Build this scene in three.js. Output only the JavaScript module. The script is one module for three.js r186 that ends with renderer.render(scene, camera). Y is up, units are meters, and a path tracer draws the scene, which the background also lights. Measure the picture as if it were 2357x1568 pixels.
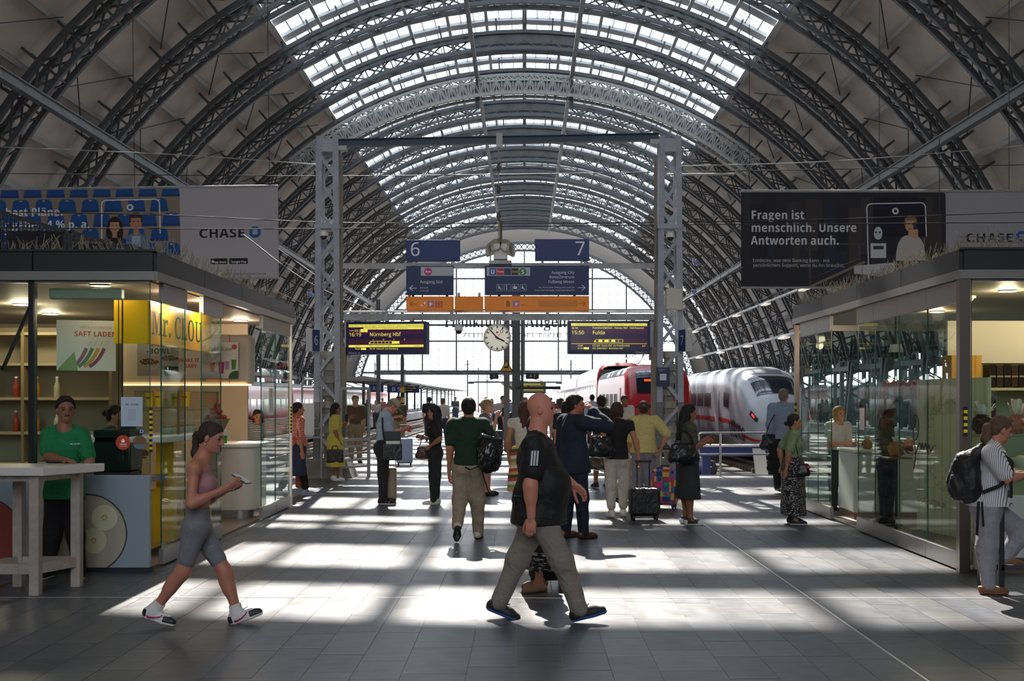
import * as THREE from 'three';
import { mergeGeometries } from 'three/addons/utils/BufferGeometryUtils.js';
import { ImprovedNoise } from 'three/addons/math/ImprovedNoise.js';

// ---------------------------------------------------------------- camera, sky, sun, exposure
const F = 2645, CX = 1207, CY = 918, EYE = 1.75;          // focal length in pixels, vanishing point, eye height
const scene = new THREE.Scene();
const camera = new THREE.PerspectiveCamera(2 * Math.atan(784 / F) * 180 / Math.PI, 2357 / 1568, 0.1, 2000);
camera.position.set(0, EYE, 0); camera.lookAt(0, EYE, -1);
camera.setViewOffset(2357, 1568, 1178.5 - CX, 784 - CY, 2357, 1568);
const renderer = new THREE.WebGLRenderer({ antialias: true });
renderer.toneMapping = THREE.LinearToneMapping;
renderer.toneMappingExposure = 1.14;
renderer.shadowMap.enabled = true;
{ // hazy summer sky: pale blue overhead, near white at the horizon
  const w = 64, h = 64, a = new Float32Array(w * h * 4);
  for (let j = 0; j < h; j++) for (let i = 0; i < w; i++) {
    const el = Math.max(0, (j + 0.5) / h * 180 - 90) / 90, t = Math.pow(el, 0.55), k = (j * w + i) * 4;
    a[k] = 4.6 - 1.7 * t; a[k + 1] = 4.7 - 1.1 * t; a[k + 2] = 4.8 - 0.1 * t; a[k + 3] = 1;
  }
  const t = new THREE.DataTexture(a, w, h, THREE.RGBAFormat, THREE.FloatType);
  t.mapping = THREE.EquirectangularReflectionMapping; t.magFilter = THREE.LinearFilter; t.needsUpdate = true;
  scene.background = t; scene.environment = t;
}
const SUN_EL = 43.2 * Math.PI / 180;
const sun = new THREE.DirectionalLight(new THREE.Color(1, 0.93, 0.84), 14.8);
sun.position.set(-0.085 * 60, Math.tan(SUN_EL) * 60, -60 - 60); sun.target.position.set(0, 0, -60);
sun.castShadow = true; Object.assign(sun.shadow.camera, { left: -60, right: 60, top: 90, bottom: -90, near: 1, far: 300 }); sun.shadow.mapSize.set(4096, 4096);
scene.add(sun, sun.target);

// ---------------------------------------------------------------- helpers
let seed = 20240717;
const rnd = () => { seed |= 0; seed = seed + 0x6D2B79F5 | 0; let t = Math.imul(seed ^ seed >>> 15, 1 | seed); t = t + Math.imul(t ^ t >>> 7, 61 | t) ^ t; return ((t ^ t >>> 14) >>> 0) / 4294967296; };
const rr = (a, b) => a + (b - a) * rnd();
const V = (x, y, z) => new THREE.Vector3(x, y, z);
const P = (px, py, d) => V((px - CX) / F * d, EYE - (py - CY) / F * d, -d);              // a pixel at a distance
const GD = (py, y = 0) => (EYE - y) * F / (py - CY);                                      // distance of a floor pixel
const noise = new ImprovedNoise();
const taken = {};
function numbered(n) { const k = taken[n] = (taken[n] ?? -1) + 1; return k ? n + '_' + String(k).padStart(3, '0') : n; }
function tag(o, label, category, group, kind) { if (label) o.userData.label = label; if (category) o.userData.category = category; if (group) o.userData.group = group; if (kind) o.userData.kind = kind; return o; }
function shade(o) { o.castShadow = true; o.receiveShadow = true; return o; }
function thing(name, label, category, pos = [0, 0, 0], turn = 0, group) {
  const o = new THREE.Group(); o.name = numbered(name); o.position.set(...pos); o.rotation.y = turn; scene.add(o);
  return tag(o, label, category, group);
}
function structure(name) { const o = new THREE.Group(); o.name = numbered(name); o.userData.kind = 'structure'; scene.add(o); return o; }
class MB {                                                     // collects simple solids into one geometry
  constructor() { this.p = []; this.n = []; this.u = []; this.i = []; }
  quad(a, b, c, d, uw, uh) {
    const n = V().subVectors(b, a).cross(V().subVectors(d, a)).normalize(), k = this.p.length / 3;
    const w = uw ?? a.distanceTo(b), h = uh ?? a.distanceTo(d);
    for (const q of [a, b, c, d]) { this.p.push(q.x, q.y, q.z); this.n.push(n.x, n.y, n.z); }
    this.u.push(0, 0, w, 0, w, h, 0, h); this.i.push(k, k + 1, k + 2, k, k + 2, k + 3); return this;
  }
  hexa(c) { // corners: bottom 0-3 (ccw from above), top 4-7
    this.quad(c[3], c[2], c[1], c[0]); this.quad(c[4], c[5], c[6], c[7]);
    for (let i = 0; i < 4; i++) { const j = (i + 1) % 4; this.quad(c[i], c[j], c[j + 4], c[i + 4]); } return this;
  }
  box(x, y, z, sx, sy, sz, ry = 0) { // centre and size
    const c = [], co = Math.cos(ry), si = Math.sin(ry);
    for (const dy of [-sy / 2, sy / 2]) for (const [a, b] of [[-1, 1], [1, 1], [1, -1], [-1, -1]]) { const u = a * sx / 2, v = b * sz / 2; c.push(V(x + u * co + v * si, y + dy, z - u * si + v * co)); }
    return this.hexa(c);
  }
  bar(a, b, w, h = w, up = V(0, 1, 0)) { // rectangular bar from a to b
    const t = V().subVectors(b, a).normalize(); let r = V().crossVectors(t, up); if (r.lengthSq() < 1e-6) r = V().crossVectors(t, V(0, 0, 1)); r.normalize();
    const q = V().crossVectors(r, t), c = [];
    for (const e of [a, b]) for (const [u, v] of [[-1, -1], [1, -1], [1, 1], [-1, 1]]) c.push(V().copy(e).addScaledVector(r, u * w / 2).addScaledVector(q, v * h / 2));
    this.quad(c[3], c[2], c[1], c[0]).quad(c[4], c[5], c[6], c[7]);
    for (let i = 0; i < 4; i++) { const j = (i + 1) % 4; this.quad(c[i], c[j], c[j + 4], c[i + 4]); } return this;
  }
  cyl(a, b, r0, r1 = r0, seg = 10, caps = true) {
    const t = V().subVectors(b, a), L = t.length(); t.normalize(); let r = V().crossVectors(t, V(0, 1, 0)); if (r.lengthSq() < 1e-6) r = V(1, 0, 0); r.normalize();
    const q = V().crossVectors(t, r), k = this.p.length / 3;
    for (let i = 0; i <= seg; i++) { const f = i / seg * Math.PI * 2, d = V().addScaledVector(r, Math.cos(f)).addScaledVector(q, Math.sin(f));
      for (const [e, rad, v] of [[a, r0, 0], [b, r1, L]]) { this.p.push(e.x + d.x * rad, e.y + d.y * rad, e.z + d.z * rad); this.n.push(d.x, d.y, d.z); this.u.push(f * Math.max(r0, r1), v); } }
    for (let i = 0; i < seg; i++) { const s = k + i * 2; this.i.push(s, s + 2, s + 1, s + 1, s + 2, s + 3); }
    if (caps) for (const [e, rad, s] of [[a, r0, -1], [b, r1, 1]]) if (rad > 1e-5) {
      const m = this.p.length / 3; this.p.push(e.x, e.y, e.z); this.n.push(t.x * s, t.y * s, t.z * s); this.u.push(0, 0);
      for (let i = 0; i <= seg; i++) { const f = i / seg * Math.PI * 2, d = V().addScaledVector(r, Math.cos(f)).addScaledVector(q, Math.sin(f)); this.p.push(e.x + d.x * rad, e.y + d.y * rad, e.z + d.z * rad); this.n.push(t.x * s, t.y * s, t.z * s); this.u.push(Math.cos(f) * rad, Math.sin(f) * rad); }
      for (let i = 0; i < seg; i++) s > 0 ? this.i.push(m, m + 1 + i, m + 2 + i) : this.i.push(m, m + 2 + i, m + 1 + i);
    }
    return this;
  }
  pipe(pts, r, seg = 8) { for (let i = 0; i + 1 < pts.length; i++) this.cyl(pts[i], pts[i + 1], r, r, seg, i === 0 || i + 2 === pts.length); return this; }
  add(g, m) { // an existing geometry
    g = g.index ? g : g.clone(); if (m) g = g.clone().applyMatrix4(m); const k = this.p.length / 3, c = g.attributes.position.count;
    this.p.push(...g.attributes.position.array); this.n.push(...g.attributes.normal.array);
    if (g.attributes.uv) this.u.push(...g.attributes.uv.array); else for (let i = 0; i < c; i++) this.u.push(0, 0);
    if (g.index) for (const i of g.index.array) this.i.push(i + k); else for (let i = 0; i < c; i++) this.i.push(i + k); return this;
  }
  geo() {
    const g = new THREE.BufferGeometry(); g.setAttribute('position', new THREE.Float32BufferAttribute(this.p, 3)); g.setAttribute('normal', new THREE.Float32BufferAttribute(this.n, 3));
    g.setAttribute('uv', new THREE.Float32BufferAttribute(this.u, 2)); g.setIndex(this.i); return g;
  }
  build(name, mat, parent) { return mesh(name, this.geo(), mat, parent); }
}
function mesh(name, g, mat, parent = scene) { const m = shade(new THREE.Mesh(g, mat)); m.name = parent === scene ? numbered(name) : name; parent.add(m); return m; }
function one(name, mb, mat, label, category, group) { return tag(mb.build(name, mat, scene), label, category, group); }
const mb = () => new MB();
// rounded slab: a shape extruded with bevel, lying in the xy plane, centred in z
function slab(pts, depth, bevel = 0.01, seg = 2) {
  const s = Array.isArray(pts) === false ? pts : new THREE.Shape(pts.map((p) => new THREE.Vector2(p[0], p[1])));
  const g = new THREE.ExtrudeGeometry(s, { depth: Math.max(1e-4, depth - 2 * bevel), bevelEnabled: bevel > 0, bevelThickness: bevel, bevelSize: bevel, bevelSegments: seg, bevelOffset: -bevel, curveSegments: 8 });
  g.translate(0, 0, -depth / 2 + bevel); return g;
}
function rrect(w, h, r, x = 0, y = 0) { const s = new THREE.Shape(), a = x - w / 2, b = y - h / 2; s.moveTo(a + r, b); s.lineTo(a + w - r, b); s.absarc(a + w - r, b + r, r, -Math.PI / 2, 0); s.lineTo(a + w, b + h - r); s.absarc(a + w - r, b + h - r, r, 0, Math.PI / 2); s.lineTo(a + r, b + h); s.absarc(a + r, b + h - r, r, Math.PI / 2, Math.PI); s.lineTo(a, b + r); s.absarc(a + r, b + r, r, Math.PI, Math.PI * 1.5); return s; }
function rbox(w, h, d, r) { return slab(rrect(w, h, r), d, Math.min(r * 0.8, d * 0.45), 3); }
const M4 = (x, y, z, rx = 0, ry = 0, rz = 0, s = 1) => new THREE.Matrix4().compose(V(x, y, z), new THREE.Quaternion().setFromEuler(new THREE.Euler(rx, ry, rz)), Array.isArray(s) ? V(...s) : V(s, s, s));

// ---------------------------------------------------------------- procedural materials
function grainTexture(n, fn, srgb = true) {
  const a = new Uint8Array(n * n * 4);
  for (let j = 0; j < n; j++) for (let i = 0; i < n; i++) { const c = fn(i / n, j / n), k = (j * n + i) * 4; for (let q = 0; q < 3; q++) a[k + q] = Math.max(0, Math.min(255, (Array.isArray(c) ? c[q] : c) * 255)); a[k + 3] = 255; }
  const t = new THREE.DataTexture(a, n, n); t.wrapS = t.wrapT = THREE.RepeatWrapping; t.magFilter = THREE.LinearFilter; t.minFilter = THREE.LinearMipmapLinearFilter; t.generateMipmaps = true; if (srgb) t.colorSpace = THREE.SRGBColorSpace; t.needsUpdate = true; return t;
}
// tileable value noise
function tnoise(u, v, f, s = 0) { const per = (x) => ((x % f) + f) % f, h = (i, j) => { let t = Math.imul(per(i) * 374761393 + per(j) * 668265263 + s * 144665 | 0, 1274126177); t ^= t >>> 13; t = Math.imul(t, 1103515245); return ((t ^ t >>> 16) >>> 0) / 4294967296; };
  const x = u * f, y = v * f, i = Math.floor(x), j = Math.floor(y), a = x - i, b = y - j, p = a * a * (3 - 2 * a), q = b * b * (3 - 2 * b);
  return (h(i, j) * (1 - p) + h(i + 1, j) * p) * (1 - q) + (h(i, j + 1) * (1 - p) + h(i + 1, j + 1) * p) * q; }
const fbm = (u, v, f, o = 4, s = 0) => { let a = 0, w = 0.5, t = 0; for (let i = 0; i < o; i++) { a += tnoise(u, v, f << i, s + i) * w; t += w; w *= 0.5; } return a / t; };
const speckle = grainTexture(256, (u, v) => 0.80 + 0.2 * fbm(u, v, 8, 5));
const wearTex = grainTexture(256, (u, v) => 0.62 + 0.3 * fbm(u, v, 4, 5, 3) + 0.1 * fbm(u, v, 48, 2, 9));
function M(color, o = {}) { return new THREE.MeshStandardMaterial({ color, roughness: 0.6, metalness: 0, ...o }); }
function withMap(t, rep = 1) { const c = t.clone(); c.repeat.set(rep, rep); c.needsUpdate = true; return c; }
const MAT = {
  rib: M('#5a5d60', { roughness: 0.6, map: withMap(wearTex, 0.5) }),
  ribLight: M('#7f8283', { roughness: 0.6, map: withMap(wearTex, 0.5) }),
  purlin: M('#a3a3a0', { roughness: 0.6 }),
  roofIn: M('#ddd2c6', { roughness: 0.85, map: withMap(speckle, 0.3) }),
  roofBack: M('#9a9c9e', { roughness: 0.8 }),
  glass: new THREE.MeshPhysicalMaterial({ color: '#ffffff', transmission: 1, roughness: 0, thickness: 0, ior: 1.5 }),
  galv: M('#bdbfbe', { roughness: 0.5, metalness: 0.2, map: withMap(wearTex, 0.8) }),
  steelBlue: M('#b9c0cb', { roughness: 0.55, map: withMap(wearTex, 0.6) }),
  dark: M('#26282b', { roughness: 0.5 }),
  darker: M('#141517', { roughness: 0.55 }),
  white: M('#e4e3df', { roughness: 0.5 }),
  black: M('#0c0c0d', { roughness: 0.6 }),
  concrete: M('#a3a099', { roughness: 0.9, map: withMap(wearTex, 0.7) }),
  chrome: M('#c9cbcc', { roughness: 0.22, metalness: 1 }),
  brushed: M('#a7a8a8', { roughness: 0.38, metalness: 0.9 }),
  ballast: M('#6b6259', { roughness: 1, map: withMap(grainTexture(256, (u, v) => 0.4 + 0.6 * tnoise(u, v, 90, 1) * (0.5 + fbm(u, v, 8, 3, 2))), 0.8) }),
};
// ---------------------------------------------------------------- train hall roof
const CROWN = 27, RAD = 30, D0 = 33.8, BAY = 9.3, NB = 15;          // heights above the eye; first rib distance
const prof = (s, off = 0) => { const t = s / RAD; return [(RAD - off) * Math.sin(t), EYE + CROWN - RAD + (RAD - off) * Math.cos(t)]; };
const SKY_S = 16.2, chordLow = (s) => 2.6, chordUp = (s) => 1.5;
const SMAX = 40.5, STEP = 2.7;
const ceiling = structure('ceiling');
const at = (s, off, d) => { const [x, y] = prof(s, off); return V(x, y, -d); };
function archPoints(off, n) { const a = []; for (let i = -n; i <= n; i++) a.push(i / n * SMAX); return a; }
// one box truss rib: four chords, crossed webs, zigzag lacing on the underside
function ribGeometry() {
  const ch = mb(), la = mb(), ds = SMAX / 20, W = 0.5, up = chordUp, lo = chordLow;
  const q = (s, o, w) => { const p = at(s, typeof o === 'function' ? o(s) : o, 0); p.z = w; return p; };
  for (const w of [-W, W]) for (const [o, bw, bh] of [[up, 0.34, 0.24], [lo, 0.24, 0.24]]) for (let i = -20; i < 20; i++) { const a = q(i * ds, o, w), b = q((i + 1) * ds, o, w), n = V(-(b.y - a.y), b.x - a.x, 0).normalize(); ch.bar(a, b, bw, bh, n); }
  for (let i = -20; i < 20; i++) {
    const s0 = i * ds, s1 = s0 + ds, sm = (s0 + s1) / 2, mid = Math.abs(sm) < 4.0;
    for (const w of [-W, W]) {
      if (mid) { const u = (s) => up(s) + 0.38; la.bar(q(s0, u, w), q(s1, u, w), 0.03, 0.8, V(0, 1, 0)); const e = (s) => lo(s) - 0.55; la.bar(q(s0, e, w), q(sm, lo, w), 0.06).bar(q(sm, lo, w), q(s1, e, w), 0.06); }
      else la.bar(q(s0, up, w), q(s1, lo, w), 0.1, 0.05, V(0, 0, 1)).bar(q(s1, up, w), q(s0, lo, w), 0.1, 0.05, V(0, 0, 1)).bar(q(s0, up, w), q(s0, lo, w), 0.08, 0.06, V(0, 0, 1));
      la.bar(q(s0, 0.5, w), q(s0, up, w), 0.12);
    }
    la.bar(q(s0, lo, -W), q(sm, lo, W), 0.05).bar(q(sm, lo, W), q(s1, lo, -W), 0.05).bar(q(s0, lo, -W), q(s0, lo, W), 0.07, 0.1);
    if (!mid) la.bar(q(s0, up, -W), q(s0, lo, W), 0.06);
  }
  return [ch.geo(), la.geo()];
}
const [ribChord, ribLattice] = ribGeometry();
const ribD = (k) => D0 + k * BAY;
for (let k = 0; k < NB; k++) { const r = mesh('roof_rib', ribChord, MAT.rib, ceiling); r.position.z = -ribD(k); mesh('lattice', ribLattice, MAT.rib, r); }
// purlins along the hall and the two walkway beams under the crown
const DE = ribD(NB - 1) + 4;                                        // where the roof ends
for (let i = -13; i <= 13; i++) { const s = i * STEP; if (Math.abs(s) > SMAX) continue; const a = at(s, 0.68, D0 - 1.5), b = at(s, 0.68, DE), c = at(s + 0.05, 0.68, DE); const n = V(-(c.y - b.y), c.x - b.x, 0).normalize(); mb().bar(a, b, Math.abs(i) === 6 ? 0.36 : 0.22, Math.abs(i) === 6 ? 0.6 : 0.46, n).build('purlin', MAT.purlin, ceiling); }
for (const x of [-3.45, 3.45]) mb().bar(V(x, EYE + 23.6, -D0), V(x, EYE + 23.6, -DE + 6), 0.26, 0.32).build('longitudinal_beam', MAT.ribLight, ceiling);
mb().bar(V(-0.1, EYE + 25.9, -D0), V(-0.1, EYE + 25.9, -DE), 0.07, 0.1).bar(V(0.12, EYE + 25.9, -D0), V(0.12, EYE + 25.9, -DE), 0.07, 0.1).build('crown_pipe', MAT.ribLight, ceiling);
for (const sd of [-1, 1]) { const x = sd * 21.6, y = EYE + 13.4; mb().bar(V(x, y, 5), V(x, y, -DE), 0.16, 0.42).bar(V(x, y - 0.22, 5), V(x, y - 0.22, -DE), 0.36, 0.06).bar(V(x, y + 0.22, 5), V(x, y + 0.22, -DE), 0.36, 0.06).build('eaves_girder', MAT.ribLight, ceiling); }
// skin: three glazed strips in each bay above the skylight zone, sheet panels elsewhere
const GW = 2.05, panes = [], panels = [];
const boxUnit = new THREE.BoxGeometry(1, 1, 1);
function skinBox(s0, s1, d0, d1, off, th) { // a flat piece of skin between two arc positions
  const a = at(s0, off, d0), b = at(s1, off, d0), c = V().addVectors(a, b).multiplyScalar(0.5); c.z = -(d0 + d1) / 2;
  return { m: new THREE.Matrix4().compose(c, new THREE.Quaternion().setFromEuler(new THREE.Euler(0, 0, Math.atan2(b.y - a.y, b.x - a.x))), V(a.distanceTo(b) + (th > 0.03 ? 0.05 : 0), th, d1 - d0)), d: (d0 + d1) / 2, s: (s0 + s1) / 2 };
}
const NI = 6, PW = STEP / 3;
for (let k = 0; k < NB - 1; k++) {
  const d = ribD(k);
  // glazing strips centred over the rib and at a third and two thirds of the bay
  const cs = k === 0 ? [d + BAY * 2 / 3] : [d, d + BAY / 3, d + BAY * 2 / 3];
  if (k === 0) for (let i = -6; i < 6; i++) panels.push({ ...skinBox(i * STEP, (i + 1) * STEP, d, d + BAY * 2 / 3 - GW / 2, 0.4, 0.1), back: 1 });
  for (const c of cs) {
    const bars = mb();
    for (let i = -18; i < 18; i++) { panes.push(skinBox(i * PW + 0.03, (i + 1) * PW - 0.03, c - GW / 2, c + GW / 2, 0, 0.02)); bars.bar(at(i * PW, 0.02, c - GW / 2), at(i * PW, 0.02, c + GW / 2), 0.05, 0.09); }
    bars.build('glazing_bars', MAT.dark, ceiling).userData.kind = 'stuff';
    const e = c + GW / 2, f = c + BAY / 3 - GW / 2;
    for (let i = -6; i < 6; i++) panels.push({ ...skinBox(i * STEP, (i + 1) * STEP, e, f, 0.12, 0.1), back: 1 });
    // deep curbs beside the glass
    for (const z of [c - GW / 2 - 0.06, c + GW / 2 + 0.06]) { const u = mb(); for (let i = -6; i < 6; i++) u.bar(at(i * STEP, 0.06, z), at((i + 1) * STEP, 0.06, z), 0.1, 0.2); u.build('skylight_curb', MAT.roofBack, ceiling); }
  }
  for (const sg of [-1, 1]) for (let i = 6; i * STEP < SMAX - 0.1; i++) {
    const s0 = i * STEP, s1 = Math.min(SMAX, s0 + STEP);
    for (const [a, b] of [[0, BAY / 2 - 0.07], [BAY / 2 + 0.07, BAY]]) panels.push(sg > 0 ? skinBox(s0, s1, d + a, d + b, 0.4, 0.1) : skinBox(-s1, -s0, d + a, d + b, 0.4, 0.1));
  }
  // mid-bay rafter, dark, closing the joint between the sheets
  for (const sg of [-1, 1]) { const r = mb(); for (let s = SKY_S; s < SMAX - 0.2; s += 1.375) r.bar(at(sg * s, 0.42, d + BAY / 2), at(sg * Math.min(SMAX, s + 1.375), 0.42, d + BAY / 2), 0.26, 0.2, at(sg * s, 1, 0).sub(at(sg * s, 0, 0))); r.build('rafter', MAT.dark, ceiling); }
}
{ // the panes and sheets that show largest are parts of their own, the rest joined
  const inView = (q) => { const [x, y] = prof(q.s, 0); return (y - EYE) * F / q.d < 960 && Math.abs(x) * F / q.d < 1260; };
  const split = (list, name, mat, n) => {
    const seen = list.filter(inView).sort((a, b) => a.d - b.d), own = new Set(seen.slice(0, n)), rest = mb();
    for (const q of list) if (own.has(q)) { const m = mesh(name, boxUnit, q.back ? MAT.roofBack : mat, ceiling); m.applyMatrix4(q.m); } else rest.add(boxUnit, q.m);
    rest.build(name + 's', mat, ceiling).userData.kind = 'stuff';
  };
  split(panes, 'skylight_pane', MAT.glass, 290);
  split(panels.filter((q) => !q.back), 'roof_panel', MAT.roofIn, 290);
  split(panels.filter((q) => q.back), 'roof_sheet', MAT.roofBack, 290);
}
// star shaped tie rods below the sheets
for (const sg of [-1, 1]) { const t = mb(); for (let k = 0; k < NB - 1; k++) for (const s of [17.5, 24]) { const d = ribD(k); t.bar(at(sg * s, 1.0, d + 0.6), at(sg * (s + 4.4), 1.0, d + BAY - 0.6), 0.05).bar(at(sg * (s + 4.4), 1.0, d + 0.6), at(sg * s, 1.0, d + BAY - 0.6), 0.05); } t.build('tie_rods', MAT.dark, ceiling).userData.kind = 'stuff'; }
// roof over the concourse behind and above the camera, without glass
{ const r = mb(); const n = 30; for (let i = -n; i < n; i++) { const a = at(i / n * SMAX, -0.1, D0 + 0.05), b = at((i + 1) / n * SMAX, -0.1, D0 + 0.05), c = at((i + 1) / n * SMAX, 0.1, D0 + 0.05), e = at(i / n * SMAX, 0.1, D0 + 0.05); const f = [e, c, b, a]; r.hexa([...f.map((p) => V(p.x, p.y, 14)), ...f.map((p) => V(p.x, p.y, p.z))]); } r.build('concourse_roof', MAT.roofIn, ceiling); }
// flanks of the neighbouring halls rising from the same columns
for (const sg of [-1, 1]) {
  const r = mb(), mir = (p) => V(sg * (58.6 - Math.abs(p.x)), p.y, p.z);
  for (let s = SMAX - 24; s < SMAX - 1; s += 2) { const a = mir(at(s, 0, 0)), b = mir(at(Math.min(SMAX, s + 2), 0, 0)); r.bar(V(a.x, a.y, -(D0 + DE) / 2), V(b.x, b.y, -(D0 + DE) / 2), DE - D0 + 30, 0.12, V(-(b.y - a.y), b.x - a.x, 0)); }
  r.build('neighbour_roof', MAT.roofBack, ceiling);
  for (let k = 0; k < NB; k++) { const m = mb(), N = 12; for (let i = 0; i < N; i++) { const s0 = SMAX - 24 + i * 2, s1 = s0 + 2; for (const w of [-0.5, 0.5]) { const d = ribD(k) + w; m.bar(mir(at(s0, 0.6, d)), mir(at(s1, 0.6, d)), 0.3, 0.3).bar(mir(at(s0, 2.8, d)), mir(at(s1, 2.8, d)), 0.26, 0.26).bar(mir(at(s0, 0.6, d)), mir(at(s1, 2.8, d)), 0.1).bar(mir(at(s1, 0.6, d)), mir(at(s0, 2.8, d)), 0.1); } } m.build('neighbour_rib', MAT.rib, ceiling); }
}
// arcades between the halls: lattice columns, cross bracing, an arch and a service gallery in every bay
for (const sg of [-1, 1]) {
  const w = structure(sg < 0 ? 'wall_left' : 'wall_right');
  for (let k = 0; k < NB; k++) {
    const d = ribD(k), c = mb();
    for (const x of [27.6, 31.0]) for (const e of [-0.45, 0.45]) c.bar(V(sg * x, -0.8, -d - e), V(sg * (x > 29 ? 30.0 : 28.6), 9.5, -d - e), 0.24);
    for (let y = -0.5; y < 9; y += 1.4) for (const e of [-0.45, 0.45]) c.bar(V(sg * 27.9, y, -d - e), V(sg * 30.6, y + 1.4, -d - e), 0.1).bar(V(sg * 30.6, y, -d - e), V(sg * 27.9, y + 1.4, -d - e), 0.1);
    c.build('lattice_column', MAT.rib, w);
    if (k === NB - 1) continue;
    const g = mb(), n = 14;
    for (const xp of [28.6, 31.2]) {
      for (let i = 0; i < n; i++) { const f = (t) => V(sg * xp, 4.4 + 5.4 * Math.sin(Math.PI * t) ** 0.8, -d - t * BAY), h = (t) => V(sg * xp, 12.6, -d - t * BAY), a = i / n, b = (i + 1) / n; g.bar(f(a), f(b), 0.3, 0.3); g.bar(f(a), h(b), 0.12).bar(f(b), h(a), 0.12); }
      g.bar(V(sg * xp, 12.0, -d), V(sg * xp, 12.0, -d - BAY), 0.4, 0.5).bar(V(sg * xp, 4.4, -d), V(sg * xp, 4.4, -d - BAY), 0.4, 0.4);
      g.bar(V(sg * xp, 9.6, -d), V(sg * xp, 4.4, -d - BAY / 2), 0.2).bar(V(sg * xp, 4.4, -d - BAY / 2), V(sg * xp, 9.6, -d - BAY), 0.2).bar(V(sg * xp, 7.2, -d), V(sg * xp, 7.2, -d - BAY), 0.16);
      for (let q = 1; q < 4; q++) g.bar(V(sg * xp, -0.6, -d - BAY * q / 4), V(sg * xp, 9.4, -d - BAY * q / 4), q === 2 ? 0.34 : 0.2);
    }
    for (let y = 5.0; y < 5.9; y += 0.4) g.bar(V(sg * 28.0, y, -d), V(sg * 28.0, y, -d - BAY), 0.06);
    g.build('arcade_bracing', MAT.rib, w);
  }
  // solid side wall of the concourse beside and behind the camera
  mb().box(sg * 29.6, 7, -9, 0.4, 16, 46).build('concourse_wall', MAT.roofIn, w);
}
{ // tall street front of the entrance building behind the camera, unseen, window sized as fill light
  const w = structure('wall_back'), st = M('#8d8578', { roughness: 0.9, map: withMap(wearTex, 0.2) }), z = 14;
  mb().box(0, 2.2, z, 60, 4.6, 0.5).box(-18, 14, z, 24, 30, 0.5).box(18, 14, z, 24, 30, 0.5).box(0, 27, z, 40, 6, 0.5).build('masonry', st, w);
  for (let x = -6; x <= 6; x += 4) mb().box(x, 14.2, z, 0.35, 19.6, 0.4).build('mullion', st, w); for (const y of [9, 14, 19]) mb().box(0, y, z, 12, 0.3, 0.35).build('transom', st, w);
  for (let i = 3; i < 6; i++) for (let j = 0; j < 4; j++) { const m = mesh('pane', boxUnit, MAT.glass, w); m.position.set(-16 + i * 4, 6.8 + j * 4.9, z); m.scale.set(3.6, 4.6, 0.02); }
}
// light lattice arch of the travelling maintenance gantry below the ribs
{
  const o = thing('maintenance_gantry', 'pale arched lattice maintenance gantry hanging below the dark roof ribs', 'gantry'), d = 84.5;
  const N = 44, q = (i, off, w) => at(i / N * 21, off, d + w), c = mb(), l = mb(), r = mb();
  for (let i = -N; i < N; i++) { for (const w of [-0.6, 0.6]) { c.bar(q(i, 3.35, w), q(i + 1, 3.35, w), 0.1).bar(q(i, 4.6, w), q(i + 1, 4.6, w), 0.12, 0.22); l.bar(q(i, i % 2 ? 3.35 : 4.6, w), q(i + 1, i % 2 ? 4.6 : 3.35, w), 0.06).bar(q(i, 3.35, w), q(i, 4.6, w), 0.06); } l.bar(q(i, 4.6, -0.6), q(i, 4.6, 0.6), 0.06).bar(q(i, 3.35, -0.6), q(i + 1, 3.35, 0.6), 0.05); r.bar(q(i, 2.9, 0.6), q(i + 1, 2.9, 0.6), 0.05); }
  c.build('chord', MAT.galv, o); l.build('lattice', MAT.galv, o); r.build('handrail', MAT.galv, o);
  const dk = mb(); for (let i = -N; i < N; i++) dk.bar(q(i, 4.45, 0), q(i + 1, 4.45, 0), 1.1, 0.05); dk.build('walkway', M('#8a7a66', { roughness: 0.8 }), o);
  for (const x of [-3.45, 3.45]) mb().bar(V(x, EYE + 24, -d), V(x, EYE + 21.3, -d), 0.3).build('hanger', MAT.rib, o);
}
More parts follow.
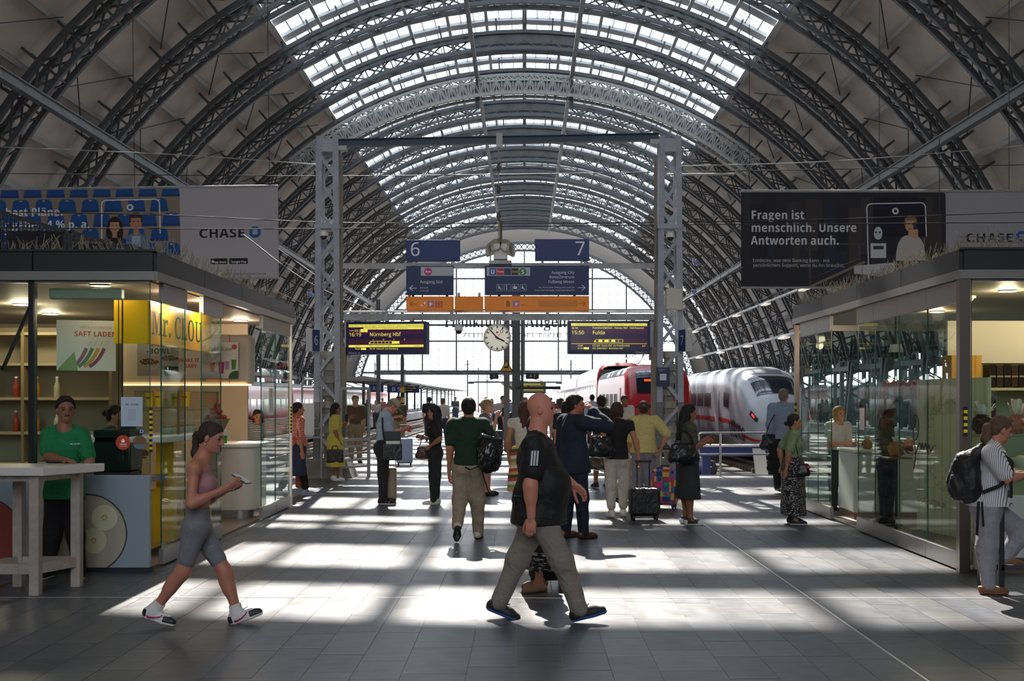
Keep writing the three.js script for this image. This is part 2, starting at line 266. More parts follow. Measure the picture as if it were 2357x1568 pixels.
// ---------------------------------------------------------------- glazed end wall, 170 m away
const DEND = DE + 1;
{
  const w = structure('window_1'), f = mb(), fine = mb(), arch = mb(), Y0 = 5.6;
  const px = (x) => (x - CX) / F * DEND;
  const [sx] = [19.5];
  const inner = (s) => at(s, 5.2, DEND), outer = (s) => at(s, 4.1, DEND), N = 40, SE = SMAX;
  for (let i = -N; i < N; i++) { const a = i / N * SE, b = (i + 1) / N * SE; arch.bar(inner(a), inner(b), 0.4, 0.3).bar(outer(a), outer(b), 0.5, 0.35).bar(inner(a), outer(b), 0.14).bar(outer(a), inner(b), 0.14).bar(inner(a), outer(a), 0.12); }
  arch.build('arch_truss', MAT.rib, w);
  const topAt = (x) => { for (let s = 0; s < SE; s += 0.1) { const p = inner(s); if (p.x >= Math.abs(x)) return p.y; } return 0; };
  const edgeAt = (y) => { for (let s = SE; s > 0; s -= 0.1) { const p = inner(s); if (p.y >= y) return p.x; } return 0; };
  for (let x = -20; x <= 20.01; x += 1.25) { const t = topAt(x); if (t > Y0) (Math.abs(x / 5 - Math.round(x / 5)) < 0.01 ? f : fine).bar(V(x, Y0, -DEND), V(x, t, -DEND), Math.abs(x / 5 - Math.round(x / 5)) < 0.01 ? 0.22 : 0.07); }
  for (let y = Y0, i = 0; y < 22; y += 1.15, i++) { const e = edgeAt(y); (i % 4 === 0 ? f : fine).bar(V(-e, y, -DEND), V(e, y, -DEND), i % 4 === 0 ? 0.25 : 0.07); }
  f.bar(V(-22, Y0, -DEND), V(22, Y0, -DEND), 0.5, 0.7).bar(V(-21.5, 12.6, -DEND - 0.3), V(21.5, 12.6, -DEND - 0.3), 0.5, 0.3).bar(V(-21.5, 13.7, -DEND - 0.3), V(21.5, 13.7, -DEND - 0.3), 0.2, 0.12);
  f.build('mullions', MAT.rib, w); fine.build('glazing_bars', MAT.rib, w).userData.kind = 'stuff';
  const pg = mb(), cnt = 17; for (let x = -20; x < 20; x += 2.5) for (let y = Y0; y < 22; y += 2.3) { const t = Math.min(topAt(x), topAt(x + 2.5), y + 2.3); if (t - y > 0.3) { const m = mesh('pane', boxUnit, MAT.glass, w); m.position.set(x + 1.25, (y + t) / 2, -DEND - 0.06); m.scale.set(2.46, t - y - 0.02, 0.012); } }
  // gable sheeting between the arch and the roof skin
  const gb = mb(); for (let i = -30; i < 30; i++) { const a = i / 30 * SMAX, b = (i + 1) / 30 * SMAX, z = DEND + 0.4; gb.quad(at(a, 4.1, z), at(b, 4.1, z), at(b, -0.2, z), at(a, -0.2, z)); } gb.build('gable_sheet', M('#6f675e', { roughness: 0.85 }), w);
}
// ---------------------------------------------------------------- ground, tracks, platforms, concourse floor
const RAIL = -0.76;
const edgeD = 26.2;                                                   // end of the concourse, start of the tracks
{ const g = structure('ground'); mb().box(0, RAIL - 0.45, -300, 500, 0.3, 548).build('track_bed', MAT.ballast, g); }
const stone = grainTexture(512, (u, v) => { const st = fbm(u * 0.25, v * 4, 16, 3, 5), b = fbm(u, v, 4, 4, 8), g = tnoise(u, v, 240, 2); return 0.66 + 0.2 * st + 0.12 * b + 0.05 * g; });
const stoneRough = grainTexture(256, (u, v) => { const n = fbm(u, v, 5, 4, 12), s = fbm(u * 0.3, v * 3, 20, 3, 4); return 0.72 + 0.3 * n - 0.1 * s; }, false);
const tileMat = ['#5e6268', '#67696e', '#565a62', '#6e6f72', '#5c616b'].map((c) => M(c, { roughness: 0.44, map: stone, roughnessMap: stoneRough }));
const floor = structure('floor');
{
  mb().box(0, -0.253, (14 - edgeD) / 2, 56, 0.5, 14 + edgeD).build('screed', M('#8f8b84', { roughness: 0.8 }), floor);
  const tiles = [], W = [0.415, 0.309, 0.309, 0.309, 0.309], LEN = [0.5, 0.62, 0.78, 0.92];
  let x = 0.859 - 1.65 * 9, i = 0;
  while (x < 13) {
    const w = W[i % 5]; let d = 5.6 - rnd();
    while (d < edgeD - 0.05) { let l = Math.floor(rnd() * 4), L = LEN[l]; if (d + L > edgeD) { L = edgeD - d; l = -1; } if (d + L > 6.2 && Math.abs(x + w / 2) < d * 0.5 + 1) tiles.push([x, w, d, l, L, Math.floor(rnd() * 5), i % 5 === 0 ? 0 : 1]); d += L; }
    x += w; i++;
  }
  const geos = {}; const tileGeo = (w, L) => geos[w + '_' + L] ??= mb().box(0, -0.01, 0, w - 0.005, 0.02, L - 0.005).geo();
  tiles.sort((a, b) => a[2] - b[2]);
  const own = tiles.filter((t) => { const px = Math.abs(t[0] + t[1] / 2) * F / (t[2] + t[4] / 2); return px < 1190 && t[2] + t[4] > 7.0; }).slice(0, 298), set = new Set(own), rest = tileMat.map(() => mb());
  for (const t of tiles) {
    const [tx, w, d, , L, c] = t;
    if (set.has(t)) { const m = mesh('floor_tile', tileGeo(w, L), tileMat[c], floor); m.position.set(tx + w / 2, (c - 2) * 0.0002, -d - L / 2); }
    else rest[c].add(tileGeo(w, L), M4(tx + w / 2, (c - 2) * 0.0002, -d - L / 2));
  }
  for (let c = 0; c < 5; c++) rest[c].build('floor_tiles', tileMat[c], floor).userData.kind = 'stuff';
  // rest of the concourse out of the tiled field
  for (const s of [-1, 1]) mb().box(s * 20.5, -0.01, (14 - edgeD) / 2, 15, 0.02, 14 + edgeD).build('side_paving', tileMat[0], floor);
  mb().box(0, -0.01, 4, 26, 0.02, 20).build('side_paving', tileMat[0], floor);
  const strip = M('#d9d7d2', { roughness: 0.3, metalness: 0.8 });
  const a = mb().bar(V(-9, 0.0012, -10.14), V(9, 0.0012, -10.04), 0.022, 0.004).build('expansion_strip', strip, floor);
  mb().bar(V(2.5, 0.0015, -5), V(2.5, 0.0015, -edgeD), 0.02, 0.004).build('expansion_strip', strip, floor);
  mb().box(3.5, -0.36, -edgeD - 0.06, 49, 0.74, 0.12).build('platform_end_wall', MAT.concrete, floor);
}
// platforms beyond the buffers
const slabTex = grainTexture(512, (u, v) => { const jx = Math.abs((u * 5) % 1 - 0.5) > 0.488, row = Math.floor(u * 5), jv = Math.abs((v * 3 + row * 0.37) % 1 - 0.5) > 0.494; const n = fbm(u, v, 12, 4, 21), t = tnoise(u, v, 5, 33); return (jx || jv) ? 0.62 : 0.72 + 0.14 * n + 0.14 * t; });
function platform(x0, x1, d1, label) {
  const o = structure('floor'), w = x1 - x0, c = (x0 + x1) / 2, t = slabTex.clone(); t.repeat.set(1 / 1.65, 1 / 2.2); t.needsUpdate = true;
  mb().box(c, -0.4, -(edgeD + d1) / 2, w - 0.8, 0.8, d1 - edgeD).build('platform_paving', M('#6f6e6c', { roughness: 0.45, map: t }), o);
  for (const [x, s] of [[x0 + 0.2, -1], [x1 - 0.2, 1]]) { mb().box(x, -0.4, -(edgeD + d1) / 2, 0.4, 0.81, d1 - edgeD).build('edge_slab', M('#a9a6a0', { roughness: 0.8 }), o); mb().box(x - s * 0.62, 0.004, -(edgeD + d1) / 2, 0.3, 0.012, d1 - edgeD).build('tactile_strip', M('#d8d6d0', { roughness: 0.8 }), o); }
  return o;
}
platform(-5.3, 4.05, 320); platform(-22.5, -13.6, 320); platform(12.6, 21.5, 320);
// tracks
for (const [x, lab] of [[-7.3, 'railway track along the edge of platform six'], [-11.5, 'railway track beside the far platform five'], [5.6, 'railway track under the red train'], [9.9, 'railway track under the white train']]) {
  const o = thing('railway_track', lab, 'track', [x, RAIL - 0.3, -edgeD], 0, 'railway tracks'); const r = mb(), s = mb();
  for (const e of [-0.75, 0.75]) r.box(e, 0.21, -150, 0.07, 0.17, 299);
  for (let z = 0.6; z < 90; z += 0.65) s.box(0, 0.05, -z, 2.5, 0.18, 0.24);
  r.build('rails', M('#8f7f70', { roughness: 0.35, metalness: 0.8 }), o); s.build('sleepers', M('#6a5e52', { roughness: 0.9 }), o).userData.kind = 'stuff';
}
// ---------------------------------------------------------------- printed faces
function canvasTex(w, h, draw) { const c = document.createElement('canvas'); c.width = w; c.height = h; const g = c.getContext('2d'); draw(g, w, h); const t = new THREE.CanvasTexture(c); t.colorSpace = THREE.SRGBColorSpace; t.anisotropy = 8; return t; }
const txt = (g, s, x, y, px, col = '#fff', al = 'left', st = '') => { g.font = `${st} ${px}px sans-serif`; g.fillStyle = col; g.textAlign = al; g.textBaseline = 'middle'; g.fillText(s, x, y); };
const fitTxt = (g, s, x, y, px, col, maxw, al = 'left', st = '') => { g.font = `${st} ${px}px sans-serif`; g.fillStyle = col; g.textAlign = al; g.textBaseline = 'middle'; const w = g.measureText(s).width; g.save(); g.translate(x, y); g.scale(Math.min(1, maxw / w), 1); g.fillText(s, 0, 0); g.restore(); };
function arrow(g, x, y, l, dir, col, lw) { g.strokeStyle = col; g.lineWidth = lw; g.beginPath(); g.moveTo(x, y); g.lineTo(x + dir * l, y); g.moveTo(x + dir * l * 0.55, y - l * 0.38); g.lineTo(x + dir * l, y); g.lineTo(x + dir * l * 0.55, y + l * 0.38); g.stroke(); }
// a printed face, seen from +z, set in front of a body
function face(parent, w, h, x, y, z, tex, o = {}, name = 'printed_face') { const g = new THREE.PlaneGeometry(w, h), m = mesh(name, g, new THREE.MeshStandardMaterial({ map: tex, roughness: 0.5, ...o }), parent); m.position.set(x, y, z); return m; }
const GDIST = 25.7, mpp = GDIST / F;
const gx = (px) => (px - CX) * mpp, gy = (py) => EYE - (py - CY) * mpp;
const BLUE = '#12306f';
// ---------------------------------------------------------------- the signal gantry across the platform head
function latticeMast(cx, label) {
  const o = thing('lattice_mast', label, 'mast', [cx, 0, -GDIST], 0, 'riveted lattice masts of the sign gantry');
  const top = gy(318), yP = gy(926), wt = 0.36, wb = 0.5, D = 0.36, w = (y) => wb + (wt - wb) * y / top;
  const up = mb(), low = mb(), lace = mb(), rv = mb();
  for (const sx of [-1, 1]) for (const sz of [-1, 1]) { const p = (y) => V(sx * w(y) / 2, y, sz * D / 2); low.bar(p(0.3), p(yP), 0.14, 0.1, V(0, 0, 1)); up.bar(p(yP), p(top), 0.13, 0.1, V(0, 0, 1)); if (sz > 0) for (let y = 0.9; y < top; y += 0.42) rv.cyl(V(sx * w(y) / 2 - 0.03, y, D / 2 + 0.05), V(sx * w(y) / 2 - 0.03, y, D / 2 + 0.062), 0.014, 0.01, 6).cyl(V(sx * w(y) / 2 + 0.03, y + 0.07, D / 2 + 0.05), V(sx * w(y) / 2 + 0.03, y + 0.07, D / 2 + 0.062), 0.014, 0.01, 6); }
  for (let i = 0, y = 0.45; y < top - 0.8; y += 0.62, i++) { const y1 = y + 0.55; for (const sz of [-1, 1]) { const s = (i + (sz > 0 ? 0 : 1)) % 2 ? 1 : -1; lace.bar(V(-s * w(y) / 2, y, sz * D / 2 + sz * 0.04), V(s * w(y1) / 2, y1, sz * D / 2 + sz * 0.04), 0.075, 0.014, V(0, 0, 1)); } for (const sx of [-1, 1]) { const s = (i % 2 ? 1 : -1) * sx; lace.bar(V(sx * w(y) / 2, y, -s * D / 2), V(sx * w(y1) / 2, y1, s * D / 2), 0.014, 0.07, V(1, 0, 0)); } }
  low.build('lower_shaft', M('#7b7d7e', { roughness: 0.6, map: withMap(wearTex, 0.8) }), o); up.build('upper_shaft', MAT.steelBlue, o); lace.build('lacing', MAT.steelBlue, o); rv.build('rivets', MAT.steelBlue, o).userData.kind = 'stuff';
  for (const s of [-1, 1]) mb().box(0, top - 0.2, s * (D / 2 + 0.03), 0.26, 0.3, 0.03).build('head_plate', MAT.steelBlue, o);
  mb().box(0, gy(525), 0, wt + 0.22, 0.09, D + 0.14).build('collar', MAT.steelBlue, o);
  mb().bar(V(0, 0.4, -0.05), V(0, 2.8, -0.05), 0.2, 0.2).build('cable_riser', M('#8a857a', { roughness: 0.8 }), o);
  const cl = mb(); for (let y = 0.7; y < 2.8; y += 0.28) cl.cyl(V(0, y, -0.05), V(0, y + 0.15, -0.05), 0.17, 0.17, 12); cl.build('riser_clamps', M('#a29d92', { roughness: 0.7, metalness: 0.2 }), o);
  const b = [[-0.52, -0.42, -0.75, -0.6], [0.52, 0.42, 0.75, 0.6]]; // tapered concrete plinth
  const c = (x, y, z) => V(x, y, z); mb().hexa([c(-0.6, 0, 0.5), c(0.6, 0, 0.5), c(0.6, 0, -0.5), c(-0.6, 0, -0.5), c(-0.42, 0.42, 0.36), c(0.42, 0.42, 0.36), c(0.42, 0.42, -0.36), c(-0.42, 0.42, -0.36)]).build('concrete_plinth', MAT.concrete, o);
  return o;
}
latticeMast(gx(757), 'riveted lattice mast beside the woman in the yellow dress');
latticeMast(gx(1540), 'riveted lattice mast beside the red train cab');
for (const [px, lab] of [[788, 'weathered cable conduit running up the mast by the yellow dress'], [1508, 'weathered cable conduit running up the mast by the red train']]) one('cable_conduit', mb().cyl(V(gx(px), 0, -GDIST + 0.1), V(gx(px), gy(360), -GDIST + 0.1), 0.035, 0.035, 8).box(gx(px), 1.9, -GDIST + 0.1, 0.2, 2.0, 0.16), M('#8b7f72', { roughness: 0.8 }), lab, 'conduit');
{ // top beam
  const o = thing('crossbeam', 'dark steel beam spanning the tops of the two lattice masts', 'beam', [0, 0, -GDIST + 0.1]);
  const a = V(gx(780), gy(332), 0), b = V(gx(1515), gy(318), 0), web = mb(), up = V(0, 1, 0);
  for (const e of [-0.075, 0.075]) web.bar(V(a.x, a.y + e, 0), V(b.x, b.y + e, 0), 0.16, 0.02, up); web.bar(a, b, 0.02, 0.16, up);
  web.build('i_section', M('#3c4a5e', { roughness: 0.55 }), o);
  const m = V(gx(1150), gy(325), 0.02); mb().box(m.x, m.y - 0.02, 0.05, 0.14, 0.3, 0.14).build('clamp', MAT.galv, o);
  for (const [x, y] of [[gx(788), gy(345)], [gx(1508), gy(330)]]) mb().box(x, y, 0.02, 0.26, 0.1, 0.2).build('end_shoe', MAT.galv, o);
}
{ const o = thing('suspension_rod', 'thin suspension rod with insulators hanging from the dark crossbeam', 'rod', [gx(1148), 0, -GDIST + 0.1]);
  mb().cyl(V(0, gy(340), 0), V(0, gy(560), 0), 0.012, 0.012, 6).build('rod', MAT.galv, o);
  for (const py of [388, 438, 500]) mb().cyl(V(0, gy(py + 10), 0), V(0, gy(py - 10), 0), 0.03, 0.03, 8).cyl(V(0, gy(py) - 0.02, 0), V(0, gy(py) + 0.02, 0), 0.055, 0.055, 10).build('insulator', M('#4d4a46', { roughness: 0.4 }), o);
  mb().cyl(V(0.05, gy(510), 0), V(0.05, gy(565), 0), 0.03, 0.03, 8).build('turnbuckle', M('#6e5f4c', { roughness: 0.7 }), o); }
one('crossbeam', mb().box((gx(790) + gx(1512)) / 2, gy(613), -GDIST + 0.05, gx(1512) - gx(790), 0.115, 0.12), MAT.galv, 'pale square crossbeam carrying the blue platform number signs', 'beam');
{ const o = thing('crossbeam', 'grey lower crossbeam carrying the clock and departure displays', 'beam', [0, 0, -GDIST]);
  mb().box((gx(787) + gx(1510)) / 2, gy(730), 0, gx(1510) - gx(787), 0.14, 0.14).build('beam', MAT.galv, o); mb().cyl(V(gx(790), gy(718), 0), V(gx(1508), gy(718), 0), 0.02, 0.02, 8).build('cable_tube', MAT.galv, o);
  for (const px of [800, 1502]) mb().box(gx(px), gy(780), -0.1, 0.14, 0.95, 0.14).build('drop_bracket', MAT.galv, o);
  for (const px of [890, 1040, 1160, 1260, 1400]) mb().box(gx(px), gy(730), 0, 0.07, 0.19, 0.18).build('clamp', MAT.galv, o); }
// a flat sign box: body and printed face
function signBox(name, label, px0, py0, px1, py1, depth, color, res, draw, o = {}) {
  const w = (px1 - px0) * mpp, h = (py1 - py0) * mpp, t = thing(name, label, 'sign', [(gx(px0) + gx(px1)) / 2, (gy(py0) + gy(py1)) / 2, -GDIST + 0.14]);
  mesh('casing', rbox(w, h, depth, 0.012), M(o.casing ?? color, { roughness: 0.5 }), t);
  face(t, w - 0.02, h - 0.02, 0, 0, depth / 2 + 0.002, canvasTex(Math.round(w * res), Math.round(h * res), (g, W, H) => { g.fillStyle = color; g.fillRect(0, 0, W, H); draw(g, W, H, W / (px1 - px0)); }), o.mat ?? {});
  for (const s of [-1, 1]) mb().box(s * w * 0.36, o.hang === 'up' ? h / 2 + 0.04 : -h / 2 - 0.04, 0, 0.06, 0.09, 0.05).build('bracket', MAT.galv, t);
  return t;
}
signBox('platform_sign', 'blue platform sign with the white number six', 937, 555, 1060, 604, 0.1, BLUE, 400, (g, W, H) => txt(g, '6', W * 0.06, H * 0.44, H * 0.92, '#e8ebf2'));
signBox('platform_sign', 'blue platform sign with the white number seven', 1231, 553, 1355, 603, 0.1, BLUE, 400, (g, W, H) => txt(g, '7', W * 0.94, H * 0.44, H * 0.92, '#e8ebf2', 'right'));
signBox('direction_sign', 'blue sign pointing to the south exit and the bus', 937, 615, 1045, 681, 0.12, '#13275c', 700, (g, W, H, s) => {
  g.fillStyle = '#b9bcc2'; g.fillRect(33 * s, 1 * s, 75 * s, 21 * s); g.fillStyle = '#c2187a'; g.beginPath(); g.arc(50 * s, 12 * s, 9 * s, 0, 7); g.fill(); txt(g, 'Bus', 50 * s, 12 * s, 7 * s, '#fff', 'center', 'bold');
  txt(g, 'Ausgang Süd', 31 * s, 36 * s, 9.2 * s, '#eef'); arrow(g, 24 * s, 51 * s, 17 * s, -1, '#eef', 1.4 * s); txt(g, 'Exit south', 31 * s, 50 * s, 4.4 * s, '#eef', 'left', 'italic'); txt(g, 'Sortie sud', 31 * s, 57 * s, 4.4 * s, '#eef', 'left', 'italic'); });
signBox('direction_sign', 'wide blue sign pointing to the city exit and travel centre', 1116, 614, 1355, 681, 0.12, '#13275c', 560, (g, W, H, s) => {
  g.fillStyle = '#b9bcc2'; g.fillRect(4 * s, 3 * s, 100 * s, 20 * s);
  const sq = (x, c, t, tc, f) => { g.fillStyle = c; g.fillRect(x * s, 5 * s, 16 * s, 16 * s); if (t) txt(g, t, (x + 8) * s, 13.5 * s, f * s, tc, 'center', 'bold'); };
  sq(10, '#1d56a8', 'U', '#fff', 14); sq(27, '#c8202f', 'Tram', '#fff', 6); sq(44, '#1a2c5c'); sq(61, '#17150f', 'TAXI', '#e3c322', 6.4); g.fillStyle = '#2c7a3c'; g.beginPath(); g.arc(87 * s, 13 * s, 8.5 * s, 0, 7); g.fill(); txt(g, 'S', 87 * s, 13.8 * s, 14 * s, '#fff', 'center', 'bold');
  ['Ausgang City', 'ReiseZentrum', 'Fußweg Messe'].forEach((t, i) => txt(g, t, 206 * s, (15 + i * 11) * s, 9.2 * s, '#eef', 'right'));
  txt(g, 'Exit, Travel Center, Walking route to the Fair', 206 * s, 50.5 * s, 4.2 * s, '#eef', 'right', 'italic'); txt(g, 'Sortie, Centre de voyage, Trajet à pied Exposition', 206 * s, 57 * s, 4.2 * s, '#eef', 'right', 'italic');
  arrow(g, 214 * s, 51 * s, 17 * s, 1, '#eef', 1.4 * s);
  for (let i = 0; i < 4; i++) { const x = (27 + i * 18) * s, y = 43 * s; g.strokeStyle = '#dde'; g.lineWidth = 0.6 * s; g.strokeRect(x, y, 14 * s, 15 * s); g.fillStyle = '#dde'; g.beginPath(); g.arc(x + 5 * s, y + 3.4 * s, 1.5 * s, 0, 7); g.fill(); if (i === 1) { g.fillRect(x + 4.2 * s, y + 6 * s, 1.8 * s, 7 * s); } else if (i === 2) { g.fillRect(x + 2 * s, y + 5 * s, 9 * s, 6 * s); } else { g.fillRect(x + 3.5 * s, y + 5.5 * s, 4 * s, 5 * s); g.fillRect(x + 3.5 * s, y + 9 * s, 7 * s, 1.6 * s); g.fillRect(x + 9 * s, y + 10 * s, 1.5 * s, 4 * s); } } });
const OR = { mat: { emissive: '#c8690a', emissiveIntensity: 0.18 }, casing: '#b8670e' };
signBox('direction_sign', 'orange sign with arrow, medical and parking symbols', 937, 684, 1045, 717, 0.16, '#d97f12', 600, (g, W, H, s) => { arrow(g, 24 * s, 18 * s, 16 * s, -1, '#16130e', 1.5 * s); g.strokeStyle = '#e8b878'; g.lineWidth = 0.6 * s; g.strokeRect(32 * s, 11 * s, 14 * s, 15 * s); g.fillStyle = '#fff'; g.save(); g.translate(39 * s, 18.5 * s); g.rotate(-0.7); g.fillRect(-6 * s, -2 * s, 12 * s, 4 * s); g.fillStyle = '#c8202f'; g.fillRect(-2 * s, -2 * s, 4 * s, 4 * s); g.restore(); g.fillStyle = '#1d56a8'; g.fillRect(49 * s, 11 * s, 15 * s, 15 * s); txt(g, 'P', 56.5 * s, 19 * s, 13 * s, '#fff', 'center', 'bold'); g.fillStyle = '#7a2340'; g.fillRect(67 * s, 11 * s, 17 * s, 15 * s); g.strokeStyle = '#e8b878'; g.strokeRect(71 * s, 13 * s, 9 * s, 9 * s); }, { ...OR, hang: 'up' });
signBox('direction_sign', 'short blank orange sign between two orange signs', 1047.5, 684, 1113, 717, 0.16, '#d97f12', 200, () => {}, { ...OR, hang: 'up' });
signBox('direction_sign', 'long orange sign with parking and toilet symbols', 1115.5, 683, 1355, 717, 0.16, '#d97f12', 400, (g, W, H, s) => { g.fillStyle = '#1b1712'; g.fillRect(49 * s, 13 * s, 9 * s, 13 * s); g.beginPath(); g.arc(53 * s, 12 * s, 2.4 * s, 0, 7); g.fill(); g.strokeStyle = '#e8b878'; g.lineWidth = 0.6 * s; g.strokeRect(46 * s, 10 * s, 15 * s, 16 * s); g.fillStyle = '#1d56a8'; g.fillRect(65 * s, 11 * s, 15 * s, 15 * s); txt(g, 'P', 72.5 * s, 20 * s, 12 * s, '#fff', 'center', 'bold'); txt(g, 'WC', 89 * s, 21 * s, 8 * s, '#3a2a12', 'center'); g.strokeStyle = '#b3611a'; g.strokeRect(99 * s, 11 * s, 15 * s, 15 * s); g.fillStyle = '#a96d24'; g.fillRect(124 * s, 10 * s, 89 * s, 17 * s); arrow(g, 216 * s, 18 * s, 16 * s, 1, '#16130e', 1.5 * s); }, { ...OR, hang: 'up' });
// departure displays
function display(label, px0, py0, px1, py1, turn, foot, draw) {
  const w = (px1 - px0) * mpp, h = (py1 - py0) * mpp, t = thing('departure_display', label, 'display', [(gx(px0) + gx(px1)) / 2, (gy(py0) + gy(py1)) / 2, -GDIST + 0.1], turn);
  mesh('housing', rbox(w, h, 0.34, 0.02), M('#16224e', { roughness: 0.4 }), t);
  for (const s of [-1, 1]) mb().box(s * w * 0.3, h / 2 + 0.04, 0, 0.08, 0.1, 0.12).build('bracket', MAT.galv, t);
  const tex = canvasTex(1024, Math.round(1024 * (h - 0.13) / (w - 0.13)), (g, W, H) => { const gr = g; gr.fillStyle = '#241226'; gr.fillRect(0, 0, W, H); for (let i = 0; i < 5; i++) { gr.fillStyle = ['#2a1430', '#351332', '#20132f', '#331528', '#1c1228'][i]; gr.fillRect(0, H * i / 5, W, H / 5); } draw(g, W, H); });
  face(t, w - 0.13, h - 0.15, 0, 0.02, 0.175, tex, { emissive: '#ffffff', emissiveMap: tex, emissiveIntensity: 0.75, roughness: 0.25 }, 'screen');
  const ft = canvasTex(512, 32, (g, W, H) => { g.fillStyle = '#16224e'; g.fillRect(0, 0, W, H); txt(g, foot, foot.endsWith('6') ? 8 : W - 8, H / 2, 26, '#dde', foot.endsWith('6') ? 'left' : 'right'); });
  face(t, w - 0.06, 0.06, 0, -h / 2 + 0.035, 0.173, ft, {}, 'platform_caption');
}
const Y = '#e6dc5a';
const trainIcon = (g, x, y, w, h, n, dir) => { g.strokeStyle = Y; g.lineWidth = 5; g.strokeRect(x, y, w, h); for (let i = 1; i < n; i++) { g.beginPath(); g.moveTo(x + w * i / n, y); g.lineTo(x + w * i / n, y + h); g.stroke(); } g.fillStyle = Y; g.beginPath(); g.moveTo(x - 24, y + h); g.lineTo(x, y); g.lineTo(x, y + h); g.fill(); };
display('departure display for the long-distance train at platform six', 800, 742, 988, 817, -0.13, 'Gleis 6', (g, W, H) => {
  g.fillStyle = Y; g.fillRect(0, H * 0.01, W, H * 0.11); g.fillRect(W * 0.2, H * 0.13, W * 0.8, H * 0.08); fitTxt(g, 'beachten Sie, die Anlagen sind an Gleis 6/7 gestört. Bitte achten Sie', 10, H * 0.065, H * 0.1, '#4a4420', W - 20); fitTxt(g, 'Haltestellung +++ Züge werden hier vereinigt', W * 0.22, H * 0.17, H * 0.08, '#4a4420', W * 0.7);
  txt(g, '+++ ICE 2', 10, H * 0.25, H * 0.1, Y); txt(g, '16:19', 4, H * 0.4, H * 0.19, Y); txt(g, 'Nürnberg Hbf', W * 0.28, H * 0.4, H * 0.19, Y); g.fillStyle = Y; g.fillRect(W * 0.16, H * 0.19, W * 0.045, H * 0.12); g.fillRect(W * 0.21, H * 0.19, W * 0.045, H * 0.12);
  trainIcon(g, W * 0.29, H * 0.66, W * 0.3, H * 0.1, 6); g.fillStyle = Y; g.fillRect(W * 0.58, H * 0.66, W * 0.1, H * 0.1); ['A', 'B', 'C', 'D'].forEach((c, i) => txt(g, c, W * (0.32 + i * 0.14), H * 0.6, H * 0.07, Y));
  g.fillRect(0, H * 0.8, W, H * 0.09); txt(g, '16:04', W * 0.08, H * 0.845, H * 0.08, '#4a4420'); txt(g, 'RE 51  Bad Soden-Salm', W * 0.28, H * 0.845, H * 0.08, '#4a4420'); txt(g, '°C Gleis 13', W * 0.98, H * 0.845, H * 0.07, '#222', 'right'); txt(g, '16:29', W * 0.08, H * 0.95, H * 0.085, Y); g.fillStyle = Y; g.fillRect(W * 0.165, H * 0.91, W * 0.07, H * 0.08); txt(g, 'RE 54  Ankunft von Bamberg', W * 0.28, H * 0.95, H * 0.085, Y); });
display('departure display for the regional train at platform seven', 1306, 740, 1493, 816, 0.03, 'Gleis 7', (g, W, H) => {
  g.fillStyle = Y; g.fillRect(0, H * 0.01, W, H * 0.1); fitTxt(g, '+++ Bitte beachten Sie, die Anlagen sind an Gleis 6/7 gestört. Bitte ac', 10, H * 0.06, H * 0.09, '#4a4420', W - 20);
  txt(g, 'RE 50', 10, H * 0.19, H * 0.09, Y); fitTxt(g, 'Frankfurt(M)Süd - Hanau Hbf - Gelnhausen', W * 0.28, H * 0.18, H * 0.1, Y, W * 0.68); txt(g, '15:50', 4, H * 0.36, H * 0.19, Y); txt(g, 'Fulda', W * 0.28, H * 0.36, H * 0.19, Y);
  trainIcon(g, W * 0.32, H * 0.62, W * 0.36, H * 0.1, 6); g.fillStyle = Y; for (const q of [0.36, 0.44, 0.53]) g.fillRect(W * q, H * 0.62, W * 0.05, H * 0.1); g.fillRect(0, H * 0.77, W, 5);
  txt(g, '16:08', W * 0.08, H * 0.85, H * 0.085, Y); txt(g, 'ICE 626  Essen Hbf  via Frankfurt(M)', W * 0.28, H * 0.85, H * 0.085, Y); txt(g, '16:50', W * 0.08, H * 0.95, H * 0.085, Y); g.fillRect(W * 0.165, H * 0.91, W * 0.07, H * 0.08); txt(g, 'ICE 2589/2827  München Hbf', W * 0.28, H * 0.95, H * 0.085, Y); txt(g, 'A-F', W * 0.98, H * 0.86, H * 0.09, Y, 'right'); });
